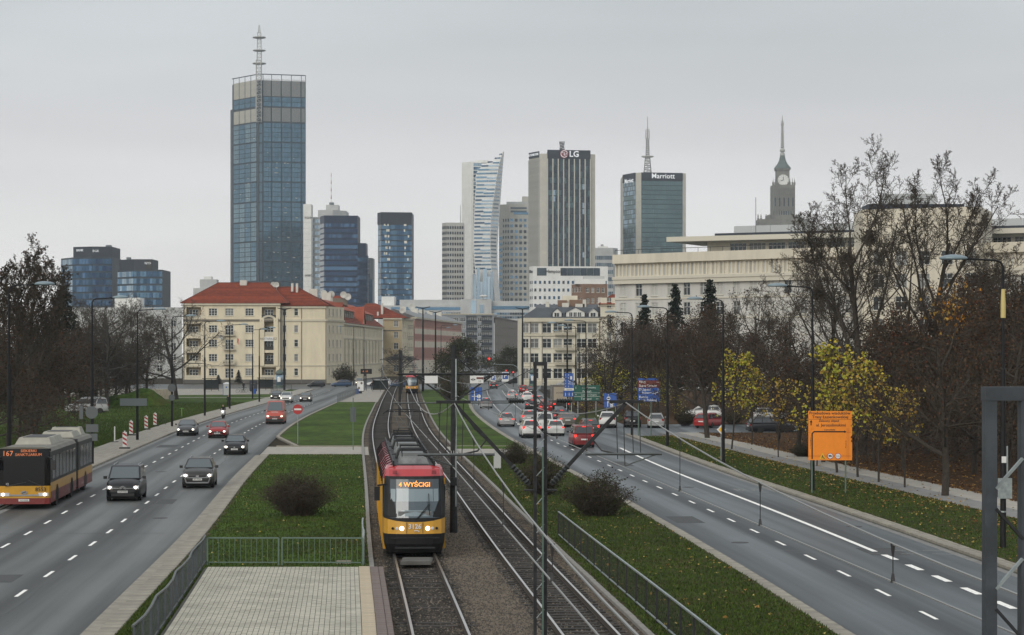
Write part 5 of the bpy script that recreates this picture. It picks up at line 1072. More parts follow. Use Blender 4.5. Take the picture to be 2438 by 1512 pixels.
# ---------------------------------------------------------------- catenary
MASTS = [-16, 50, 92, 200, 262, 306, 350, 395, 440]
def ribs(mb, a, b, r, n_=6, mi=0):
    a = Vector(a); b = Vector(b); pts = []; rad = []
    for i in range(n_*2 + 1): pts.append(a.lerp(b, i/(n_*2))); rad.append(r if i % 2 else r*.55)
    mb.tube(pts, rad, 8, mi)
def reg_arm(t, s, zc=5.42, x0=1.06, x1=2.85, r=.035):
    mb = MB(); mb.tube([(s*x0, 0, zc), (s*x1, 0, zc)], r, 6); mb.tube([(s*(x1 - .1), 0, zc), (s*2.0, .1, 5.14)], .018, 5); return mb.build('registration_arm', 'galv_dark', t)
def lattice_mast(Y, label, arms=True):
    cm = 'dark_steel' if arms else 'mast_grey'
    t = thing('catenary_mast', label, 'mast', (AX(Y) + 2.0, Y, 0), heading(AX, Y), 'catenary masts'); top = 7.48
    for s in (-1, 1):
        mb = MB(); mb.box(s*.12 - .034, s*.12 + .034, -.04, .05, 0, top); mb.box(s*.12 - .038, s*.12 + .038, -.055, -.04, 0, top); mb.build('column', cm, t)
    mb = MB(); mb.box(-.16, .16, -.06, .055, top, top + .09); mb.build('cap', cm, t)
    z = .3; k = 0
    while z < top - .4:
        mb = MB(); mb.bar((-.09, -.05, z + (.2 if k % 2 else 0)), (.09, -.05, z + (0 if k % 2 else .2)), .028, .018); mb.build('brace', 'galv' if k % 2 == 0 else 'dark_steel', t); z += .33; k += 1
    mb = MB(); mb.tube([(.05, -.17, 0), (.05, -.17, 5.6)], .022, 6); mb.build('conduit', 'green_steel', t)
    for s in ((-1, 1) if arms else ()):
        mb = MB(); mb.bar((s*.25, 0, 4.72), (s*2.0, 0, 6.6), .075, .085); arm = mb.build('bracket_arm', 'dark_steel', t)
        mb = MB(); ribs(mb, (s*.28, 0, 4.75), (s*.66, 0, 5.16), .08, 6); mb.build('insulator', 'insulator', arm)
        mb = MB(); mb.bar((s*1.62, 0, 6.64), (s*2.42, 0, 6.64), .12, .07); mb.build('head_plate', 'dark_steel', arm)
        mb = MB(); mb.tube([(s*.2, 0, 6.66), (s*1.7, 0, 6.66)], .012, 5); ribs(mb, (s*.38, 0, 6.66), (s*.74, 0, 6.66), .065, 6); mb.build('tie_rod', 'insulator', t)
        reg_arm(t, s)
        mb = MB(); pts = [Vector((s*1.9, .1, 6.55)), Vector((s*1.5, .2, 6.0)), Vector((s*1.25, .15, 5.75)), Vector((s*1.45, .1, 5.5)), Vector((s*1.9, .1, 5.4))]; mb.tube(pts, .022, 5); mb.build('jumper_cable', 'wire_dark', t)
        mb = MB(); mb.box(s*.26 - .12, s*.26 + .12, -.12, .02, 4.57, 4.61); mb.build('clamp', 'dark_steel', t)
        for q_, z_ in ((1.78, 5.3), (1.95, 5.15), (2.15, 5.4), (2.32, 5.45)): mb = MB(); mb.tube([(s*q_, .05, 6.62), (s*(q_ + .04), .05, z_)], .010, 4); mb.build('hanger', 'wire_dark', t)
        mb = MB(); mb.tube([(s*.2, 0, 7.4), (s*1.0, 0, 6.98), (s*2.2, 0, 6.68)], .008, 4); mb.build('stay_wire', 'wire_dark', t)
    return t
lattice_mast(14.2, 'nearest grey steel lattice mast cut by the right picture edge', False); lattice_mast(50, 'dark lattice catenary mast with V shaped arms right of the tram')
def tube_mast(Y, label, big=False):
    t = thing('catenary_mast', label, 'mast', (AX(Y) + 2.0, Y, 0), heading(AX, Y), 'catenary masts')
    mb = MB(); mb.tube([(0, 0, 0), (0, 0, 2.5), (0, 0, 8.1)], [.17, .14, .105], 10); mb.build('pole', 'dark_steel', t)
    mb = MB(); mb.tube([(-2.4, 0, 6.85), (2.4, 0, 6.85)], .05, 6); mb.build('cross_arm', 'dark_steel', t)
    for s in (-1, 1):
        mb = MB(); mb.bar((s*.1, 0, 5.7), (s*1.75, 0, 6.85), .07); mb.bar((s*.1, 0, 7.6), (s*.95, 0, 6.85), .05); mb.build('bracket_arm', 'dark_steel', t)
        mb = MB(); ribs(mb, (s*1.2, 0, 6.60), (s*1.55, 0, 6.80), .07, 4); mb.build('insulator', 'insulator', t); reg_arm(t, s, 5.62, .15, 2.6)
    if big:
        mb = MB(); mb.box(.06, .12, -.24, -.18, 1.2, 7.5); mb.build('conduit', 'galv', t); mb = MB(); mb.box(-.12, .12, -.30, -.15, 2.1, 2.45); mb.build('clamp', 'dark_steel', t)
        text('lettering', '110', .22, 'sign_white', t, (0, -.20, 3.5), UP)
        mb = MB(); mb.box(-1.24, -.68, -.06, -.02, 6.46, 6.78); mb.build('plate', 'sign_white', t); mb = MB(); mb.box(.70, 1.28, -.06, -.02, 6.46, 6.78); p_ = mb.build('plate', 'sign_white', t)
        mb = MB(); mb.box(.98, 1.27, -.07, -.06, 6.64, 6.72); mb.build('red_bar', 'sign_brown', p_); text('lettering', '11', .13, 'sign_black', p_, (1.12, -.075, 6.54), UP); mb = MB(); mb.box(.74, .80, -.07, -.06, 6.60, 6.64); mb.box(.80, .815, -.07, -.06, 6.56, 6.68); mb.box(.85, .865, -.07, -.06, 6.56, 6.68); mb.box(.865, .93, -.07, -.06, 6.60, 6.64); mb.build('symbol', 'sign_black', p_)
    return t
tube_mast(92, 'thick dark catenary pole with V bracket and plates beside the tram', True)
ordn = ['first', 'second', 'third', 'fourth', 'fifth', 'sixth', 'seventh', 'eighth']
for k, Y in enumerate(MASTS[4:]): tube_mast(Y, ordn[k] + ' of the receding catenary poles counted behind the thick near pole')
def zmsg(y):
    for a, b in zip(MASTS, MASTS[1:]):
        if a <= y <= b: t = (y - a)/(b - a); return 6.62 - (1.15 if a < 0 else .75)*4*t*(1 - t)
    return 6.6
for off, lb in ((0, 'inbound'), (4.0, 'outbound')):
    def wxx(y):
        for a, b in zip(MASTS, MASTS[1:]):
            if a <= y <= b: t = (y - a)/(b - a); return (AX(a)*(1 - t) + AX(b)*t) + off
        return AX(y) + off
    ys = list(np.arange(-16, 440, 3.0)) + [440]
    mb = MB(); mb.tube([(wxx(y), y, zmsg(y)) for y in ys], .015, 5); ms = mb.build('messenger_wire', 'wire'); tag(ms, 'sagging upper carrier wire over the ' + lb + ' tram track', 'wire', 'overhead wires')
    mb = MB(); mb.tube([(wxx(y), y, 5.1) for y in ys], .013, 5); cw = mb.build('contact_wire', 'wire'); tag(cw, 'straight lower contact wire over the ' + lb + ' tram track', 'wire', 'overhead wires')
    for a, b in zip(MASTS, MASTS[1:]):
        nd = int((b - a)/8)
        for k in range(1, nd):
            y = a + (b - a)*k/nd; mb = MB(); z1 = zmsg(y); mb.tube([(wxx(y), y, 5.11), (wxx(y), y, z1)], .007, 4); mb.tube([(wxx(y), y, 5.09), (wxx(y), y, 5.2)], [.03, .015], 6); mb.tube([(wxx(y), y, z1 - .14), (wxx(y), y, z1 + .01)], [.012, .03], 6); mb.build('dropper', 'wire_dark', ms)
# ---------------------------------------------------------------- tram
def tram(name, label, f, y0, direction=1, lights='front', route=None, number=None, sections=(8.8, 7.2, 6.8)):
    """front face at y0 looking to -Y (direction 1: body lies behind at larger y)"""
    t = thing(name, label, 'tram', (f(y0), y0, .10), heading(f, y0))
    inv = t.matrix_basis
    prof = [(-1.175, 1.0), (-1.14, .5), (-1.0, .22), (-.7, .07), (-.35, .015), (0, 0), (.35, .015), (.7, .07), (1.0, .22), (1.14, .5), (1.175, 1.0)]
    lev = [(.22, .20, .90), (.55, .03, .97), (.93, .0, 1.0), (1.36, .04, 1.0), (1.50, .05, 1.0), (2.95, .42, .975), (3.05, .46, .965), (3.30, .66, .93), (3.42, 1.0, .86)]
    grid = [[Vector((x*k, y + dy, z)) for x, y in prof] for z, dy, k in lev]
    for i_ in (3, 4):      # the yellow front sweeps up towards its corners
        for j, (x, y) in enumerate(prof): grid[i_][j].z += .16*(abs(x)/1.175)**2.2
    bands = [('skirt', 'tram_black', 0, 2), ('front_panel', 'tram_yellow', 2, 3), ('front_mask', 'tram_black', 3, 6), ('roof_front', 'tram_red', 6, 8)]
    for n_, m_, a, b in bands:
        mb = MB(); nn = len(prof)
        for i in range(a, b):
            for j in range(nn - 1): mb.quad(grid[i][j], grid[i][j+1], grid[i+1][j+1], grid[i+1][j])
        if n_ == 'roof_front': mb.add(grid[8], [tuple(range(nn))])
        p = mb.build(n_, m_, t, smooth=True)
        if n_ == 'skirt':
            q = MB(); q.bar((-.75, -.06, .42), (.75, -.06, .42), .06); q.bar((-.9, -.02, .78), (.9, -.02, .78), .03); q.build('bumper_bar', 'dark_steel', p)
            q = MB(); q.box(-1.02, 1.02, .2, .26, .9, .93); 
        if n_ == 'front_panel':
            for s in (-1, 1):
                for x, r, m2 in ((.48, .085, 'lamp_white' if lights == 'front' else 'lens_clear'), (.66, .06, 'lens_clear' if lights == 'front' else 'lamp_red'), (.82, .05, 'tram_black')):
                    q = MB(); q.lathe((0, 0, 0), [(r, -.02), (r, .03), (r*.8, .05)], 10); o = q.build('headlight' if r > .08 else 'marker_light', m2, p, loc=(s*x, .04 + .12*x*x, 1.13)); o.rotation_euler = (R(90), 0, 0)
                q = MB(); q.box(s*.30 - .008, s*.30 + .008, -.0, .06, .95, 1.36); q.build('panel_joint', 'tram_black', p)
            if number: text('lettering', number, .24, 'plate_white', p, (0, -.03, 1.20), UP, bold=.006); q = MB(); q.bar((-.02, -.03, 1.05), (.12, -.03, 1.05), .03); q.bar((.12, -.03, 1.05), (.16, -.03, 1.01), .03); q.build('emblem', 'plate_white', p)
        if n_ == 'roof_front':
            for s in (-1, 1):
                q = MB()
                for k in range(5): q.cbox((s*(.66 + .035*k), .44, 3.2), (.014, .1, .14))
                q.build('vent', 'tram_black', p)
    def patch(name_, m_, x0, x1, za, zb, push=.012, parent=t, nx=8):
        mb = MB(); rows = []
        for z in (za, (za + zb)/2, zb):
            u = (z - 1.5)/(2.95 - 1.5); dy = .05 + (.42 - .05)*u; k = 1 - .025*u; r_ = []
            for i in range(nx + 1):
                x = x0 + (x1 - x0)*i/nx; yy = float(np.interp(abs(x), [0, .35, .7, 1.0, 1.14, 1.175], [0, .015, .07, .22, .5, 1.0])); r_.append(Vector((x*k, yy + dy - push, z)))
            rows.append(r_)
        for i in range(2):
            for j in range(nx): mb.quad(rows[i][j], rows[i][j+1], rows[i+1][j+1], rows[i+1][j])
        return mb.build(name_, m_, parent, smooth=True)
    ws = patch('windscreen', 'screen_low', -.93, .93, 1.52, 2.92)
    patch('sun_blind', 'screen_blind', -.90, .90, 2.12, 2.58, .018, ws); dp = patch('display', 'display_dark', -.93, .93, 2.62, 2.94, .02, ws)
    q = MB(); q.box(-.01, .01, .02, .03, 1.55, 2.9); 
    if route:
        o = text('lettering', route, .235, 'led_amber', dp, (0, .335, 2.74), (R(76), 0, 0), bold=.004); o.location.y = .31
        q = MB(); q.box(-.62, .62, .0, .30, 0, .16); o = q.build('dashboard', 'roof_box', ws, loc=(0, .10, 1.60))
        patch('dash_panel', 'screen_blind', -.5, .55, 1.58, 1.80, .014, ws)
    q = MB(); q.bar((.10, .02, 1.52), (.55, .06, 2.05), .025); q.bar((.55, .05, 1.62), (.52, .16, 2.42), .03); q.bar((.14, .02, 1.52), (.57, .06, 2.0), .02); q.build('wiper', 'tram_black', t)
    for s in (-1, 1):
        q = MB(); q.add([(s*1.165, 1.0, 1.62), (s*1.12, .60, 1.62), (s*1.09, .80, 2.85), (s*1.15, 1.2, 2.85)], [(0, 1, 2, 3)]); q.build('corner_window', 'tram_glass', t)
    q = MB(); q.bar((-1.05, .55, 2.75), (-1.38, .35, 2.72), .06); q.cbox((-1.40, .36, 2.42), (.20, .16, .52)); q.build('mirror', 'tram_black', t)
    y = 1.0; hd = heading(f, y0); ca, sa = math.cos(-hd), math.sin(-hd)
    for k, L in enumerate(sections):
        # section ends follow the track
        ya, yb = y, y + L - .5; pa = (f(y0 + ya) - f(y0), ya); pb = (f(y0 + yb) - f(y0), yb)
        la = (pa[0]*ca - pa[1]*sa, pa[0]*sa + pa[1]*ca); lb_ = (pb[0]*ca - pb[1]*sa, pb[0]*sa + pb[1]*ca); ang = math.atan2(-(lb_[0] - la[0]), lb_[1] - la[1]); LL_ = math.dist(la, lb_)
        def pt(n_, m_, mb, smooth=False): return mb.build(n_, m_, t, smooth, loc=(la[0], la[1], 0), rz=ang)
        mb = MB(); mb.box(-1.175, 1.175, 0, LL_, .30, 1.42); mb.box(-1.172, 1.172, 0, LL_, 2.72, 2.95); low = pt('side_panel', 'tram_yellow', mb)
        mb = MB(); mb.extr([(-1.17, 2.95), (-1.15, 3.05), (-.95, 3.35), (-.80, 3.40), (.80, 3.40), (.95, 3.35), (1.15, 3.05), (1.17, 2.95)], 'y', 0, LL_); pt('roof', 'tram_red', mb)
        mb = MB(); mb.box(-1.16, 1.16, .02, LL_ - .02, 1.42, 2.72); pt('window_band', 'tram_black', mb)
        for s in (-1, 1):
            nw = 5; 
            for j in range(nw):
                a, b = LL_*(j + .06)/nw, LL_*(j + .94)/nw; mb = MB(); mb.box(s*1.166 - .012, s*1.166 + .012, a, b, 1.5, 2.66); pt('window', 'tram_glass', mb)
                if j in (1, 3):
                    mb = MB(); mb.box(s*1.182 - .012, s*1.182 + .012, a - .02, a + .10, .35, 2.7); mb.box(s*1.182 - .012, s*1.182 + .012, b - .10, b + .02, .35, 2.7); pt('door', 'tram_yellow', mb)
        mb = MB(); mb.box(-1.05, 1.05, .3, LL_ - .3, .05, .30); pt('bogie', 'tram_black', mb)
        mb = MB(); mb.box(-.78, .78, .1, LL_ - .1, 3.40, 3.44); mb.box(-.80, -.74, 0, LL_, 3.38, 3.60); mb.box(.74, .80, 0, LL_, 3.38, 3.60); pt('roof_tray', 'tram_black', mb)
        for j, (a, b, w_, h_, m_) in enumerate(((.9, 1.5, .60, .26, 'roof_box'), (2.0, 3.6, .56, .36, 'roof_box'), (3.9, 4.6, .5, .25, 'dark_steel'), (4.8, 6.1, .6, .38, 'dark_steel'))):
            mb = MB(); mb.add([(-w_, a, 3.44), (w_, a, 3.44), (w_, b, 3.44), (-w_, b, 3.44), (-w_*.8, a + .1, 3.44 + h_), (w_*.8, a + .1, 3.44 + h_), (w_*.8, b - .1, 3.44 + h_), (-w_*.8, b - .1, 3.44 + h_)], [(0, 1, 5, 4), (1, 2, 6, 5), (2, 3, 7, 6), (3, 0, 4, 7), (4, 5, 6, 7)]); pt('roof_equipment', m_, mb)
            mb = MB(); q = [(-.42, a + .3, 3.5), (-.42, a + .3, 3.98), (.42, a + .3, 3.98), (.42, a + .3, 3.5)]; mb.tube(q, .025, 5); pt('hoop', 'dark_steel', mb)
        for j in range(5):
            mb = MB(); yy = LL_*(j + .5)/5; mb.tube([(-1.19, yy, 2.7), (-1.17, yy, 3.05), (-.97, yy, 3.37), (-.80, yy, 3.45)], .02, 4); pt('roof_rib', 'tram_black', mb)
        if k < len(sections) - 1: mb = MB(); mb.box(-1.08, 1.08, LL_ - .05, LL_ + .55, .4, 3.2); pt('bellows', 'tram_black', mb)
        if k == len(sections) - 1: mb = MB(); mb.extr([(-1.17, .3), (-1.17, 2.95), (-.9, 3.36), (.9, 3.36), (1.17, 2.95), (1.17, .3)], 'y', LL_, LL_ + .25); pt('rear_wall', 'tram_yellow', mb)
        y += L
    # pantograph
    yy = 18.6; px_ = f(y0 + yy) - f(y0); l = (px_*ca - yy*sa, px_*sa + yy*ca); pg = MB()
    z0, z1 = 3.7, 4.98
    for s in (-1, 1):
        pg.tube([(s*.45, -.7, z0), (s*.45, .7, z0)], .03, 5); pg.tube([(s*.42, .5, z0), (s*.22, -.75, z0 + .55)], .022, 5); pg.tube([(s*.22, -.75, z0 + .55), (s*.42, .1, z1)], .018, 5); pg.tube([(s*.22, -.75, z0 + .55), (-s*.40, .1, z1 - .02)], .010, 4)
    pg.tube([(-.45, -.7, z0), (.45, -.7, z0)], .03, 5); pg.tube([(-.22, -.75, z0 + .55), (.22, -.75, z0 + .55)], .02, 5)
    pp = pg.build('pantograph', 'galv_dark', t, loc=(l[0], l[1], 0))
    hb = MB(); hb.tube([(-.95, .1, z1 - .12), (-.72, .1, z1 + .05), (0, .1, z1 + .09), (.72, .1, z1 + .05), (.95, .1, z1 - .12)], .028, 6); hb.tube([(-.8, .28, z1 - .02), (.8, .28, z1 - .02)], .02, 5); hb.build('collector_head', 'dark_steel', pp)
    return t
tram('tram', 'red and yellow tram with lit amber route display coming towards us', AX, 80.0, 1, 'front', '4 WYŚCIGI', '3126')
far = tram('tram', 'distant yellow tram seen from behind with red tail lights', BX, 397.0, 1, 'rear', None, None)
# ================================================================== road vehicles
def paint(name, col, metal=.0): return mat(name, col, .35, metal, coat=.22, var=.05, scale=1.2, spec=.35)
for n_, c_ in (('p_black', (.007, .008, .010)), ('p_white', (.58, .58, .56)), ('p_silver', (.30, .305, .305)), ('p_grey', (.06, .063, .066)), ('p_dark', (.018, .02, .023)), ('p_red', (.30, .022, .022)), ('p_darkred', (.17, .018, .02)), ('p_blue', (.025, .055, .11)), ('p_brick', (.42, .075, .05)), ('p_taupe', (.13, .12, .105)), ('p_green', (.055, .065, .06)), ('p_beige', (.36, .31, .24)), ('p_navy', (.018, .025, .045)), ('p_olive', (.028, .028, .026))): paint(n_, c_)
# body shapes: length, width, height, then side outline in (fraction of length from the front, height)
CAR = {
 'hatch': dict(L=4.0, W=1.70, H=1.47, hood=.92, belt=.95, wsb=.24, wst=.40, rft=.86, rfb=.97, tail=.93, nose=.66, wb=(.19, .80), r=.31),
 'sedan': dict(L=4.65, W=1.80, H=1.46, hood=.90, belt=.96, wsb=.26, wst=.42, rft=.70, rfb=.86, tail=1.00, nose=.66, wb=(.19, .79), r=.32),
 'wagon': dict(L=4.6, W=1.79, H=1.48, hood=.92, belt=.96, wsb=.25, wst=.40, rft=.90, rfb=.98, tail=.95, nose=.66, wb=(.19, .78), r=.32),
 'suv':   dict(L=4.34, W=1.82, H=1.66, hood=1.08, belt=1.10, wsb=.26, wst=.40, rft=.88, rfb=.97, tail=1.08, nose=.82, wb=(.19, .80), r=.36),
 'mpv':   dict(L=4.4, W=1.81, H=1.80, hood=1.08, belt=1.12, wsb=.19, wst=.37, rft=.95, rfb=.985, tail=1.1, nose=.80, wb=(.19, .81), r=.32),
 'van':   dict(L=5.5, W=2.0, H=2.45, hood=1.30, belt=1.36, wsb=.14, wst=.29, rft=.985, rfb=.995, tail=1.36, nose=.95, wb=(.17, .80), r=.35),
}
CM = {}
def car_meshes(kind, pm):
    if (kind, pm) in CM: return CM[kind, pm]
    c = CAR[kind]; L, W, H = c['L'], c['W'], c['H']; hw = W/2; o = []
    Yf = lambda t: t*L
    # lower body: stations along the length
    st = [(0.0, .72, c['nose']*.80, .42), (.012, .86, c['nose'], .30), (.05, .95, c['nose'] + (c['hood'] - c['nose'])*.45, .24), (c['wsb'] - .04, 1.0, c['hood'], .21), (c['wsb'] + .03, 1.0, c['belt'], .21), (.60, 1.0, c['belt'] + .02, .21), (c['rfb'] - .04, .98, max(c['tail'], c['belt'] - .02), .24), (.985, .93, c['tail'] - .06, .30), (1.0, .84, c['tail'] - .20, .42)]
    mb = MB(); rings = []
    for t, k, zt, zb in st:
        w_ = hw*k; zm = (zt + zb)/2 + .02; sh = .045
        rings.append([Vector((-w_ + .06, Yf(t), zb)), Vector((-w_ + .005, Yf(t), zb + .12)), Vector((-w_, Yf(t), zm)), Vector((-w_ + .03, Yf(t), zt - .14)), Vector((-w_ + .13, Yf(t), zt - .015)), Vector((-w_*.45, Yf(t), zt + sh*.8)), Vector((0, Yf(t), zt + sh)),
                      Vector((w_*.45, Yf(t), zt + sh*.8)), Vector((w_ - .13, Yf(t), zt - .015)), Vector((w_ - .03, Yf(t), zt - .14)), Vector((w_, Yf(t), zm)), Vector((w_ - .005, Yf(t), zb + .12)), Vector((w_ - .06, Yf(t), zb))])
    n = len(rings[0]); vs_ = [p for r in rings for p in r]; fs = []
    for i in range(len(rings) - 1):
        for j in range(n - 1): fs.append((i*n + j, (i+1)*n + j, (i+1)*n + j + 1, i*n + j + 1))
        fs.append((i*n + n - 1, (i+1)*n + n - 1, (i+1)*n, i*n))
    fs.append(tuple(range(n))); fs.append(tuple(reversed(range((len(rings)-1)*n, len(rings)*n)))); mb.add(vs_, fs); o.append(('body', mb.mesh('body', pm, True), None))
    # cabin
    rw_ = hw*.70 if kind not in ('van', 'mpv') else hw*.82; bw = hw - .07; zb = c['belt'] + .02
    ca = [Vector((-bw, Yf(c['wsb']), zb)), Vector((bw, Yf(c['wsb']), zb)), Vector((bw*.97, Yf(c['rfb']), zb)), Vector((-bw*.97, Yf(c['rfb']), zb))]
    ct = [Vector((-rw_, Yf(c['wst']), H - .05)), Vector((rw_, Yf(c['wst']), H - .05)), Vector((rw_*.96, Yf(c['rft']), H - .07)), Vector((-rw_*.96, Yf(c['rft']), H - .07))]
    mb = MB(); yr = Yf((c['wst'] + c['rft'])/2); rt_ = [Vector((-rw_*.9, Yf(c['wst']) + .12, H)), Vector((rw_*.9, Yf(c['wst']) + .12, H)), Vector((rw_*.86, Yf(c['rft']) - .12, H - .01)), Vector((-rw_*.86, Yf(c['rft']) - .12, H - .01))]
    mb.add(ca + ct + rt_, [(0, 1, 5, 4), (1, 2, 6, 5), (2, 3, 7, 6), (3, 0, 4, 7), (4, 5, 9, 8), (5, 6, 10, 9), (6, 7, 11, 10), (7, 4, 8, 11), (8, 9, 10, 11)]); o.append(('cabin', mb.mesh('cabin', pm), None))
    def inset(q, f, push):
        c0 = sum(q, Vector())/4; nrm = (q[1] - q[0]).cross(q[3] - q[0]).normalized(); q2 = [p + (c0 - p)*f for p in q]; return [p + nrm*push for p in q2]
    def glassq(name, q, m_, f=.08):
        q = inset(q, f, .012); mb = MB(); mb.add(q, [(0, 1, 2, 3)]); o.append((name, mb.mesh(name, m_), None))
    glassq('windscreen', [ca[0], ca[1], ct[1], ct[0]], 'wind_glass', .09); glassq('rear_window', [ca[2], ca[3], ct[3], ct[2]], 'car_glass', .14 if kind != 'van' else .3)
    for s, (b0, b1, t0, t1) in ((1, (ca[1], ca[2], ct[1], ct[2])), (-1, (ca[3], ca[0], ct[3], ct[0]))):
        if s < 0: b0, b1, t0, t1 = ca[3], ca[0], ct[3], ct[0]
        nw = 2 if kind in ('hatch', 'sedan') else 3
        if kind == 'van': nw = 1
        for k in range(nw):
            a, b = k/nw, (k + 1)/nw
            if kind == 'van': a, b = (.02, .22) if s > 0 else (.78, .98)
            glassq('side_window', [b0.lerp(b1, a), b0.lerp(b1, b), t0.lerp(t1, b), t0.lerp(t1, a)], 'car_glass', .10)
    zl = c['nose']*.92; ln = .40 if kind not in ('van',) else .32
    for s in (-1, 1):
        mb = MB(); x0, x1 = s*hw*.58, s*hw*.90; mb.add([(x0, -.005, zl - .09), (x1, .09, zl - .10), (x1*1.02, .16, zl + .08), (x0*1.05, .03, zl + .06), (x0, .12, zl - .09), (x1, .25, zl - .10), (x1, .3, zl + .06), (x0, .15, zl + .05)], [(0, 1, 2, 3), (1, 5, 6, 2), (3, 2, 6, 7), (0, 3, 7, 4), (0, 4, 5, 1)]); o.append(('headlight', mb.mesh('headlight', 'lens_clear'), 'F'))
        q = MB(); q.lathe((0, 0, 0), [(.085, 0), (.085, .02), (.05, .04)], 8); 
        for i_ in range(len(q.v)): p = q.v[i_]; q.v[i_] = (s*hw*.74 + p[0], .02 - p[2], zl - .01 + p[1])
        o.append(('lamp', q.mesh('lamp', 'lamp_white'), 'L'))
        zt = c['tail'] - .14; mb = MB(); xo = s*(hw*.90); hh = .13 if kind in ('sedan', 'hatch') else .22; mb.box(min(xo, xo - s*.22), max(xo, xo - s*.22), L - .10, L - .015, zt - hh/2, zt + hh/2); o.append(('tail_light', mb.mesh('tail_light', 'tail_red'), 'T'))
        mb = MB(); mb.box(s*(hw + .02) - .0, s*(hw + .20), Yf(c['wsb']) + .22, Yf(c['wsb']) + .32, c['belt'] + .0, c['belt'] + .15) if s > 0 else mb.box(s*(hw + .20), s*(hw + .02), Yf(c['wsb']) + .22, Yf(c['wsb']) + .32, c['belt'], c['belt'] + .15); o.append(('mirror', mb.mesh('mirror', pm if kind not in ('van', 'mpv') else 'black_plastic'), None))
    mb = MB(); mb.box(-hw*.56, hw*.56, -.02, .05, c['nose']*.74, c['nose']*.90); o.append(('grille', mb.mesh('grille', 'black_plastic'), None))
    mb = MB(); mb.box(-hw*.66, hw*.66, -.015, .06, .27, c['nose']*.52); o.append(('air_intake', mb.mesh('air_intake', 'black_plastic'), None))
    mb = MB(); mb.box(-hw*.86, hw*.86, L - .10, L + .02, .26, .42); o.append(('bumper', mb.mesh('bumper', 'black_plastic' if kind in ('suv', 'van') else pm), None))
    mb = MB(); mb.box(-.26, .26, -.045, -.02, c['nose']*.56, c['nose']*.56 + .115); o.append(('number_plate', mb.mesh('number_plate', 'plate_white'), None))
    mb = MB(); zz_ = c['tail'] - .33 if kind == 'sedan' else .62; mb.box(-.26, .26, L + .005, L + .03, zz_, zz_ + .115); o.append(('number_plate', mb.mesh('number_plate', 'plate_white'), None))
    if kind in ('suv', 'mpv', 'wagon'):
        for s in (-1, 1): mb = MB(); mb.tube([(s*rw_*.86, Yf(c['wst']) + .2, H - .02), (s*rw_*.86, Yf(c['wst']) + .4, H + .06), (s*rw_*.86, Yf(c['rft']) - .4, H + .06), (s*rw_*.86, Yf(c['rft']) - .2, H - .03)], .022, 5); o.append(('roof_rail', mb.mesh('roof_rail', 'alloy'), None))
    mb = MB(); mb.box(-hw + .16, hw - .16, .25, L - .25, .13, .34); o.append(('underbody_box', mb.mesh('underbody_box', 'rubber'), None))  # black box added under each car to block light and deepen contact shade
    # wheels
    r = c['r']; ty = MB(); ri = MB()
    for x0, x1 in ((-.10, .10),):
        k = 16; pr = [(r*.62, x0), (r*.96, x0), (r, x0 + .03), (r, x1 - .03), (r*.96, x1), (r*.62, x1)]
        ty.lathe((0, 0, 0), [(a, b) for a, b in pr], k)
    ri.lathe((0, 0, 0), [(r*.60, -.095), (r*.62, .0), (r*.60, .095)], 10)
    for q in (ty, ri): q.v = [(p[2], p[0], p[1]) for p in q.v]
    wh = [(s*(hw - .11), Yf(t), r) for s in (-1, 1) for t in c['wb']]
    CM[kind, pm] = (o, ty.mesh('tyre', 'rubber', True), ri.mesh('rim', 'alloy'), wh, c)
    return CM[kind, pm]
TXT = {}
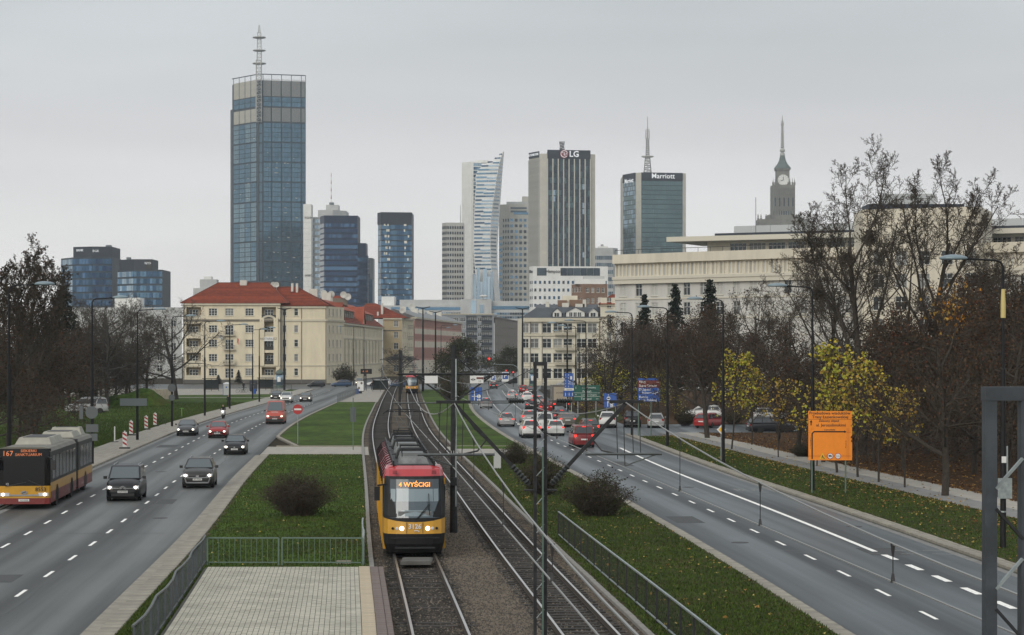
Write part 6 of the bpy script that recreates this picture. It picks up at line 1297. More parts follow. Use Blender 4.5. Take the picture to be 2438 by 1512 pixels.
def car(name, label, kind, pm, loc, rz, on=True, plate=None, group=None, brake=False, taxi=False, badge=None, detail=True):
    """front of the car at loc, car lies along +Y of its own frame"""
    o, ty, ri, wh, c = car_meshes(kind, pm); t = thing(name, label, 'car' if kind != 'van' else 'van', loc, rz, group)
    lamp_done = 0
    for n_, me, fl in o:
        if fl == 'L' and not on: continue
        p = link(n_, me, t)
        if fl == 'T' and brake:
            p.material_slots[0].link = 'OBJECT'; p.material_slots[0].material = M('lamp_red')
    for x, y, z in wh:
        w_ = thing('wheel', '', '', (x, y, z)); 
        for k_ in ('label', 'category'): del w_[k_]
        w_.parent = t; link('tyre', ty, w_); link('rim', ri, w_)
    if brake:
        mb = MB(); mb.box(-.16, .16, c['L']*c['rft'] + .02, c['L']*c['rft'] + .08, c['H'] - .12, c['H'] - .07); mb.build('brake_light', 'lamp_red', t)
    if plate:
        pl = [q for q in t.children if q.name.startswith('number_plate')][0]; text('lettering', plate, .105, 'sign_black', pl, (0, -.05, c['nose']*.56 + .057), UP, sx=.85)
    if badge == 'chevron':
        mb = MB()
        for dz in (0, .07): mb.bar((-.16, -.06, c['nose']*.80 + dz), (0, -.06, c['nose']*.86 + dz + .04), .03); mb.bar((0, -.06, c['nose']*.86 + dz + .04), (.16, -.06, c['nose']*.80 + dz), .03)
        mb.build('badge', 'chrome', t); mb = MB(); mb.bar((-.62, -.03, c['nose']*.86), (-.16, -.05, c['nose']*.84), .03); mb.bar((.16, -.05, c['nose']*.84), (.62, -.03, c['nose']*.86), .03); mb.build('chrome_strip', 'chrome', t)
    if badge in ('bar', 'round', 'shield'):
        mb = MB()
        if badge == 'round': mb.lathe((0, 0, 0), [(.07, 0), (.07, .02)], 12); mb.v = [(p[0], -.05 - p[2]*.5, c['nose']*.84 + p[1]) for p in mb.v]
        elif badge == 'bar': mb.box(-.10, .10, -.05, -.02, c['nose']*.80, c['nose']*.85); mb.box(-.5, .5, -.03, -.01, c['nose']*.815, c['nose']*.83)
        else: mb.box(-.09, .09, -.05, -.02, c['nose']*.80, c['nose']*.90); mb.box(-.5, .5, -.035, -.01, c['nose']*.77, c['nose']*.785)
        mb.build('badge', 'chrome', t)
    if taxi:
        mb = MB(); mb.box(-.30, .30, c['L']*.55, c['L']*.60, c['H'] + .0, c['H'] + .17); mb.build('roof_sign', 'sign_white', t)
    return t
def toward(x, yb, f=LR, extra=0):   # a car that faces us with its front foot at picture point
    p = gp(x, yb); return (p.x, p.y, .0), heading(f, p.y) + extra
def away(x, yb, L, f=RL, extra=0):  # a car seen from behind: its rear foot at picture point
    p = gp(x, yb); h_ = heading(f, p.y) + extra; return (p.x - math.sin(h_)*L, p.y + math.cos(h_)*L, 0), h_ + math.pi
gL = 'cars coming towards us on the left carriageway'; gR = 'cars queueing away from us on the right carriageway'
l, r = toward(292, 1194); car('delivery_van', 'black high roofed family van with double chevron badge beside the bus', 'mpv', 'p_black', l, r, True, 'WGM 9GE2', gL, badge='chevron')
l, r = toward(470, 1163); car('parked_suv'.replace('parked_', 'moving_'), 'dark olive off-road car with silver lower bumper in the inner lane', 'suv', 'p_olive', l, r, True, 'WY 7436N', gL, badge='shield')
dv = [o for o in C.objects if o.name.startswith('moving_suv')][-1]; mb = MB(); mb.box(-.62, .62, -.06, 0, .30, .36); mb.bar((-.62, -.04, .33), (-.72, -.02, .62), .06); mb.bar((.62, -.04, .33), (.72, -.02, .62), .06); mb.bar((-.72, -.03, .62), (.72, -.03, .62), .05); mb.build('skid_plate', 'alloy', dv)
l, r = toward(558, 1083); car('hatchback', 'black hatchback with round badge near the crossing path', 'hatch', 'p_black', l, r, True, 'WI 8729U', gL, badge='round')
l, r = toward(517, 1043); car('hatchback', 'bright red hatchback in the middle lane', 'hatch', 'p_red', l, r, True, 'WX 47866', gL, badge='round')
l, r = toward(442, 1038); car('saloon_car', 'dark grey saloon in the outer lane near the pavement', 'sedan', 'p_grey', l, r, True, 'WE 9453X', gL, badge='bar')
l, r = toward(654, 1010); v_ = car('panel_van', 'brick red high roofed panel van left of the no entry sign', 'van', 'p_brick', l, r, True, 'WE 3P4EU', gL, badge='bar')
mb = MB(); mb.box(-.95, .95, -.03, .10, .30, .62); mb.build('bumper', 'black_plastic', v_); text('lettering', 'POLONUS', .16, 'sign_white', v_, (0, .02, 1.30), UP)
l, r = toward(656, 952); car('saloon_car', 'dark car half hidden by a white crossover far up the left road', 'sedan', 'p_dark', l, r, True, None, gL)
l, r = toward(680, 959); car('crossover_car', 'small white crossover far up the left road above the red van', 'suv', 'p_white', l, r, True, None, gL)
l, r = toward(726, 957); car('estate_car', 'grey beige car alone in the inner lane far up the left road', 'sedan', 'p_taupe', l, r, True, None, gL)
gF = 'cars at the far junction'
p = gp(731, 922); car('hatchback', 'black hatchback turning side-on at the far left junction', 'hatch', 'p_black', (p.x, p.y, 0), R(-82), False, None, gF)
p = gp(788, 921); car('people_carrier', 'dark blue people carrier side-on at the far left junction', 'wagon', 'p_blue', (p.x, p.y, 0), R(-80), False, None, gF)
l, r = toward(855, 918); car('panel_van', 'beige van with one lit lamp at the far tram stop', 'mpv', 'p_beige', l, r, True, None, gF)
p = gp(868, 921); car('crossover_car', 'white car side-on behind the two people at the far tram stop', 'wagon', 'p_white', (p.x, p.y + 6, 0), R(-75), False, None, gF)
l, r = toward(921, 919.5); car('crossover_car', 'white car facing us behind the far tram tracks', 'suv', 'p_white', l, r, False, None, gF)
p = gp(924, 922.5); car('saloon_car', 'blue saloon crossing the far tram tracks', 'sedan', 'p_blue', (p.x, p.y + 4, 0), R(-80), False, None, gF)
for nm, lb, kd, pm, x, yb, br, tx in (
    ('hatchback', 'silver hatchback in the inner right lane level with the red car', 'hatch', 'p_silver', 1207, 1016, True, False),
    ('crossover_car', 'silver white car ahead in the inner right lane', 'hatch', 'p_silver', 1158, 972, True, False),
    ('saloon_car', 'silver taxi with roof sign in the left queue', 'sedan', 'p_silver', 1220, 952, True, True),
    ('saloon_car', 'black saloon near the head of the queue with bright tail lights', 'sedan', 'p_black', 1264, 939.5, True, False),
    ('hatchback', 'dark red car half hidden beside the black saloon at the queue head', 'hatch', 'p_darkred', 1247, 935, True, False),
    ('saloon_car', 'white taxi with yellow roof sign in the middle of the queue', 'sedan', 'p_white', 1256, 956, True, True),
    ('estate_car', 'silver estate between the white taxi and the black hatchback', 'wagon', 'p_silver', 1283, 966, True, False),
    ('hatchback', 'black hatchback in the queue ahead of the silver estate', 'hatch', 'p_black', 1267, 977, True, False),
    ('hatchback', 'dark red hatchback in the queue right of the black hatchback', 'hatch', 'p_darkred', 1300, 983, True, False),
    ('estate_car', 'silver grey estate left of the white delivery van', 'wagon', 'p_silver', 1261, 1009, True, False),
    ('delivery_van', 'white delivery van in the queue behind the lattice mast', 'mpv', 'p_white', 1297, 1026, False, False),
    ('crossover_car', 'dark blue car in the queue right of the white delivery van', 'wagon', 'p_navy', 1338, 1007, True, False),
    ('saloon_car', 'taupe grey saloon with red lights ahead of the dark green car', 'sedan', 'p_taupe', 1352, 1017, True, False),
    ('crossover_car', 'white crossover nearest us left of the lattice mast', 'suv', 'p_white', 1266, 1043, True, False),
    ('hatchback', 'white hatchback right beside the lattice mast', 'hatch', 'p_white', 1324, 1038, True, False),
    ('people_carrier', 'red people carrier, last of the queue on the right road', 'mpv', 'p_darkred', 1391, 1066, True, False),
    ('crossover_car', 'dark green grey crossover in front of the red people carrier', 'wagon', 'p_green', 1407, 1036, True, False)):
    l, r = away(x, yb, CAR[kd]['L']); car(nm, lb, kd, pm, l, r, False, None, gR, brake=br, taxi=tx)
gS = 'cars on the side street at the right'
l, r = away(1446, 1019, 4.2, extra=-.12); car('crossover_car', 'white crossover entering from the side street', 'suv', 'p_white', l, r, False, None, gS)
l, r = away(1506, 1018, 4.3, extra=-.1); car('moving_suv', 'black off-road car on the side street below the brown sign', 'suv', 'p_black', l, r, False, None, gS)
l, r = away(1562, 1019, 4.3, extra=-.12); car('hatchback', 'silver hatchback on the side street right of the black off-road car', 'wagon', 'p_silver', l, r, False, None, gS)
l, r = away(1672, 1019, 4.2, extra=-.55); car('hatchback', 'red hatchback parked behind the verge tree', 'wagon', 'p_red', l, r, False, None, gS)
p = gp(1640, 1000); car('estate_car', 'white car parked far back among the yellow maples', 'wagon', 'p_white', (p.x, p.y + 8, 0), R(-100), False, None, gS)
p = gp(1890, 1030); car('estate_car', 'dark estate car parked behind the russet tree', 'wagon', 'p_dark', (p.x, p.y, 0), R(100), False, None, gS)
p = gp(1885, 1004); car('estate_car', 'white car parked beyond the dark estate behind the russet tree', 'hatch', 'p_white', (p.x, p.y + 4, 0), R(95), False, None, gS)
l, r = away(1175, 926, 4.2); car('hatchback', 'dark car crossing the junction ahead of the queue', 'hatch', 'p_dark', l, r, False, None, gF, brake=True)
p = gp(1205, 914); car('saloon_car', 'dark saloon parked beneath the dark green tree', 'sedan', 'p_dark', (p.x, p.y, 0), R(-80), False, None, gF)
p = gp(1152, 909); car('panel_van', 'white panel van parked far up the right road', 'van', 'p_white', (p.x, p.y, 0), R(-70), False, None, gF)
p = gp(1325, 921); car('hatchback', 'silver car parked by the cream tenement behind the bus lane sign', 'wagon', 'p_silver', (p.x, p.y, 0), R(-80), False, None, gF)
p = Vector((wx(146, 268), 270)); car('minibus', 'silver minibus parked behind the grass left of the road', 'mpv', 'p_silver', (p.x, p.y, .1), R(-78), False, None, None).scale = (1.05, 1.22, 1.08)
# lorry in the queue
l, r = away(1336, 976, 7.0); t = thing('lorry', 'grey box lorry with covered back in the outer right lane', 'lorry', l, r)
mb = MB(); mb.box(-1.2, 1.2, 2.1, 7.0, 1.0, 3.35); mb.build('cargo_box', 'p_taupe', t); mb = MB(); mb.extr([(0, .5), (0, 1.5), (.35, 2.5), (1.8, 2.55), (1.8, .5)], 'x', -1.1, 1.1); mb.build('cab', 'p_white', t); mb = MB(); mb.box(-1.05, 1.05, .3, 6.9, .5, .98); mb.build('underbody_box', 'black_plastic', t)
for s in (-1, 1): mb = MB(); mb.box(s*.9 - .16, s*.9 + .16, 6.98, 7.05, .72, .90); mb.build('tail_light', 'lamp_red', t)
wl_ = MB(); wl_.lathe((0, 0, 0), [(.28, -.13), (.48, -.13), (.5, 0), (.48, .13), (.28, .13)], 14); wl_.v = [(q[2], q[0], q[1]) for q in wl_.v]; wlm = wl_.mesh('wheel', 'rubber')
for s in (-1, 1):
    for y_ in (1.0, 5.6): link('wheel', wlm, t, (s*.95, y_, .5))
mb = MB(); mb.box(-1.0, 1.0, 7.0, 7.02, 1.3, 3.1); dr_ = mb.build('rear_door', 'p_beige', t)
text('lettering', 'DE RADIO', .3, 'sign_black', dr_, (0, 7.03, 2.3), (R(90), 0, math.pi))
# ---------------------------------------------------------------- articulated bus
mat('bus_yellow', (.50, .26, .014), .4, coat=.3, var=.08, scale=1.5); mat('bus_red', (.165, .020, .018), .45, coat=.2, var=.1, scale=1.5); mat('bus_grey', (.034, .036, .037), .5, var=.15, scale=1, spec=.3); mat('bus_roof', (.15, .142, .115), .6, var=.15, scale=.8); mat('bus_pod', (.31, .30, .25), .6, var=.15, scale=1); mat('bus_glass', (.006, .0065, .007), .12, spec=.3)
p = gp(57, 1213); t = thing('articulated_bus', 'yellow and red articulated bus with cream roof pods at the left edge', 'bus', (p.x, p.y, 0), heading(LR, p.y))
def bsec(y0, y1, front=False):
    mb = MB(); hw = 1.275
    zb = [(.30, .85, 'bus_red'), (.85, 1.30, 'bus_yellow'), (1.30, 2.85, 'bus_grey')]
    for a, b, m_ in zb: q = MB(); q.box(-hw + .001*a, hw - .001*a, y0 + (.25 if front else 0), y1, a, b); q.build('side_panel', m_, t)
    q = MB(); q.extr([(-hw, 2.85), (-hw + .12, 3.02), (-hw + .4, 3.08), (hw - .4, 3.08), (hw - .12, 3.02), (hw, 2.85)], 'y', y0 + (.25 if front else 0), y1); q.build('roof', 'bus_roof', t)
    n_ = int((y1 - y0)/1.5)
    for s in (-1, 1):
        for k in range(n_):
            a = y0 + .8 + (y1 - y0 - 1.0)*k/n_; q = MB(); q.box(s*(hw + .006) - .008, s*(hw + .006) + .008, a, a + 1.15, 1.45, 2.62); q.build('window', 'bus_glass', t)
bsec(0, 10.6, True); bsec(11.6, 18.2)
mb = MB(); mb.box(-1.2, 1.2, 10.6, 11.6, .4, 3.0); mb.build('bellows', 'grey_plastic', t)
for k in range(5): mb = MB(); mb.box(-1.24, 1.24, 10.68 + .19*k, 10.76 + .19*k, .4, 3.04); mb.build('bellows_fold', 'black_plastic', t)
prof = [(-1.275, .26), (-1.22, .12), (-1.0, .04), (0, 0), (1.0, .04), (1.22, .12), (1.275, .26)]
def fband(name_, m_, z0_, z1_, d0=0., d1=0., push=0.0):
    mb = MB()
    for (xa, ya), (xb, yb_) in zip(prof, prof[1:]): mb.quad((xa, ya + d0 - push, z0_), (xb, yb_ + d0 - push, z0_), (xb, yb_ + d1 - push, z1_), (xa, ya + d1 - push, z1_))
    return mb.build(name_, m_, t, True)
fband('bumper', 'bus_red', .26, .56); fy = fband('front_panel', 'bus_yellow', .56, 1.16, 0, .0); ws = fband('windscreen', 'bus_glass', 1.16, 2.55, 0, .05); dp = fband('display', 'bus_glass', 2.55, 3.0, .05, .1)
mb = MB(); mb.add([(-1.27, .26, 3.0), (-1.0, .23, 3.0), (1.0, .23, 3.0), (1.27, .46, 3.0), (1.0, .9, 3.06), (-1.0, .9, 3.06)], [(0, 1, 2, 3, 4, 5)]); mb.build('roof_edge', 'bus_roof', t)
mb = MB(); mb.box(-.72, .72, -.02, .01, .66, .74); mb.build('chrome_strip', 'alloy', t)
text('lettering', '167', .36, 'led_dim', dp, (-.80, .03, 2.76), (R(82), 0, 0)); text('lettering', 'SIEKIERKI\nSANKTUARIUM', .19, 'led_dim', dp, (.22, .03, 2.80), (R(82), 0, 0)); text('lettering', '8553', .27, 'sign_black', fy, (.82, .0, .98), UP, bold=.004); text('lettering', '12', .16, 'sign_white', ws, (-.82, .0, 1.25), UP)
mb = MB(); mb.lathe((0, 0, 0), [(.15, 0), (.15, .02)], 16); mb.v = [(q[0]*1.1, -.01 - q[2], .84 + q[1]*.55) for q in mb.v]; em = mb.build('emblem', 'alloy', fy); mb = MB(); mb.bar((-.10, -.04, .80), (.10, -.04, .88), .03); mb.build('emblem_mark', 'sign_black', em)
mb = MB(); mb.box(-.26, .26, -.03, -.005, .40, .515); pl = mb.build('number_plate', 'plate_white', t); text('lettering', 'WX 69628', .105, 'sign_black', pl, (0, -.035, .457), UP, sx=.85)
for s in (-1, 1):
    mb = MB(); mb.box(s*.95 - .24, s*.95 + .24, .0, .06, .66, .82); hl = mb.build('headlight', 'lens_clear', t); mb = MB(); mb.lathe((0, 0, 0), [(.08, 0), (.08, .02)], 10); mb.v = [(s*1.02 + q[0], -.01 - q[2], .74 + q[1]) for q in mb.v]; mb.build('lamp', 'lamp_white', hl)
    mb = MB(); mb.bar((s*1.15, .15, 2.6), (s*1.42, -.15, 2.5), .05); mb.cbox((s*1.46, -.18, 2.2), (.22, .14, .50)); mb.build('mirror', 'black_plastic', t)
mb = MB(); mb.bar((-.9, -.03, 1.15), (.1, -.02, 1.35), .03); mb.bar((.9, -.02, 1.15), (.2, -.02, 1.45), .03); mb.build('wiper', 'black_plastic', t)
for a, b, z_ in ((3.2, 8.2, .34), (12.4, 15.6, .30), (16, 17.8, .42)):
    mb = MB(); w_ = .92; mb.add([(-w_, a, 3.08), (w_, a, 3.08), (w_, b, 3.08), (-w_, b, 3.08), (-w_*.82, a + .35, 3.08 + z_), (w_*.82, a + .35, 3.08 + z_), (w_*.82, b - .25, 3.08 + z_), (-w_*.82, b - .25, 3.08 + z_)], [(0, 1, 5, 4), (1, 2, 6, 5), (2, 3, 7, 6), (3, 0, 4, 7), (4, 5, 6, 7)]); rp = mb.build('roof_pod', 'bus_pod', t)
    mb = MB(); mb.box(-.6, .6, a + .5, b - .8, 3.08 + z_, 3.1 + z_); mb.build('pod_grille', 'black_plastic', rp)
for s in (-1, 1):
    for y_ in (2.75, 8.7, 14.9): link('wheel', wlm, t, (s*1.12, y_, .5)); mb = MB(); mb.lathe((0, 0, 0), [(.6, 0), (.6, .02)], 16); mb.v = [(s*(1.281), y_ + q[0], max(.29, .5 + q[1])) for q in mb.v]; mb.build('wheel_arch', 'black_plastic', t)
# ================================================================== street furniture, signs, people
# ---------------------------------------------------------------- railings
def railing(name, label, pts, bar_gap=.135, hgt=1.0, parts=True, wave=0.0, m='galv', base=None, bm=None):
    """railing through pts (one post at every point), with handrail, foot rail and upright bars"""
    t = thing(name, label, 'railing', pts[0], 0, 'pedestrian railings'); o = Vector(pts[0]); bm = bm or m
    P_ = [Vector(p) - o for p in pts]; barm = {}
    for i, p in enumerate(P_):
        mb = MB(); mb.cbox((0, 0, hgt/2), (.055, .055, hgt)); mb.build('post', bm, t, loc=p)
    for i, (a, b) in enumerate(zip(P_, P_[1:])):
        up = Vector((0, 0, hgt)); w0 = Vector((wave*math.sin(i*1.9), 0, .02*math.sin(i*2.3)*(wave > 0))); w1 = Vector((wave*math.sin((i+1)*1.9), 0, .02*math.sin((i+1)*2.3)*(wave > 0)))
        d = (b - a); mb = MB(); mb.bar(a + up + w0, b + up + w1, .06, .045); mb.build('handrail', m, t); mb = MB(); mb.bar(a + d*.02 + Vector((0, 0, .12)), b - d*.02 + Vector((0, 0, .12)), .05, .035); mb.build('foot_rail', m, t)
        n_ = int(d.length/bar_gap); q = MB()
        for k in range(1, n_):
            c = a + d*k/n_ + w0*(1 - k/n_)*.5
            if parts:
                if 'b' not in barm: z = MB(); z.box(-.009, .009, -.009, .009, .12, hgt - .02); barm['b'] = z.mesh('bar', bm)
                link('bar', barm['b'], t, c)
            else: q.box(c.x - .005, c.x + .005, c.y - .005, c.y + .005, .12, hgt - .03)
        if not parts: q.build('bar_panel', bm, t, kind='stuff')
    return t
yq = [77.5 - 2.15*k for k in range(13)]
railing('railing', 'bent grey railing along the left side of the tram platform', [(AX(y) - 7.62, y, PZ - .1) for y in yq], .18, 1.05, False, .05, 'galv_dark', bm='mast_grey')
railing('railing', 'first railing panel across the far end of the tram platform', [(AX(77.5) - 7.55, 77.5, .1), (AX(77.5) - 4.98, 77.45, .1)], .185, 1.0, True, 0, 'green_steel'); railing('railing', 'second railing panel across the platform end, nearer the tram', [(AX(77.5) - 4.86, 77.5, .1), (AX(77.5) - 1.95, 77.4, .1)], .185, 1.0, True, 0, 'green_steel')
railing('railing', 'short railing seen end-on running from the platform corner beside the tram', [(AX(y) - 1.92, y, .1) for y in (77.6, 79.7, 81.8, 83.9, 86)], .12, 1.05, False, .02, 'galv')
railing('railing', 'long railing between the outbound track and the right lawn', [(BX(y) + 2.25, y, .1) for y in [89.5 - 2.2*k for k in range(19)]], .20, 1.05, False, .0, 'galv', bm='dark_steel')
railing('railing', 'grey railing beside the far tram stop on the left road', [(LR(y) + .55, y, .15) for y in np.arange(324, 400, 5.0)], .4, 1.1, False, 0, 'galv_dark')
railing('railing', 'dark railing at the pavement corner before the corner house', [(wx(x, y), y, .1) for x, y in ((645, 405), (660, 418), (676, 430), (694, 440))], .4, 1.1, False, 0, 'iron')
railing('railing', 'dark railing on the right of the far junction', [(RR(y) + .5, y, .1) for y in np.arange(300, 440, 8.0)], .6, 1.0, False, 0, 'iron')
mb = MB(); mb.box(-.24, .24, -.15, .15, 0, 1.1); mb.box(-.27, .27, -.18, .18, 1.1, 1.16); o_ = mb.build('cabinet', 'grey_clad'); o_.location = (wx(1184, 142), 142, .1); tag(o_, 'pale grey cabinet beside the crossing path right of the tracks', 'cabinet')
mb = MB(); mb.box(-.26, .26, -.06, .06, 0, .14); o_ = mb.build('stone_block', 'kerb'); o_.location = (wx(818, 77.9), 78.0, .1); tag(o_, 'pale stone block on the grass behind the platform railing', 'stone')
mat('sleeve', (.55, .44, .17), .6)
def lamp(label, X, Y, side=1, h_=11.3, arm=2.0, group='street lamps', ring=False, sleeve=False):
    t = thing('street_lamp', label, 'street lamp', (X, Y, .1), 0, group)
    mb = MB(); mb.tube([(0, 0, 0), (0, 0, 3.0), (0, 0, h_*.62), (0, 0, h_*.625), (0, 0, h_ - .55)], [.125, .115, .10, .065, .055], 8); mb.build('pole', 'black_metal', t)
    s = side; mb = MB(); mb.tube([(0, 0, h_ - .55), (0, 0, h_ - .25), (s*.10, 0, h_ - .08), (s*.3, 0, h_), (s*(arm - .5), 0, h_ + .06)], [.055, .05, .045, .042, .04], 6); a = mb.build('arm', 'black_metal', t)
    hd = MB(); n = 12; xs = s*(arm - .05)
    hd.lathe((0, 0, 0), [(.10, -.05), (.36, -.04), (.40, .0), (.36, .07), (.24, .13), (.08, .16)], n); hd.v = [(xs + v[0]*1.45, v[1]*.8, h_ + .07 + v[2]) for v in hd.v]; hd.build('lamp_head', 'lamp_dome', a, True)
    mb = MB(); mb.tube([(s*(arm - .75), 0, h_ + .06), (s*(arm - .4), 0, h_ + .07)], [.05, .07], 6); mb.build('neck', 'black_metal', a)
    if ring:
        for z in (1.4, 2.0, 2.6): mb = MB(); mb.lathe((0, 0, z), [(.13, 0), (.13, .06)], 8); mb.build('band', 'galv', t)
    if sleeve: mb = MB(); mb.tube([(0, 0, h_*.80), (0, 0, h_*.85), (0, 0, h_*.90)], [.10, .10, .07], 8); mb.build('sleeve', 'sleeve', t)
    return t
lefts = [(118, -27.6), (147.5, -28.8), (187.7, -32.7), (222, -35.1), (259, -37.0), (291, -38.2), (331, -38.9), (354, -42.7)]
nm = ['nearest', 'second', 'third', 'fourth', 'fifth', 'sixth', 'seventh', 'eighth']
LP = [lamp(f'tall black street lamp on the left pavement, {nm[k]} from us', X, Y, 1, 11.35) for k, (Y, X) in enumerate(lefts)]
rights = [(84.5, 19.3, True), (119.5, 16.7, False), (148.7, 14.6, False), (175.7, 12.7, False), (198, 11.05, False), (250, 8.6, False), (272, 7.0, False), (300, 8.9, False), (330, 10.3, False), (372, 9.5, False)]
nm = ['nearest, with yellow sleeve,', 'second', 'third', 'fourth', 'fifth', 'sixth', 'seventh', 'eighth', 'ninth', 'tenth']
RPL = [lamp(f'tall black street lamp beside the right road, {nm[k]} from us', X, Y, -1, 11.3, sleeve=s_, ring=(k == 0)) for k, (Y, X, s_) in enumerate(rights)]
for lb, X, Y, sd in (('curved arm street lamp left of the far tram stop advert', -36.2, 492, -1), ('curved arm street lamp right of the far tram stop advert', -34.4, 500, -1), ('curved arm street lamp in front of the pink house', -18.5, 520, 1), ('street lamp in front of the blue-grey block', -15.5, 470, 1)): lamp(lb, X, Y, sd, 13.5, 3.2, 'street lamps at the far junction')
for lb, x, Y, yt in (('tall double headed lamp before the cream corner house', 677, 434, 736), ('tall double headed lamp in front of the pink house', 1007, 419, 733), ('tall double headed lamp between pink house and blue-grey block', 1037, 467, 743), ('tall double headed lamp at the corner of the cream tenement', 1244, 427, 735)):
    z1 = wz(yt, Y); t = thing('street_lamp', lb, 'street lamp', (wx(x, Y), Y, 0), 0, 'double headed lamps'); mb = MB(); mb.tube([(0, 0, 0), (0, 0, z1*.5), (0, 0, z1)], [.24, .2, .12], 8); mb.build('pole', 'black_metal', t)
    for s in (-1, 1): mb = MB(); mb.add([(0, -.2, z1), (s*1.4, -.2, z1 + .28), (s*1.4, .2, z1 + .28), (0, .2, z1), (0, -.2, z1 - .22), (s*1.4, -.2, z1 + .16), (s*1.4, .2, z1 + .16), (0, .2, z1 - .22)], [(0, 1, 2, 3), (7, 6, 5, 4), (0, 4, 5, 1), (1, 5, 6, 2), (2, 6, 7, 3)]); mb.build('lamp_head', 'black_metal', t)
# plates and sign backs fixed to the left lamp posts
def disc_back(t, x, z, r, m='sign_back', y=-.14):
    mb = MB(); mb.lathe((0, 0, 0), [(r, 0), (r, .025)], 20); mb.v = [(x + q[0], y - q[2], z + q[1]) for q in mb.v]; return mb.build('sign_disc', m, t)
t = LP[1]; disc_back(t, .0, 3.55, .43); mb = MB(); mb.box(-.85, -.60, -.14, -.10, 3.1, 4.0); mb.build('sign_plate', 'sign_back', t); mb = MB(); mb.box(-.4, .45, -.15, -.12, 2.2, 2.75); mb.build('sign_plate', 'sign_back', t); mb = MB(); mb.box(-.35, .4, -.15, -.12, 1.6, 2.1); mb.build('sign_plate', 'sign_back', t)
t = LP[2]; mb = MB(); mb.box(-1.5, .85, -.16, -.12, 3.0, 3.65); mb.build('sign_plate', 'mullion_grey', t); t = LP[3]; disc_back(t, 0, 4.0, .42); disc_back(t, 0, 3.0, .33)
t = RPL[0]; mb = MB(); mb.box(-.25, .30, -.22, -.16, 1.95, 2.75); mb.build('sign_plate', 'galv', t); mb = MB(); mb.box(.12, .18, -.05, .05, 2.8, 4.0); mb.build('conduit', 'galv', t); mb = MB(); mb.box(-.09, .09, -.16, -.12, 3.35, 3.6); mb.build('label_plate', 'sign_white', t)
# ---------------------------------------------------------------- road signs
def post(t, x=0, y=.04, z1=3, r=.035, m='galv', name='post'):
    mb = MB(); mb.tube([(x, y, 0), (x, y, z1)], r, 7); return mb.build(name, m, t)
def plate(t, x0, x1, z0, z1, m, name='plate', y=0.0, th=.025):
    mb = MB(); mb.box(x0, x1, y - th, y, z0, z1); return mb.build(name, m, t)
def arrow(t, pts, w_, m='sign_white', y=-.04, head=.0, name='arrow'):
    mb = MB(); P_ = [Vector((p[0], y, p[1])) for p in pts]
    for a, b in zip(P_, P_[1:]): mb.bar(a, b + (b - a).normalized()*w_*.4*(b is not P_[-1]), .012, w_) if abs((b-a).z) < 1e-6 else mb.cbox((a + b)/2, (w_, .012, (b - a).length + w_*.0)) if abs((b-a).x) < 1e-6 else mb.bar(a, b, .012, w_)
    if head:
        d = (P_[-1] - P_[-2]).normalized(); s = Vector((-d.z, 0, d.x)); e = P_[-1]; mb.add([e + s*head, e - s*head, e + d*head*1.5], [(0, 1, 2)]); mb.add([e + s*head, e + d*head*1.5, e - s*head], [(0, 1, 2)])
    return mb.build(name, m, t)
p = gp(709, 1060); t = thing('no_entry_sign', 'round red no entry sign on the grass island', 'road sign', (p.x, p.y, .1)); post(t, 0, .04, 3.35, .03); d_ = disc_back(t, 0, 2.9, .42, 'sign_red', 0); mb = MB(); mb.box(-.30, .30, -.045, -.03, 2.83, 2.97); mb.build('bar', 'sign_white', d_)
p = gp(841, 1074); t = thing('road_sign', 'dark sign back on a pole beside the tram track', 'road sign', (p.x, p.y, .1)); post(t, 0, -.05, 4.1, .035, 'green_steel'); plate(t, -.22, .22, 2.2, 3.35, 'sign_back')
# orange detour board
t = thing('detour_sign', 'large orange detour board with black route map on the right verge', 'road sign', (wx(1976.5, 117.2), 117.2, .1), R(-3))
W_, H_ = 2.37, 2.68; z0 = 1.80
for x in (-.98, .84): post(t, x, .06, z0 + H_ - .1, .045, 'green_steel')
b = plate(t, -W_/2, W_/2, z0, z0 + H_, 'sign_orange', 'board', 0, .04)
S = 175.0; sx_ = lambda q: (q - 592.5)/S; sz_ = lambda q: z0 + (737 - q)/S
for tx, x, z, s in (('Przebudowa wiaduktów', 588, 289, .215), ('Trasy Łazienkowskiej', 592, 325, .215), ('Zalecany objazd', 580, 362, .16), ('al. Jerozolimskimi', 600, 403, .215), ('al. Jerozolimskie', 588, 447, .085)): text('lettering', tx, s, 'sign_black', b, (sx_(x), -.046, sz_(z)), UP, bold=.004, sx=1.06)
for tx, x, z in (('al. Niepodległości', 405, 572), ('Wisłostrada', 740, 585)): o_ = text('lettering', tx, .085, 'sign_black', b, (sx_(x), -.046, sz_(z)), (R(90), R(-90), 0))
def ln(x0, y0, x1, y1, w_, m='sign_black', name='map_line', y=-.046): 
    mb = MB(); a = Vector((sx_(x0), y, sz_(y0))); c = Vector((sx_(x1), y, sz_(y1))); d = (c - a).normalized(); s = Vector((-d.z, 0, d.x))*w_/2; mb.quad(a + s, c + s, c - s, a - s); mb.quad(a - s, c - s, c + s, a + s); return mb.build(name, m, b)
ln(385, 347, 800, 347, .012); ln(421, 725, 421, 480, .07, name='route'); ln(421, 482, 440, 464, .07, name='route'); ln(438, 465, 728, 465, .07, name='route')
mb = MB(); mb.add([(sx_(725), -.05, sz_(452)), (sx_(725), -.05, sz_(478)), (sx_(747), -.05, sz_(465))], [(0, 1, 2), (2, 1, 0)]); mb.add([(sx_(398), -.05, sz_(376)), (sx_(424), -.05, sz_(376)), (sx_(411), -.05, sz_(352))], [(0, 1, 2), (2, 1, 0)]); mb.build('arrow_head', 'sign_black', b); ln(411, 405, 411, 374, .055, name='route')
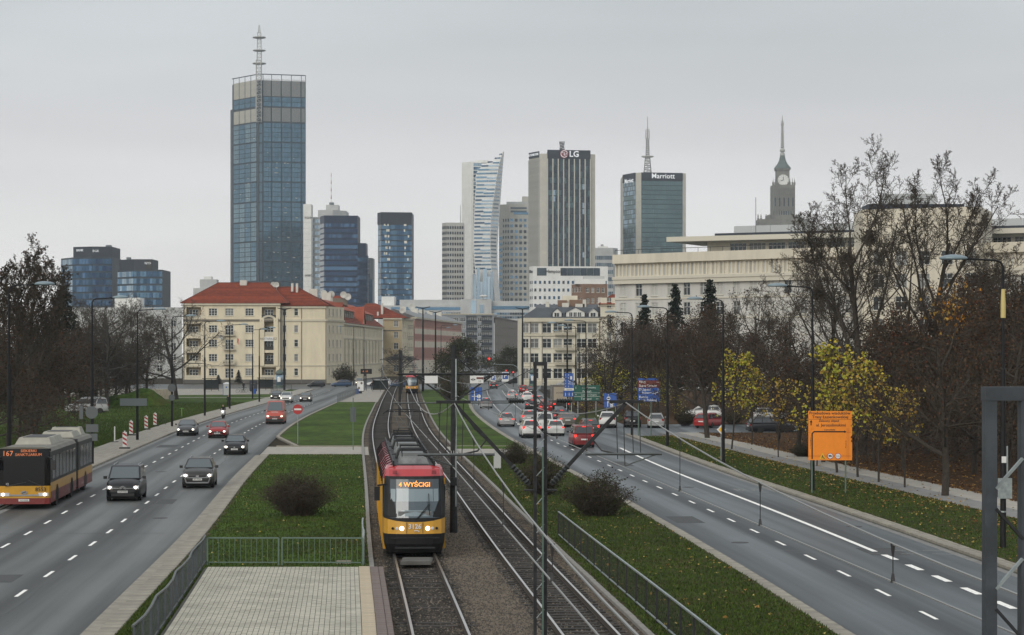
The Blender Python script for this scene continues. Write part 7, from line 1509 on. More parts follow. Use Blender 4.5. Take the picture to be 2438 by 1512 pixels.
for q in ((388, 690, 790, 690), (388, 702, 790, 702), (752, 428, 752, 725), (768, 428, 768, 725), (388, 458, 408, 458), (388, 472, 408, 472), (752, 458, 790, 458), (752, 472, 790, 472), (416, 428, 416, 450), (430, 428, 430, 450)): ln(*q, .010, 'sign_red')
mb = MB(); mb.add([(sx_(486), -.055, sz_(726)), (sx_(552), -.055, sz_(726)), (sx_(519), -.055, sz_(668))], [(0, 1, 2)]); tr = mb.build('warning_triangle', 'sign_yellow', b); mb = MB(); mb.bar((sx_(512), -.06, sz_(720)), (sx_(518), -.06, sz_(690)), .03); mb.bar((sx_(518), -.06, sz_(690)), (sx_(530), -.06, sz_(718)), .03); mb.bar((sx_(530), -.06, sz_(720)), (sx_(542), -.06, sz_(716)), .03); mb.build('symbol', 'sign_black', tr)
for x in (592, 665):
    mb = MB(); mb.lathe((0, 0, 0), [(.165, 0), (.165, .01)], 20); mb.v = [(sx_(x) + q[0], -.045 - q[2], sz_(697) + q[1]) for q in mb.v]; c_ = mb.build('ring', 'sign_red', b); mb = MB(); mb.lathe((0, 0, 0), [(.135, 0), (.135, .01)], 20); mb.v = [(sx_(x) + q[0], -.056 - q[2], sz_(697) + q[1]) for q in mb.v]; mb.build('disc', 'sign_white', c_)
    if x == 592: mb = MB(); mb.box(sx_(577), sx_(598), -.072, -.068, sz_(703), sz_(687)); mb.box(sx_(598), sx_(608), -.072, -.068, sz_(703), sz_(692)); mb.build('symbol', 'sign_black', c_)
    else: text('lettering', '2,2m', .10, 'sign_black', c_, (sx_(x), -.07, sz_(697)), UP)
# brown and blue city information sign
Y = 197.0; t = thing('information_sign', 'blue and brown city direction sign with white lettering', 'road sign', (wx(1545, Y), Y, .1)); post(t, -.95, .06, 5.2, .06, 'green_steel'); post(t, .2, .06, 5.2, .05, 'green_steel')
zt = wz(900.7, Y) - .1; b = plate(t, -1.02, 1.02, zt - .18, zt, 'sign_blue', 'board'); b2 = plate(t, -1.02, 1.02, zt - .86, zt - .185, 'sign_brown', 'board'); b3 = plate(t, -1.02, 1.02, zt - 1.52, zt - .865, 'sign_blue', 'board'); b4 = plate(t, -1.02, 1.02, zt - 2.12, zt - 1.525, 'sign_blue', 'board')
for tx, bb, x, z in (('Filtry', b2, -.90, .34), ('Stara Ochota', b2, -.90, .68), ('Szpital', b3, -.62, 1.04), ('Nowowiejski', b3, -.62, 1.33), ('Rondo', b4, -.90, 1.72), ('Jazdy Polskiej', b4, -.90, 2.0)): text('lettering', tx, .30, 'sign_white', bb, (x, -.035, zt - z), UP, align='LEFT', bold=.004)
mb = MB(); mb.box(-.92, -.70, -.04, -.03, zt - 1.13, zt - .93); q_ = mb.build('symbol', 'sign_white', b3); mb = MB(); mb.box(-.84, -.78, -.05, -.045, zt - 1.10, zt - .96); mb.box(-.88, -.74, -.05, -.045, zt - 1.06, zt - 1.0); mb.build('cross', 'sign_blue', q_)
arrow(b2, [(.92, zt - .36), (.74, zt - .36)], .03, head=.07); arrow(b3, [(.84, zt - 1.14), (.84, zt - .98)], .03, head=.07); arrow(b4, [(.74, zt - 1.72), (.9, zt - 1.72)], .03, head=.07)
# green direction sign
Y = 262.0; t = thing('direction_sign', 'dark green direction sign on the island right of the bus lane sign', 'road sign', (wx(1397.5, Y), Y, .1)); W_ = 62*Y/F; zt = wz(917, Y) - .1; zb = wz(954.5, Y) - .1
for x in (-1.1, 1.1): post(t, x, .06, zt - .1, .05)
b = plate(t, -W_/2, W_/2, zb, zt, 'sign_green', 'board'); h_ = zt - zb
mb = MB(); mb.box(-W_/2, W_/2, -.032, -.026, zb + h_*.50, zb + h_*.515); mb.box(-W_/2, W_/2, -.032, -.026, zb + h_*.265, zb + h_*.28); mb.build('border', 'sign_white', b)
for tx, x, z, m_, s in (('Dw. Centralny', .25, .84, 'sign_white', .28), ('Poznań', .0, .60, 'sign_white', .36), ('Terespol', -.1, .13, 'sign_white', .36), ('Lotnisko Chopina', .25, .385, 'sign_white', .27)): text('lettering', tx, s, m_, b, (x, -.035, zb + h_*z), UP)
arrow(b, [(-1.35, zb + h_*.76), (-1.35, zb + h_*.88)], .05, head=.08); arrow(b, [(-1.25, zb + h_*.385), (-1.45, zb + h_*.385)], .05, head=.08); arrow(b, [(1.1, zb + h_*.13), (1.35, zb + h_*.13)], .05, head=.08)
# bus lane sign with lane arrows
t = thing('lane_sign', 'tall blue bus lane sign with white dashes and lane arrows', 'road sign', (wx(1355, Y), Y, .1)); post(t, -.3, .06, 5.0, .05); post(t, .3, .06, 5.0, .05)
za, zb, zc, zd = wz(888.7, Y) - .1, wz(924, Y) - .1, wz(930, Y) - .1, wz(944.5, Y) - .1
b = plate(t, -.56, .56, zb + .01, za, 'sign_blue', 'board'); text('lettering', 'BUS\nTAXI', .26, 'sign_white', b, (.24, -.035, zb + .62), UP)
mb = MB(); mb.box(.13, .36, -.04, -.03, zb + 1.05, zb + 1.45); mb.build('bus_symbol', 'sign_white', b); mb = MB(); mb.box(.47, .50, -.04, -.03, zb + .08, za - .08); mb.build('lane_line', 'sign_white', b)
for x in (-.42, -.06):
    for k in range(5): mb = MB(); mb.box(x - .02, x + .02, -.04, -.03, zb + .1 + k*.35, zb + .30 + k*.35); mb.build('lane_dash', 'sign_white', b)
b = plate(t, -.56, .56, zc + .01, zb - .01, 'sign_white', 'board'); text('lettering', 'Koniec', .25, 'sign_black', b, (.05, -.035, (zb + zc)/2), UP)
b = plate(t, -.72, .62, zd, zc - .01, 'sign_blue', 'board')
for x in (-.45, 0, .4): arrow(b, [(x, zd + .10), (x, zc - .25)], .06, head=.10)
# weight limit sign
Y = 230.0; t = thing('weight_sign', 'tilted blue sign with white lorry weight discs', 'road sign', (wx(1456, Y), Y, .1), R(-4)); z0, z1 = wz(970, Y) - .1, wz(936, Y) - .1
for x in (-.5, .45): post(t, x, .06, z1, .05)
b = plate(t, -.68, .68, z0, z1, 'sign_blue', 'board'); b.rotation_euler = (0, R(-3), 0)
for x, z, tx in ((-.18, .98, '5 t'), (.12, .45, '10 t')):
    mb = MB(); mb.lathe((0, 0, 0), [(.20, 0), (.20, .01)], 16); mb.v = [(x + q[0], -.03 - q[2], z0 + z + q[1]) for q in mb.v]; c_ = mb.build('disc', 'sign_white', b); mb = MB(); mb.box(x - .13, x + .13, -.05, -.045, z0 + z - .07, z0 + z + .07); mb.build('symbol', 'sign_black', c_); mb = MB(); mb.box(x - .16, x + .16, -.04, -.03, z0 + z - .40, z0 + z - .22); pl = mb.build('plate', 'sign_white', b); text('lettering', tx, .17, 'sign_black', pl, (x, -.05, z0 + z - .31), UP)
arrow(b, [(-.3, z0 + .1), (-.3, z0 + .75)], .07, head=.0); arrow(b, [(-.18, z0 + 1.28), (-.18, z0 + 1.32)], .05, head=.08); arrow(b, [(-.3, z0 + .5), (.6, z0 + .5)], .05)
Y = 290.0; t = thing('weight_sign', 'blue lane sign with lorry disc on the median behind the catenary', 'road sign', (wx(1134, Y), Y, .1)); z0, z1 = wz(956, Y) - .1, wz(922, Y) - .1; post(t, -.4, .06, z1, .05); post(t, .4, .06, z1, .05)
b = plate(t, -.78, .78, z0, z1, 'sign_blue', 'board'); arrow(b, [(-.25, z0 + .15), (-.25, z0 + 1.45)], .10, head=.16); arrow(b, [(-.6, z0 + .7), (.5, z0 + .7)], .08); mb = MB(); mb.lathe((0, 0, 0), [(.26, 0), (.26, .01)], 16); mb.v = [(.35 + q[0], -.03 - q[2], z0 + .7 + q[1]) for q in mb.v]; mb.build('disc', 'sign_white', b); mb = MB(); mb.box(.12, .58, -.04, -.03, z0 + .12, z0 + .34); pl = mb.build('plate', 'sign_white', b); text('lettering', '10 t', .18, 'sign_black', pl, (.35, -.05, z0 + .23), UP)
# priority diamond
Y = 152.0; t = thing('priority_sign', 'small yellow and white priority diamond on a pole by the verge', 'road sign', (wx(1717, Y), Y, .1)); post(t, 0, .04, 2.55, .03); mb = MB(); z_ = wz(1023, Y) - .1
mb.add([(-.32, -.02, z_), (0, -.02, z_ - .32), (.32, -.02, z_), (0, -.02, z_ + .32)], [(0, 1, 2, 3)]); mb.add([(-.32, .0, z_), (0, .0, z_ - .32), (.32, .0, z_), (0, .0, z_ + .32)], [(3, 2, 1, 0)]); d_ = mb.build('diamond', 'sign_white', t); mb = MB(); mb.add([(-.2, -.03, z_), (0, -.03, z_ - .2), (.2, -.03, z_), (0, -.03, z_ + .2)], [(0, 1, 2, 3)]); mb.build('centre', 'sign_yellow', d_)
# far junction: signals, parking signs
Y = 470.0; t = thing('traffic_signal', 'traffic signal on a curved mast arm showing red', 'traffic light', (wx(1234, Y), Y, 0)); mb = MB(); pts = [(0, 0, 0), (0, 0, 3.6), (-.25, 0, 4.5), (-1.0, 0, 4.95), (-5.9, 0, 5.15)]; mb.tube(pts, [.10, .09, .08, .07, .06], 7); mb.build('mast', 'galv', t)
z_ = wz(861, Y); mb = MB(); mb.box(-6.75, -6.05, -.2, .15, z_ - 1.2, z_ + 1.2); hd = mb.build('signal_head', 'black_plastic', t); mb = MB(); mb.lathe((0, 0, 0), [(.30, 0), (.30, .05)], 14); mb.v = [(-6.4 + q[0], -.22 - q[2], z_ + .62 + q[1]) for q in mb.v]; mb.build('red_lens', 'lamp_red', hd)
for x, z, s in ((1203, 897, 1.6), (1174, 901, 1.1)):
    Y = 500.0; t = thing('parking_sign', 'larger blue parking sign beside the dark green tree' if s > 1.3 else 'smaller blue parking sign left of the larger one', 'road sign', (wx(x, Y), Y, 0), 0, 'parking signs'); zc = wz(z, Y); post(t, 0, .06, zc, .05); b = plate(t, -s/2, s/2, zc - s*.7, zc + s*.7, 'sign_white', 'board'); b2 = MB(); b2.box(-s*.4, s*.4, -.05, -.03, zc - s*.35, zc + s*.6); b3 = b2.build('field', 'sign_blue', b); text('lettering', 'P', s*.9, 'sign_white', b3, (0, -.07, zc + s*.12), UP, bold=.02)
for x, Y, lb in ((1222, 478, 'red traffic signal on a post beneath the mast arm'), (1205, 520, 'red traffic signal far behind the crossing'), (870, 470, 'dark traffic signal at the left far crossing')):
    t = thing('traffic_signal', lb, 'traffic light', (wx(x, Y), Y, 0)); post(t, 0, .1, 3.2, .06, 'black_metal'); mb = MB(); mb.box(-.2, .2, -.2, .1, 2.5, 3.6); hd = mb.build('signal_head', 'black_plastic', t)
    if x > 900: mb = MB(); mb.lathe((0, 0, 0), [(.17, 0), (.17, .05)], 12); mb.v = [(q[0], -.22 - q[2], 3.3 + q[1]) for q in mb.v]; mb.build('red_lens', 'lamp_red', hd)
# striped beacons
bm_ = None
for k, (x, yb) in enumerate(((297, 1072), (312, 1040), (348, 1026), (369, 1017.5))):
    p = gp(x, yb); t = thing('warning_beacon', ['nearest red and white striped beacon behind the bus', 'second red and white striped beacon beside the third lamp', 'third red and white striped beacon on the pavement edge', 'farthest red and white striped beacon beside a parked bicycle'][k], 'beacon', (p.x, p.y, .13), 0, 'striped beacons'); mb = MB(); mb.box(-.40, .40, -.22, .22, 0, .10); mb.build('foot', 'rubber', t)
    mb = MB(); mb.box(-.17, .17, -.02, .02, .14, 1.32); bd = mb.build('board', 'sign_white', t); mb = MB(); mb.tube([(0, 0, 1.32), (0, 0, 1.42)], .05, 6); mb.build('knob', 'sign_white', t)
    for j in range(3):
        z = .22 + .36*j; mb = MB(); mb.quad((-.16, -.024, z + .20), (.16, -.024, z), (.16, -.024, z + .17), (-.16, -.024, z + .37)) if z + .37 < 1.33 else mb.quad((-.16, -.024, z + .20), (.16, -.024, z), (.16, -.024, z + .17), (-.16, -.024, 1.31)); mb.build('stripe', 'sign_red', bd)
p = gp(273, 1056); t = thing('marker_post', 'white flexible marker post in the grass beside the pavement', 'bollard', (p.x, p.y, .1)); mb = MB(); mb.box(-.3, .3, -.2, .2, 0, .08); mb.build('foot', 'rubber', t); mb = MB(); mb.tube([(0, 0, .08), (0, 0, 1.3), (0, 0, 1.36)], [.06, .055, .03], 8); mb.build('post', 'sign_white', t)
# ---------------------------------------------------------------- left pavement and far stop
Y = 380.0; t = thing('portable_toilet', 'white and blue portable toilet on the lawn before the corner house', 'toilet', (wx(540, Y), Y, .1)); mb = MB(); mb.box(-.6, .6, -.6, .6, .05, 2.1); mb.build('cabin', 'sign_blue', t); mb = MB(); mb.box(-.52, .52, -.63, -.6, .1, 2.05); d_ = mb.build('door', 'grey_clad', t); mb = MB(); mb.box(-.12, .12, -.65, -.63, 1.35, 1.6); mb.build('emblem', 'sign_blue', d_); mb = MB(); mb.lathe((0, 0, 2.1), [(.85, 0), (.7, .12), (.2, .22)], 4, ang=R(45)); mb.build('roof', 'white_clad', t)
def person(label, loc, rz, coat, legs, pose='walk', hair='sign_black', group=None, skin='skin'):
    t = thing('person', label, 'person', loc, rz, group)
    if pose == 'walk': J = {'pel': (0, 0, .95), 'che': (0, .02, 1.32), 'nec': (0, .0, 1.50), 'hea': (0, -.02, 1.66), 'shl': (-.19, 0, 1.43), 'shr': (.19, 0, 1.43), 'ell': (-.25, .08, 1.15), 'elr': (.25, -.05, 1.15), 'hal': (-.25, -.02, .90), 'har': (.25, -.18, .93), 'hil': (-.10, 0, .92), 'hir': (.10, 0, .92), 'knl': (-.11, -.12, .50), 'knr': (.11, .05, .48), 'anl': (-.11, -.10, .09), 'anr': (.11, .26, .12), 'tol': (-.11, -.26, .04), 'tor': (.11, .12, .05)}
    else: J = {'pel': (0, 0, .92), 'che': (0, -.18, 1.25), 'nec': (0, -.26, 1.42), 'hea': (0, -.32, 1.57), 'shl': (-.2, -.2, 1.36), 'shr': (.2, -.2, 1.36), 'ell': (-.28, -.42, 1.18), 'elr': (.28, -.42, 1.18), 'hal': (-.27, -.62, 1.06), 'har': (.27, -.62, 1.06), 'hil': (-.12, 0, .90), 'hir': (.12, 0, .90), 'knl': (-.15, -.36, .66), 'knr': (.15, -.34, .72), 'anl': (-.13, -.18, .22), 'anr': (.13, -.16, .32), 'tol': (-.13, -.34, .18), 'tor': (.13, -.32, .27)}
    rad = dict(pel=.15, che=.17, nec=.065, hea=.10, shl=.075, shr=.075, ell=.055, elr=.055, hal=.045, har=.045, hil=.10, hir=.10, knl=.07, knr=.07, anl=.05, anr=.05, tol=.04, tor=.04); ks = list(J); E = [('pel', 'che'), ('che', 'nec'), ('nec', 'hea'), ('che', 'shl'), ('che', 'shr'), ('shl', 'ell'), ('ell', 'hal'), ('shr', 'elr'), ('elr', 'har'), ('pel', 'hil'), ('pel', 'hir'), ('hil', 'knl'), ('knl', 'anl'), ('anl', 'tol'), ('hir', 'knr'), ('knr', 'anr'), ('anr', 'tor')]
    me = bpy.data.meshes.new('body'); me.from_pydata([J[k] for k in ks], [(ks.index(a), ks.index(b)) for a, b in E], []); me.materials.append(M(coat)); o = link('body', me, t)
    m_ = o.modifiers.new('skin', 'SKIN'); s_ = o.modifiers.new('sub', 'SUBSURF'); s_.levels = s_.render_levels = 1
    for i, k in enumerate(ks): me.skin_vertices[0].data[i].radius = (rad[k], rad[k]*.85)
    me.skin_vertices[0].data[0].use_root = True
    h = Vector(J['hea']); mb = MB(); mb.lathe((h.x, h.y, h.z - .02), [(.04, -.12), (.08, -.06), (.098, .02), (.09, .09), (.04, .13)], 10); mb.build('head', skin, t, True); mb = MB(); mb.lathe((h.x, h.y + .02, h.z), [(.10, -.03), (.108, .04), (.09, .10), (.03, .125)], 10); mb.build('hair', hair, t, True)
    lg = MB(); 
    for a, b, c_ in (('hil', 'knl', 'anl'), ('hir', 'knr', 'anr')): lg.tube([J[a], J[b], J[c_]], [.105, .082, .064], 8)
    lg.build('trousers', legs, t, True)
    return t
mat('skin', (.38, .24, .18), .6); mat('coat_black', (.012, .012, .014), .85); mat('coat_navy', (.018, .022, .035), .85); mat('jeans', (.03, .035, .05), .85); mat('lime_paint', (.18, .40, .06), .5)
g_ = 'people waiting at the far tram stop'
person('person in dark coat walking at the far tram stop, left of two', (wx(886, 429), 429, .16), 0, 'coat_black', 'jeans', group=g_); person('person in black jacket at the far tram stop, right of two', (wx(894, 431), 431, .16), .4, 'coat_black', 'coat_black', group=g_)
person('person in dark clothes walking on the footpath behind a sapling', (wx(1854, 180), 180, .13), .5, 'coat_black', 'coat_black'); person('person in black walking past the bicycle racks', (wx(580, 425), 425, .13), .8, 'coat_black', 'coat_black')
def bicycle(label, loc, rz, m='black_metal', group=None):
    t = thing('bicycle', label, 'bicycle', loc, rz, group)
    for y in (-.52, .52):
        w_ = MB(); ring = [(0, y + .34*math.cos(R(a)), .34 + .34*math.sin(R(a))) for a in range(0, 361, 24)]; w_.tube(ring, .022, 5, cap=False)
        for a in range(0, 180, 30): w_.bar((0, y - .32*math.cos(R(a)), .34 - .32*math.sin(R(a))), (0, y + .32*math.cos(R(a)), .34 + .32*math.sin(R(a))), .006)
        w_.build('wheel', 'rubber', t)
    f_ = MB(); f_.tube([(0, -.52, .34), (0, -.38, .85), (0, .12, .82), (0, .05, .30), (0, .52, .34)], .02, 5); f_.tube([(0, -.40, .78), (0, .05, .30)], .02, 5); f_.tube([(0, .12, .82), (0, .52, .34)], .015, 5); f_.build('frame', m, t)
    h_ = MB(); h_.tube([(-.28, -.30, 1.02), (0, -.36, 1.0), (.28, -.30, 1.02)], .018, 5); h_.tube([(0, -.37, .85), (0, -.36, 1.0)], .018, 5); h_.build('handlebar', 'black_metal', t); s_ = MB(); s_.cbox((0, .16, .95), (.14, .26, .06)); s_.tube([(0, .13, .82), (0, .15, .93)], .016, 5); s_.build('saddle', 'black_plastic', t)
    return t
bicycle('black bicycle leaning beside the farthest striped beacon', (wx(383, 228), 228, .1), .9); bicycle('hire bicycle at the rack, left of three', (wx(572, 404), 404, .13), 1.4, 'galv', 'hire bicycles'); bicycle('hire bicycle at the rack, middle of three', (wx(580, 406), 406, .13), 1.3, 'galv', 'hire bicycles'); bicycle('hire bicycle at the rack, right of three', (wx(588, 408), 408, .13), 1.5, 'galv', 'hire bicycles')
Y = 300.0; c_ = bicycle('bicycle ridden by the hooded cyclist on the left pavement', (wx(544, Y), Y, .14), .15); person('hooded person in black riding a bicycle on the left pavement', (wx(544, Y), Y + .15, .12), .15, 'coat_black', 'coat_black', 'ride', 'coat_black')
t = thing('scooter', 'green electric scooter parked on the grass by the pavement', 'scooter', (wx(430, 251), 251, .1), .5); mb = MB(); mb.box(-.08, .08, -.5, .45, .10, .15); mb.build('deck', 'black_plastic', t); mb = MB(); mb.tube([(0, -.45, .15), (0, -.36, 1.1)], .03, 6); mb.tube([(-.25, -.34, 1.12), (.25, -.34, 1.12)], .02, 5); mb.build('stem', 'lime_paint', t)
for y in (-.5, .45): mb = MB(); mb.lathe((0, 0, 0), [(.10, -.03), (.10, .03)], 10); mb.v = [(q[2], y + q[0], .10 + q[1]) for q in mb.v]; mb.build('wheel', 'rubber', t)
# motorcycle and rider
l = gp(530, 997); t = thing('motorcycle', 'white and black motor scooter with lit headlamp near the left kerb', 'motorcycle', (l.x, l.y, 0), heading(LR, l.y)); 
for y in (0.0, 1.3): mb = MB(); mb.lathe((0, 0, 0), [(.16, -.06), (.27, -.06), (.29, 0), (.27, .06), (.16, .06)], 14); mb.v = [(q[2], .3 + y + q[0], .29 + q[1]) for q in mb.v]; mb.build('wheel', 'rubber', t)
mb = MB(); mb.add([(-.18, .2, .45), (.18, .2, .45), (.26, .35, .95), (-.26, .35, .95), (-.10, .05, .6), (.10, .05, .6), (.12, .15, 1.0), (-.12, .15, 1.0)], [(4, 5, 6, 7), (5, 1, 2, 6), (0, 4, 7, 3), (7, 6, 2, 3), (0, 1, 5, 4)]); mb.build('front_fairing', 'white_paint', t); mb = MB(); mb.box(-.17, .17, .6, 1.75, .42, .72); mb.box(-.14, .14, .75, 1.6, .72, .80); mb.build('body', 'black_plastic', t); mb = MB(); mb.tube([(-.35, .45, 1.08), (0, .38, 1.04), (.35, .45, 1.08)], .02, 5); mb.tube([(0, .3, .35), (0, .4, 1.04)], .03, 5); mb.build('handlebar', 'black_metal', t); mb = MB(); mb.lathe((0, 0, 0), [(.10, 0), (.10, .03)], 10); mb.v = [(q[0], .04 - q[2], .85 + q[1]) for q in mb.v]; mb.build('headlight', 'lamp_white', t)
person('helmeted person in black riding the motor scooter', (l.x + math.sin(-heading(LR, l.y))*1.05, l.y + 1.05, -.05), heading(LR, l.y), 'coat_black', 'coat_black', 'ride', 'black_plastic')
# advertising columns, light boxes, shelters, bins
for lb, x, Y in (('advertising column with green dome at the left junction', 665, 470), ('glass advertising column with green dome before the cream tenement', 1268, 490)):
    t = thing('advertising_column', lb, 'column', (wx(x, Y), Y, 0), 0, 'advertising columns'); mb = MB(); mb.lathe((0, 0, 0), [(.85, 0), (.85, .5), (.80, .52)], 16); mb.build('base', 'green_steel', t); mb = MB(); mb.lathe((0, 0, .5), [(.76, 0), (.76, 2.5)], 16); c_ = mb.build('drum', 'g_pale', t, True); mb = MB(); mb.box(-.35, .35, -.80, -.70, 1.3, 2.3); mb.build('poster', 'sign_white', c_); mb = MB(); mb.lathe((0, 0, 3.0), [(.95, 0), (.95, .15), (.8, .4), (.5, .75), (.1, .95), (.04, 1.3)], 16); mb.build('dome', 'copper_green', t, True)
def citylight(label, x, Y, z, m_, fr):
    t = thing('advert_panel', label, 'advert', (wx(x, Y), Y, z), 0, 'advert panels'); mb = MB(); mb.box(-.68, .68, -.08, .08, .35, 2.35); mb.build('frame', fr, t); mb = MB(); mb.box(-.60, .60, -.10, -.08, .45, 2.27); ps = mb.build('poster', m_, t); mb = MB(); mb.box(-.3, .3, -.05, .05, 0, .35); mb.build('foot', 'black_metal', t); return ps
ps = citylight('white advert panel with two faces at the far tram stop', 858, 396, .16, 'sign_white', 'black_metal')
for x, z in ((.22, 1.9), (-.25, 1.0)): mb = MB(); mb.lathe((0, 0, 0), [(.20, 0), (.20, .01)], 12); mb.v = [(x + q[0], -.105 - q[2], z + q[1]*1.2) for q in mb.v]; mb.build('portrait', 'wood', ps)
ps = citylight('dark advert panel beside the bicycle racks', 603, 400, .13, 'band_dark', 'black_metal'); mb = MB(); mb.box(-.4, .4, -.11, -.10, 1.75, 1.85); mb.box(-.25, .1, -.11, -.10, .7, 1.4); mb.build('print', 'wood', ps)
for lb, x, Y in (('blue bin beside the white advert panel', 850, 390), ('blue bin beside the dark advert panel', 606, 392)): mb = MB(); mb.lathe((0, 0, 0), [(.26, 0), (.34, .9), (.36, .92)], 12); o_ = mb.build('bin', 'sign_blue'); o_.location = (wx(x, Y), Y, .16); tag(o_, lb, 'bin', 'blue bins')
def shelter(label, x, Y, z, n_=3):
    t = thing('shelter', label, 'shelter', (wx(x, Y), Y, z)); mb = MB(); mb.box(-1.6, 1.6, -.8, .8, 2.4, 2.52); mb.build('roof', 'black_metal', t)
    for k in range(n_): 
        xx = -1.45 + 2.9*k/(n_ - 1); mb = MB(); mb.box(xx - .04, xx + .04, .6, .68, 0, 2.4); mb.build('post', 'black_metal', t)
    mb = MB(); mb.box(-1.4, 1.4, .62, .64, .3, 2.2); mb.build('back_pane', 'g_win', t); mb = MB(); mb.box(-1.2, 1.2, .2, .55, .42, .47); mb.build('bench', 'wood', t)
shelter('glass tram shelter with dark roof at the far stop', 905, 415, .16); shelter('dark roofed bus shelter below the corner house', 502, 420, .13); shelter('low glass shelter left of the advertising column', 632, 430, .13)
t = thing('information_display', 'amber lit timetable display above the far tram stop', 'display', (wx(872, 425), 425, .16)); post(t, 0, .1, 3.6, .06, 'black_metal'); mb = MB(); mb.box(-1.1, 1.1, -.15, .1, 3.3, 4.3); b = mb.build('case', 'black_metal', t); text('lettering', '4  18', .5, 'led_dim', b, (-.2, -.17, 3.8), UP)
# mound, low fence, parked van kerb on the left lawn
mb = MB(); nx, ny = 22, 14; rm = random.Random(2)
for j in range(ny + 1):
    for i in range(nx + 1):
        u, v = i/nx*2 - 1, j/ny*2 - 1; d = max(0, 1 - u*u - v*v); z = 2.3*d**.8*(1 + .18*math.sin(5*u + 2*v)) + (rm.uniform(-.06, .06) if d > 0 else 0); mb.v.append((u*5.2, v*4.5, z))
for j in range(ny):
    for i in range(nx): a = j*(nx + 1) + i; mb.f.append((a, a + 1, a + nx + 2, a + nx + 1)); mb.mi.append(0)
o_ = mb.build('grass_mound', 'grass', None, True); o_.location = (wx(318, 305), 308, .06); tag(o_, 'rounded grassy mound on the left lawn behind the lamps', 'mound')
t = thing('board_fence', 'low ochre board fence behind the grassy mound', 'fence', (wx(372, 345), 345, .1), .1)
for k in range(12): mb = MB(); mb.box(-2.9 + .48*k, -2.46 + .48*k, -.02, .02, .1, 1.75 + .05*math.sin(k*7)); mb.build('board', 'sand', t)
strip('lawn_path', lambda y: LL(y) - 26, lambda y: LL(y) - 3.4, 362, 364.5, .115, 'path_pale')
for k, (x, z_) in enumerate(((1045, 2.0), (1010, 2.4))): pass
# manholes and tar patches in the carriageways
mat('iron_cover', (.03, .03, .03), .6, var=.3, scale=8); mat('tar', (.028, .029, .030), .55)
for k, (f, off, y) in enumerate(((LR, -1.9, 101), (LR, -5.2, 140), (RL, 1.7, 88), (RL, 5.0, 124), (RR, -1.3, 96))):
    mb = MB(); mb.lathe((0, 0, 0), [(.36, 0), (.36, .006)], 16); mb.build('manhole_cover', 'iron_cover', bpy.data.objects['road_left' if f is LR else 'road_right'], loc=(f(y) + off, y, .003))
mb = MB(); rp_ = random.Random(5)
def crack(f, off, y0, y1, mb):
    y = y0; x = off
    while y < y1:
        y2 = y + rp_.uniform(.8, 2.0); x2 = x + rp_.uniform(-.10, .10); mb.quad((f(y) + x - .018, y, .0035), (f(y) + x + .018, y, .0035), (f(y2) + x2 + .018, y2, .0035), (f(y2) + x2 - .018, y2, .0035)); y, x = y2, x2
for f, off, a, b in ((LR, -3.2, 60, 150), (LR, -6.6, 95, 190), (RL, 3.05, 56, 130), (RL, 6.1, 70, 150), (LR, -1.6, 120, 170)): crack(f, off, a, b, mb)
for f, y, a, b in ((LR, 148, -10, 0), (LR, 92, -9, -1), (RL, 118, 0.2, 9), (RL, 141, .3, 8.5), (LR, 206, -10, 0)):
    mb.quad((f(y) + a, y, .0036), (f(y) + b, y + .5, .0036), (f(y) + b, y + .58, .0036), (f(y) + a, y + .08, .0036))
mb.build('tar_seam', 'tar', bpy.data.objects['road_left'], kind='stuff')
mat('patch', (.042, .045, .045), .7, var=.2, scale=4, detail=8)
for f, off, y, w_, l_ in ((LR, -2.6, 112, 1.1, 3.5), (LR, -8.2, 178, 1.6, 5), (RL, 1.2, 100, 1.3, 4), (RL, 6.6, 84, 1.5, 3), (RL, 4.4, 150, 1.2, 6), (LR, -5.0, 74, 1.4, 2.6)):
    mb = MB(); mb.quad((-w_/2, -l_/2, 0), (w_/2, -l_/2, 0), (w_/2, l_/2, 0), (-w_/2, l_/2, 0)); mb.build('repair_patch', 'patch', bpy.data.objects['road_left' if f is LR else 'road_right'], loc=(f(y) + off, y, .0028), rz=heading(f, y))
# ================================================================== trees and shrubs
mat('bark', (.042, .034, .026), .95, var=.35, scale=6, detail=6, bump=.5); mat('bark_far', (.035, .031, .027), .95, var=.3, scale=5); mat('twig', (.055, .043, .031), .95); mat('twig_grey', (.060, .050, .040), .95)
mat('leaf_brown', (.066, .042, .025), .9, spec=.15, objrand=.35); mat('leaf_russet', (.072, .032, .020), .9, spec=.15, objrand=.3); mat('leaf_dark', (.036, .029, .019), .9, spec=.15, objrand=.3); mat('leaf_olive', (.035, .040, .012), .9, spec=.2, objrand=.3)
mat('leaf_yellow', (.43, .345, .05), .8, spec=.2); mat('leaf_lime', (.34, .35, .045), .8, spec=.2); mat('leaf_ochre', (.33, .205, .045), .8, spec=.2); mat('leaf_orange', (.33, .14, .015), .8, spec=.2)
mat('needle', (.010, .017, .010), .9, spec=.15, objrand=.25); mat('leaf_purple', (.042, .024, .020), .9, spec=.15); mat('leaf_green', (.045, .058, .018), .9, spec=.2)
mat('leaf_litter', (.30, .17, .05), .85, spec=.2); mat('leaf_litter_pale', (.42, .33, .10), .85, spec=.2); mat('leaf_litter_brown', (.13, .065, .028), .9, spec=.1)
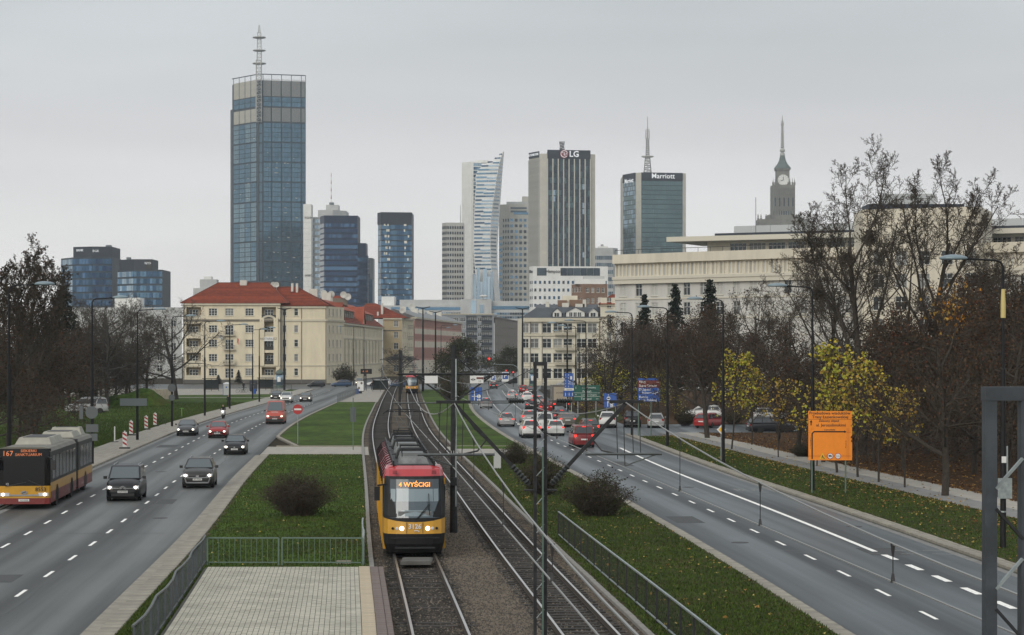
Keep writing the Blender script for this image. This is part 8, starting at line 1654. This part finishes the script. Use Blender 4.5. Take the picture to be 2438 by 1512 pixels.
class Grow:
    def __init__(s, seed): s.r = random.Random(seed); s.seg = []; s.tips = []
    def branch(s, p, d, L, r0, lev, P):
        rr = s.r; n = P['n'][lev]; r1 = r0*P['taper'][lev]; up = P['up'][lev]; wig = P['wig'][lev]; kids = P['kids'][lev] if lev < P['max'] else 0; st = P['start'][lev] if lev < P['max'] else 0
        pts = [p]; q = p.copy(); e = d.copy()
        for i in range(n):
            e = (e + Vector((rr.gauss(0, wig), rr.gauss(0, wig), rr.gauss(0, wig)*.7 + up))).normalized(); q2 = q + e*(L/n)
            ra = r0 + (r1 - r0)*i/n; rb_ = r0 + (r1 - r0)*(i + 1)/n
            s.seg.append((q, q2, max(ra, P['rmin']), max(rb_, P['rmin']), lev)); q = q2; pts.append(q)
        if lev >= P['max'] - 1: s.tips.extend(pts[1:])
        if lev < P['max']:
            a0 = rr.uniform(0, 6.28)
            for k in range(kids):
                t = st + (1 - st)*(k + rr.uniform(.1, .9))/kids; x = t*n; i = min(int(x), n - 1); pos = pts[i].lerp(pts[i+1], x - i); dd = (pts[i+1] - pts[i]).normalized()
                az = a0 + k*2.4 + rr.uniform(-.5, .5); ang = R(rr.uniform(*P['ang'][lev])); u = dd.orthogonal().normalized(); v = dd.cross(u); side = u*math.cos(az) + v*math.sin(az)
                ll = L*P['len'][lev]*(1 - P['fall'][lev]*(t - st)/(1 - st + 1e-6))*rr.uniform(.75, 1.2)
                s.branch(pos, (dd*math.cos(ang) + side*math.sin(ang)).normalized(), ll, max(P['rmin'], (r0 + (r1 - r0)*t)*P['rr'][lev]), lev + 1, P)
def seg_mesh(name, segs, n, m):
    if not segs: return None
    A_ = np.array([s[0] for s in segs]); B_ = np.array([s[1] for s in segs]); r0 = np.array([s[2] for s in segs]); r1 = np.array([s[3] for s in segs])
    D = B_ - A_; D /= np.linalg.norm(D, axis=1)[:, None] + 1e-9
    ref = np.where(np.abs(D[:, 2:3]) < .9, np.array([[0., 0, 1]]), np.array([[1., 0, 0]])); U_ = np.cross(D, ref); U_ /= np.linalg.norm(U_, axis=1)[:, None] + 1e-9; V_ = np.cross(D, U_)
    N_ = len(segs); vs_ = np.zeros((N_, 2*n, 3))
    for k in range(n):
        c_, s_ = math.cos(2*math.pi*k/n), math.sin(2*math.pi*k/n); o = U_*c_ + V_*s_
        vs_[:, k] = A_ + o*r0[:, None]; vs_[:, n + k] = B_ + o*r1[:, None]
    base = (np.arange(N_)*2*n)[:, None, None]
    f = np.array([[k, (k+1) % n, n + (k+1) % n, n + k] for k in range(n)])[None] + base
    return np_mesh(name, vs_.reshape(-1, 3), f.reshape(-1, 4), [m])
def np_mesh(name, v, f, mats, mi=None):
    me = bpy.data.meshes.new(name); k = f.shape[1]
    me.vertices.add(len(v)); me.vertices.foreach_set('co', v.astype(np.float32).ravel())
    me.loops.add(f.size); me.loops.foreach_set('vertex_index', f.astype(np.int32).ravel())
    me.polygons.add(len(f)); me.polygons.foreach_set('loop_start', np.arange(0, f.size, k, dtype=np.int32))
    for m in mats: me.materials.append(M(m))
    if mi is not None: me.polygons.foreach_set('material_index', np.asarray(mi, np.int32))
    me.update(); return me
def leaf_mesh(name, pts, size, mats, seed, flat=0.0, wts=None):
    g = np.random.default_rng(seed); P_ = np.array(pts, float); n = len(P_)
    a = g.normal(size=(n, 3)); a[:, 2] *= (1 - flat); a /= np.linalg.norm(a, axis=1)[:, None]; b = g.normal(size=(n, 3)); b -= a*(a*b).sum(1)[:, None]; b[:, 2] *= (1 - flat); b /= np.linalg.norm(b, axis=1)[:, None]
    s_ = size*g.uniform(.6, 1.25, (n, 1)); c_ = np.cross(a, b)*.25
    v = np.stack([P_ - a*s_*.5, P_ + b*s_*.42 + c_*s_, P_ + a*s_*.5, P_ - b*s_*.42 + c_*s_], 1).reshape(-1, 3)
    return np_mesh(name, v, np.arange(4*n).reshape(-1, 4), mats, g.choice(len(mats), n, p=wts))
def tree_meshes(seed, P, hgt, r, leaves=None, lean=0.0, stems=1, bark='bark', twig='twig'):
    g = Grow(seed)
    for k in range(stems):
        d = Vector((g.r.uniform(-lean, lean), g.r.uniform(-lean, lean), 1)).normalized(); g.branch(Vector((g.r.uniform(-.25, .25)*(stems > 1), 0, 0)), d, hgt*P['trunk'], r, 0, P)
    zmax = max(s[1].z for s in g.seg); k = hgt/zmax
    g.seg = [(a*k, b*k, c, d, l) for a, b, c, d, l in g.seg]; tips = [t*k for t in g.tips]
    out_ = [('trunk', seg_mesh('trunk', [s for s in g.seg if s[4] <= 1], 6, bark)), ('crown', seg_mesh('crown', [s for s in g.seg if s[4] > 1], 3, twig))]
    if leaves:
        n_, size, mats, spread, wts = leaves; rr = random.Random(seed + 5); pts = []
        for _ in range(n_): t = rr.choice(tips); pts.append((t.x + rr.gauss(0, spread), t.y + rr.gauss(0, spread), t.z + rr.gauss(0, spread)))
        out_.append(('foliage', leaf_mesh('foliage', pts, size, mats, seed, wts=wts)))
    return out_
def put(name, label, meshes, loc, rz, sc_, group=None, cat='tree'):
    t = thing(name, label, cat, loc, rz, group, sc_)
    for n_, me in meshes:
        if me is not None: link(n_, me, t)
    return t
ASC = dict(max=5, n=[7, 6, 5, 4, 3, 2], taper=[.45, .3, .3, .35, .5, .6], up=[.02, .14, .14, .11, .08, .05], wig=[.05, .10, .14, .18, .22, .25], kids=[9, 7, 6, 6, 5], start=[.25, .22, .2, .15, .1], ang=[(28, 55), (25, 50), (25, 55), (25, 60), (30, 70)], len=[.72, .55, .5, .48, .5], fall=[.45, .5, .5, .4, .3], rr=[.6, .6, .6, .6, .7], rmin=.014, trunk=.62)
SPR = dict(ASC, kids=[9, 7, 6, 5, 3], up=[.0, .05, .04, .02, .0, .0], ang=[(45, 80), (35, 65), (30, 65), (30, 70), (30, 70)], len=[.85, .6, .5, .48, .5], trunk=.5, start=[.22, .2, .15, .1, .1])
DEN = dict(ASC, max=4, n=[6, 5, 4, 3, 2], kids=[11, 8, 7, 5], up=[0, .05, .03, .0, -.02], ang=[(40, 85), (30, 65), (30, 70), (30, 75)], len=[.75, .6, .55, .5], start=[.12, .15, .1, .1], trunk=.6, rmin=.016)
YNG = dict(ASC, max=3, n=[7, 5, 3, 2], kids=[14, 7, 4], up=[0, .12, .08, .0], ang=[(30, 55), (25, 50), (25, 60)], len=[.42, .5, .5], start=[.28, .15, .1], trunk=.88, rmin=.010, taper=[.25, .3, .4, .5])
TM = {
 'tall_a': tree_meshes(3, ASC, 24, .34, (120, .12, ['leaf_brown', 'leaf_dark'], .1, None)), 'tall_b': tree_meshes(8, ASC, 23, .30, (110, .12, ['leaf_brown', 'leaf_dark'], .1, None)),
 'bare_a': tree_meshes(15, SPR, 16, .36, None, bark='bark_far', twig='twig_grey'), 'bare_b': tree_meshes(22, SPR, 14, .28, (300, .22, ['leaf_dark', 'leaf_brown'], .15, None)), 'clump': tree_meshes(37, ASC, 16, .25, (1500, .22, ['leaf_dark', 'leaf_dark', 'leaf_brown'], .12, None)),
 'brown_a': tree_meshes(31, DEN, 13, .24, (4000, .19, ['leaf_brown', 'leaf_dark', 'leaf_russet'], .35, [.45, .4, .15])), 'brown_b': tree_meshes(44, DEN, 12, .22, (3700, .19, ['leaf_brown', 'leaf_dark', 'leaf_russet'], .4, [.5, .2, .3])),
 'brown_c': tree_meshes(52, SPR, 12, .30, (3800, .17, ['leaf_brown', 'leaf_russet', 'leaf_dark'], .35, [.4, .2, .4])), 'dark_green': tree_meshes(61, DEN, 9, .2, (6500, .24, ['leaf_green', 'leaf_dark', 'leaf_olive'], .4, [.4, .4, .2])),
 'yellow_a': tree_meshes(71, YNG, 8.2, .075, (720, .22, ['leaf_yellow', 'leaf_lime', 'leaf_ochre'], .07, [.42, .43, .15])), 'yellow_b': tree_meshes(78, YNG, 7.6, .07, (520, .22, ['leaf_yellow', 'leaf_lime', 'leaf_ochre'], .07, [.45, .2, .35])),
 'yellow_thin': tree_meshes(83, YNG, 6.6, .06, (260, .24, ['leaf_yellow', 'leaf_ochre'], .08, None)), 'lime': tree_meshes(88, DEN, 6.6, .12, (2600, .2, ['leaf_lime', 'leaf_olive', 'leaf_yellow'], .3, [.35, .45, .2])),
}
# nests and mistletoe in the tall trees
def ball_mesh(seed, n_, r):
    rr = random.Random(seed); sg = []
    for _ in range(n_):
        d = Vector((rr.gauss(0, 1), rr.gauss(0, 1), rr.gauss(0, 1))).normalized(); a = d*r*rr.uniform(.1, .6); b = a + (d + Vector((rr.gauss(0, .5), rr.gauss(0, .5), rr.gauss(0, .5)))).normalized()*r*rr.uniform(.3, .6); sg.append((a, b, .03, .02, 0))
    return seg_mesh('nest', sg, 3, 'twig')
NEST = ball_mesh(5, 260, .75)
# spruce: drooping whorls of boughs
def spruce_meshes(seed, hgt, w_):
    rr = random.Random(seed); sg = [(Vector((0, 0, hgt*k/8)), Vector((0, 0, hgt*(k+1)/8)), .2*(1 - k/8.2), .2*(1 - (k+1)/8.2), 0) for k in range(8)]; pts = []; bo = []
    z = hgt*.15
    while z < hgt*.97:
        t = z/hgt; L = w_*(1 - t)**.85*rr.uniform(.8, 1.1) + .15
        for k in range(6):
            az = rr.uniform(0, 6.28); dz = -.35*L*rr.uniform(.6, 1.2); a = Vector((0, 0, z)); b = Vector((math.cos(az)*L, math.sin(az)*L, z + dz)); m_ = a.lerp(b, .6) + Vector((0, 0, .12*L)); bo += [(a, m_, .03, .02, 1), (m_, b, .02, .012, 1)]
            for j in range(int(16*L) + 6):
                s_ = rr.uniform(.1, 1) ; q = a.lerp(m_, s_/.6) if s_ < .6 else m_.lerp(b, (s_ - .6)/.4); pts.append((q.x + rr.gauss(0, .16), q.y + rr.gauss(0, .16), q.z - abs(rr.gauss(0, .18))))
        z += .42
    return [('trunk', seg_mesh('trunk', sg, 6, 'bark')), ('crown', seg_mesh('crown', bo, 3, 'twig')), ('foliage', leaf_mesh('foliage', pts, .34, ['needle'], seed))]
TM['spruce'] = spruce_meshes(4, 18, 3.6); TM['conifer'] = spruce_meshes(9, 17, 6.2)
def shrub_meshes(seed, w_, h_, n_st, mats, nl, size, twig='twig', wts=None):
    rr = random.Random(seed); sg = []; pts = []
    for _ in range(n_st):
        az = rr.uniform(0, 6.28); rad = rr.random()**.6; top = Vector((math.cos(az)*w_*.5*rad, math.sin(az)*w_*.5*rad, h_*(1 - .5*rad*rad)*rr.uniform(.72, 1.08)*(1 + .10*math.sin(3*az + seed) + .07*math.sin(7*az)))); p = Vector((top.x*.35, top.y*.35, 0)); prev = p; m_ = 4
        for i in range(1, m_ + 1):
            q = p.lerp(top, i/m_) + Vector((rr.gauss(0, .06), rr.gauss(0, .06), .12*math.sin(i/m_*3.1))); sg.append((prev, q, .016*(1 - i/6), .014*(1 - i/6), 1)); prev = q
            for _k in range(2):
                e = q + Vector((rr.gauss(0, .22), rr.gauss(0, .22), rr.uniform(.02, .25))); sg.append((q, e, .008, .006, 2)); pts += [e, q.lerp(e, .5)]
    lp = []
    for _ in range(nl): t = rr.choice(pts); lp.append((t.x + rr.gauss(0, .1), t.y + rr.gauss(0, .1), max(.03, t.z + rr.gauss(0, .1))))
    return [('stem', seg_mesh('stem', sg, 3, twig)), ('foliage', leaf_mesh('foliage', lp, size, mats, seed, wts=wts))]
TM['bush_purple'] = shrub_meshes(2, 3.2, 1.95, 300, ['leaf_purple', 'leaf_dark'], 2300, .075, wts=[.7, .3]); TM['bush_green'] = shrub_meshes(6, 3.5, 1.85, 300, ['leaf_green', 'leaf_dark', 'leaf_olive', 'leaf_brown'], 3000, .09, wts=[.35, .3, .2, .15])
TM['hedge'] = shrub_meshes(12, 7.0, 4.2, 300, ['leaf_dark', 'leaf_brown', 'leaf_green'], 5000, .22, wts=[.5, .25, .25])
rt = random.Random(21)
def grp(kind, spots, name, labels, group, jit=.12, cat='tree'):
    for k, (x, Y, hs) in enumerate(spots):
        put(name, labels[k] if isinstance(labels, (list, tuple)) else labels.format(k), TM[kind if isinstance(kind, str) else kind[k % len(kind)]], (wx(x, Y), Y, .05), rt.uniform(0, 6.28), (hs*rt.uniform(1 - jit, 1 + jit), hs*rt.uniform(1 - jit, 1 + jit), hs), group, cat)
# --- right-hand wood
t = put('bare_tree', 'tallest bare tree on the right, nests in its forked crown', TM['tall_a'], (wx(2055, 160), 160, .1), .6, (.92, .95, 1.0), 'bare trees over the right-hand wood')
for p_ in ((-2.6, -.8, 14.5), (1.2, .5, 16.2), (-4.2, .6, 12.0)): link('nest', NEST, t, p_)
put('bare_tree', 'second tall bare tree on the right, dense upright crown above the institute roof', TM['tall_b'], (wx(2205, 162), 162, .1), 5.3, (.95, 1.0, .98), 'bare trees over the right-hand wood')
put('bare_tree', 'bare tree leaning left over the institute between two tall street lamps', TM['tall_b'], (wx(1985, 185), 185, .1), 4.4, (.8, .8, .72), 'bare trees over the right-hand wood')
put('bare_tree', 'bare tree rising at the right edge above the dark wood', TM['tall_a'], (wx(2360, 200), 200, .1), 3.6, (.9, .9, .76), 'bare trees over the right-hand wood')
put('bare_tree', 'bare tree cut by the right picture edge behind the near steel post', TM['tall_b'], (wx(2440, 175), 175, .1), 1.1, (.9, .9, .74), 'bare trees over the right-hand wood')
put('bare_tree', 'thin bare tree in front of the institute windows right of the spruces', TM['bare_b'], (wx(1800, 250), 250, .1), 1.1, (.9, .9, 1.15), 'bare trees over the right-hand wood')
put('bare_tree', 'dark spreading bare tree beside the cream tenement balconies', TM['bare_b'], (wx(1450, 240), 240, .1), 5.0, .82, 'bare trees over the right-hand wood')
put('verge_tree', 'brown tree with thick dark trunk on the verge beside the footpath', TM['brown_c'], (wx(2250, 115), 115, .1), 2.0, (.74, .74, .98), 'brown trees of the right-hand wood')
put('verge_tree', 'russet tree with dark trunk behind the orange detour sign', TM['brown_c'], (wx(1899, 160), 160, .1), 4.0, (.74, .74, .82), 'brown trees of the right-hand wood')
put('verge_tree', 'brown tree on the verge behind the parked red hatchback', TM['brown_c'], (wx(1684, 192), 192, .1), .5, (.8, .8, 1.0), 'brown trees of the right-hand wood')
RW = ((1478, 285, .98), (1520, 300, 1.05), (1566, 275, 1.0), (1612, 290, 1.08), (1655, 270, 1.08), (1705, 285, 1.12), (1752, 265, 1.0), (1790, 230, .85), (1845, 215, .85), (1885, 235, .8),
    (1960, 150, .62), (2010, 172, .75), (2060, 190, .85), (2110, 168, .85), (2150, 195, .95), (2195, 175, .95), (2235, 195, 1.05), (2275, 160, .98), (2315, 182, 1.12), (2350, 150, 1.0), (2385, 170, 1.12), (2425, 150, 1.05), (2455, 165, 1.1), (2320, 135, .85), (2400, 128, .85), (2150, 140, .72), (2080, 150, .7))
ORD = 'first second third fourth fifth sixth seventh eighth ninth tenth eleventh twelfth thirteenth fourteenth fifteenth sixteenth seventeenth eighteenth nineteenth twentieth twenty-first twenty-second twenty-third twenty-fourth twenty-fifth twenty-sixth twenty-seventh'.split()
for k, (x, Y, hs) in enumerate(RW):
    put('brown_tree', 'brown tree with clinging dead leaves in the right wood, ' + ORD[sorted(RW).index((x, Y, hs))] + ' from the left', TM[('brown_a', 'brown_b')[k % 2]], (wx(x, Y), Y, .05), rt.uniform(0, 6.28), (hs*rt.uniform(.9, 1.15), hs*rt.uniform(.9, 1.15), hs), 'brown trees of the right-hand wood')
ot = put('orange_tree', 'small tree with a patch of orange leaves high in the right wood', [('trunk', TM['yellow_a'][0][1]), ('crown', TM['yellow_a'][1][1])], (wx(2275, 150), 150, 0), 1.0, (1.1, 1.1, 1.65), cat='tree')
rr_ = random.Random(9); link('foliage', leaf_mesh('foliage', [(rr_.gauss(0, .9) + .4*(q/220), rr_.gauss(0, .7), 6.9 + rr_.gauss(0, .5) - .9*(q/220)) for q in range(220)], .22, ['leaf_orange', 'leaf_ochre'], 9), ot)
grp('spruce', ((1608, 335, 1.05), (1690, 340, 1.1), (1534, 330, .95)), 'spruce_tree', ['middle spruce whose dark tip stands before the institute windows', 'rightmost dark spruce tip in front of the institute', 'leftmost dark spruce tip beside the institute corner'], 'spruces in front of the institute', .05)
lab = ['young yellow maple left of the orange detour sign lamp', 'young yellow maple directly behind the orange detour sign', 'young yellow maple just right of the orange detour sign', 'sparse young maple second from the thick verge trunk', 'nearly bare young maple beside the thick dark verge trunk', 'young yellow green maple beside the red parked hatchback']
for k, (x, Y, kd, hs) in enumerate(((1742, 170, 'yellow_a', .98), (1993, 137, 'yellow_a', 1.05), (2042, 132, 'yellow_b', 1.02), (2092, 127, 'yellow_b', .95), (2154, 122, 'yellow_thin', .9), (1790, 178, 'yellow_b', .9))):
    put('maple_tree', lab[k], TM[kd], (wx(x, Y), Y, .1), rt.uniform(0, 6.28), (hs*1.08, hs*1.08, hs), 'young maples along the footpath')
put('maple_tree', 'young maple with thin yellow crown under the tall lamp left of the detour sign', TM['yellow_b'], (wx(1945, 145), 145, .1), 2.0, (.85, .85, .8), 'young maples along the footpath')
put('maple_tree', 'slim sapling with few yellow leaves near the priority sign', TM['yellow_thin'], (wx(1853, 157), 157, .1), 1.0, .9, 'young maples along the footpath')
put('lime_tree', 'yellow green tree behind the green direction sign', TM['lime'], (wx(1440, 272), 272, .1), 2.0, (1.05, 1.05, .98)); put('lime_tree', 'yellow green tree behind the brown and blue direction sign', TM['lime'], (wx(1555, 262), 262, .1), 4.0, (.8, .8, .8))
# --- middle
put('green_tree', 'dark olive tree on the median behind the catenary masts', TM['dark_green'], (wx(1092, 430), 430, .1), 1.0, (1.25, 1.25, 1.18)); put('green_tree', 'dark green tree before the brown grey panel block', TM['dark_green'], (wx(1210, 560), 560, 0), 3.0, (1.0, 1.0, 1.02))
put('bare_tree', 'small bare street tree beside the far tram stop', TM['bare_b'], (wx(958, 505), 505, 0), 2.0, (.7, .7, .66)); put('bare_tree', 'bare treetop between the red roofs and the navy tower', TM['bare_b'], (wx(782, 700), 700, 0), 4.0, (1.1, 1.1, 1.45))
put('hedge_bush', 'big dark bush below the cream terrace facade', TM['hedge'], (wx(820, 512), 512, 0), 1.0, (1.05, .8, 1.05), cat='bush'); put('hedge_bush', 'dark bush on the median beneath the catenary', TM['hedge'], (wx(1078, 330), 330, .1), 2.0, (.75, .75, .95), cat='bush')
put('conifer_bush', 'dark columnar evergreen by the corner house', TM['spruce'], (wx(568, 515), 515, 0), 0, (.35, .35, .2), cat='bush'); put('conifer_bush', 'low dark evergreen beside the shelter at the corner house', TM['spruce'], (wx(520, 505), 505, 0), 2, (.35, .35, .14), cat='bush')
# --- left-hand wood
put('bare_tree', 'tall tree with dark leaf clumps at the left picture edge', TM['clump'], (wx(18, 165), 165, .1), 1.0, (.95, .95, 1.05), 'trees of the left-hand wood'); put('bare_tree', 'tree with dark leaf clumps behind the nearest left lamp', TM['clump'], (wx(78, 178), 178, .1), 3.2, (1.0, 1.0, 1.05), 'trees of the left-hand wood')
for k, (x, Y, hs, nm) in enumerate(((190, 300, 1.02, 'left of the lower blue block'), (255, 290, 1.0, 'in front of the lower blue glass block'), (300, 320, .95, 'just right of the lower blue glass block'), (225, 330, 1.1, 'in front of the taller blue glass block'), (350, 330, .9, 'beside the spreading bare tree'))):
    put('bare_tree', 'bare tree in the left wood standing ' + nm, TM[('bare_b', 'bare_a')[k % 2]], (wx(x, Y), Y, .1), rt.uniform(0, 6.28), (hs*.9, hs*.9, hs*(1.0 if k % 2 else 1.1)), 'trees of the left-hand wood')
put('bare_tree', 'big spreading bare tree on the lawn before the cream corner house', TM['bare_a'], (wx(420, 350), 350, .1), 2.6, (1.12, 1.12, 1.05), 'trees of the left-hand wood')
put('conifer_tree', 'broad dark conifer in the left wood below the blue glass blocks', TM['conifer'], (wx(150, 300), 300, .1), 0.0, (1.0, 1.0, 1.03), 'trees of the left-hand wood')
LW_ = ((-10, 190, .92), (25, 215, .98), (60, 200, .85), (95, 230, .95), (130, 292, .98), (165, 300, 1.0), (205, 305, .92), (240, 315, .9), (275, 322, .8), (-30, 160, .8), (88, 205, .6), (45, 180, .62), (182, 288, .7), (310, 326, .66))
for k, (x, Y, hs) in enumerate(LW_):
    put('brown_tree', 'dense dark brown tree of the left wood, ' + ORD[sorted(LW_).index((x, Y, hs))] + ' from the left', TM[('brown_a', 'brown_b')[k % 2]], (wx(x, Y), Y, .05), rt.uniform(0, 6.28), (hs*1.15, hs*1.15, hs), 'trees of the left-hand wood')
# --- shrubs near the tracks
put('round_bush', 'round dark purple bush on the lawn left of the tram', TM['bush_purple'], (wx(710, 101), 101, .08), 0, (1.12, 1.0, .97), cat='bush'); put('round_bush', 'round green bush beside the right road at the end of the railing', TM['bush_green'], (wx(1424, 101), 101, .08), 0, 1.0, cat='bush')
put('round_bush', 'green bush behind the lattice catenary mast', TM['bush_green'], (wx(1290, 116), 116, .08), 2.0, (.8, .8, 1.1), cat='bush'); put('round_bush', 'small green bush near the grey cabinet by the crossing path', TM['bush_green'], (wx(1228, 148), 148, .08), 4.0, (.7, .7, .75), cat='bush')
put('round_bush', 'leafy sucker bush at the foot of the russet verge tree', TM['bush_green'], (wx(1912, 158), 158, .08), 1.0, (.7, .6, .5), cat='bush')
put('hedge_bush', 'low dark hedge before the white car among the maples', TM['hedge'], (wx(1632, 226), 226, .05), 1.0, (.62, .3, .40), cat='bush'); put('hedge_bush', 'low dark hedge right of the red hatchback', TM['hedge'], (wx(1745, 232), 232, .05), 2.0, (.7, .3, .34), cat='bush'); put('hedge_bush', 'dark hedge behind the detour sign at the wood edge', TM['hedge'], (wx(1985, 168), 168, .05), 3.0, (.55, .4, .45), cat='bush')
# --- fallen leaves, grass tufts, loose stones (nobody could count them)
def scatter(name, n_, yfun, xfun, z, size, mats, seed, wts=None):
    g = random.Random(seed); pts = []
    while len(pts) < n_:
        y = yfun(g); x = xfun(g, y)
        if x is not None: pts.append((x, y, z + g.uniform(0, .03)))
    me = leaf_mesh(name, pts, size, mats, seed, flat=.8, wts=wts); link(name, me, None, kind='stuff')
scatter('fallen_leaves', 3800, lambda g: 58 + 140*g.random()**1.2, lambda g, y: RR(y) + .7 + (PV(y) - RR(y) - .7)*g.random()**(.8 if g.random() < .35 else .22), G + .01, .15, ['leaf_litter', 'leaf_litter_pale', 'leaf_litter_brown'], 3, [.4, .25, .35])
scatter('fallen_leaves', 7000, lambda g: 58 + 146*g.random()**1.1, lambda g, y: PV(y) + 3.5 + 12*g.random()**1.8, .13, .16, ['leaf_litter', 'leaf_litter_brown'], 4, [.35, .65])
scatter('fallen_leaves', 420, lambda g: g.uniform(56, 135), lambda g, y: g.uniform(BX(y) + 2.4, RL(y) - .5), G + .01, .14, ['leaf_litter_pale', 'leaf_litter'], 5)
scatter('fallen_leaves', 160, lambda g: g.uniform(76, 160), lambda g, y: g.uniform(LR(y) + 1, AX(y) - 1.8), G + .01, .12, ['leaf_litter_pale'], 6)
scatter('fallen_leaves', 350, lambda g: g.uniform(90, 200), lambda g, y: PV(y) + 3.7*g.random()**2, .14, .14, ['leaf_litter_pale', 'leaf_litter'], 8)
mat('blade', (.034, .060, .010), .9, spec=.2); mat('blade_b', (.065, .10, .016), .9, spec=.2); mat('blade_c', (.055, .055, .018), .9, spec=.2)
def blades(name, n_, yfun, xfun, z, seed, hgt=.09):
    g = random.Random(seed); ys = [yfun(g) for _ in range(n_)]; P_ = np.array([(xfun(g, y), y, z) for y in ys]); q = np.random.default_rng(seed); n = len(P_)
    a = q.uniform(0, 6.28, n); hh = hgt*q.uniform(.4, 1.3, n); w_ = .022*q.uniform(.6, 1.5, n); l = q.normal(0, .04, (n, 2))
    v = np.zeros((n, 3, 3)); v[:, 0] = P_ - np.stack([np.cos(a)*w_, np.sin(a)*w_, 0*a], 1); v[:, 1] = P_ + np.stack([np.cos(a)*w_, np.sin(a)*w_, 0*a], 1); v[:, 2] = P_ + np.stack([l[:, 0], l[:, 1], hh], 1)
    link(name, np_mesh(name, v.reshape(-1, 3), np.arange(3*n).reshape(-1, 3), ['blade', 'blade_b', 'blade_c'], q.choice(3, n, p=[.5, .35, .15])), None, kind='stuff')
blades('grass', 60000, lambda g: 57 + 104*g.random()**1.5, lambda g, y: (LR(y) + .95 + (AX(y) - 1.72 - LR(y) - .95)*g.random()) if y > PF + .3 else LR(y) + .95 + 1.25*g.random(), G - .01, 31)
blades('grass', 60000, lambda g: 55 + 106*g.random()**1.5, lambda g, y: BX(y) + 1.82 + (RL(y) - .46 - BX(y) - 1.82)*g.random(), G - .01, 32)
blades('grass', 60000, lambda g: 58 + 138*g.random()**1.4, lambda g, y: RR(y) + .64 + (PV(y) - RR(y) - .64)*g.random(), G - .01, 33)
blades('grass', 50000, lambda g: 176 + 150*g.random()**1.3, lambda g, y: LL(y) - 3.3 - 16*g.random()**1.4, .09, 34, .2)
def pebbles(name, n_, yfun, xfun, z, seed, s0, s1, mats):
    g = random.Random(seed); q = np.random.default_rng(seed); ys = [yfun(g) for _ in range(n_)]; P_ = np.array([(xfun(g, y), y, z) for y in ys]); n = len(P_)
    base = np.array([(1, 0, 0), (-.5, .87, 0), (-.5, -.87, 0), (.2, .1, .8)]); s_ = q.uniform(s0, s1, (n, 1, 1)); v = base[None]*s_*q.uniform(.7, 1.3, (n, 4, 3)); an = q.uniform(0, 6.28, n)
    x = v[..., 0]*np.cos(an)[:, None] - v[..., 1]*np.sin(an)[:, None]; y = v[..., 0]*np.sin(an)[:, None] + v[..., 1]*np.cos(an)[:, None]; v[..., 0] = x; v[..., 1] = y; v += P_[:, None]
    f = np.array([[0, 1, 3], [1, 2, 3], [2, 0, 3]])[None] + (np.arange(n)*4)[:, None, None]
    link(name, np_mesh(name, v.reshape(-1, 3), f.reshape(-1, 3), mats, np.repeat(q.choice(len(mats), n), 3)), None, kind='stuff')
pebbles('gravel', 26000, lambda g: 55 + 105*g.random()**1.6, lambda g, y: AX(y) + 2.0 + g.gauss(0, .62), .05, 41, .03, .07, ['stone_a', 'stone_b', 'stone_a'])
pebbles('gravel', 20000, lambda g: 55 + 105*g.random()**1.6, lambda g, y: AX(y) - 1.5 + 7.1*g.random(), .055, 42, .03, .06, ['stone_b', 'stone_b', 'stone_a'])
# ================================================================== thin wet air
hm = bpy.data.materials.new('haze'); hm.use_nodes = True; t = hm.node_tree; t.nodes.clear()
o_ = t.nodes.new('ShaderNodeOutputMaterial'); v_ = t.nodes.new('ShaderNodeVolumePrincipled'); v_.inputs['Color'].default_value = (.84, .93, 1.0, 1); v_.inputs['Density'].default_value = .000095; v_.inputs['Anisotropy'].default_value = .2
t.links.new(v_.outputs[0], o_.inputs['Volume']); hm.cycles.homogeneous_volume = True; MATS['haze'] = hm
mb = MB(); mb.box(-2450, 2450, -300, 3650, -1.2, 290); mb.build('haze', 'haze', kind='stuff')
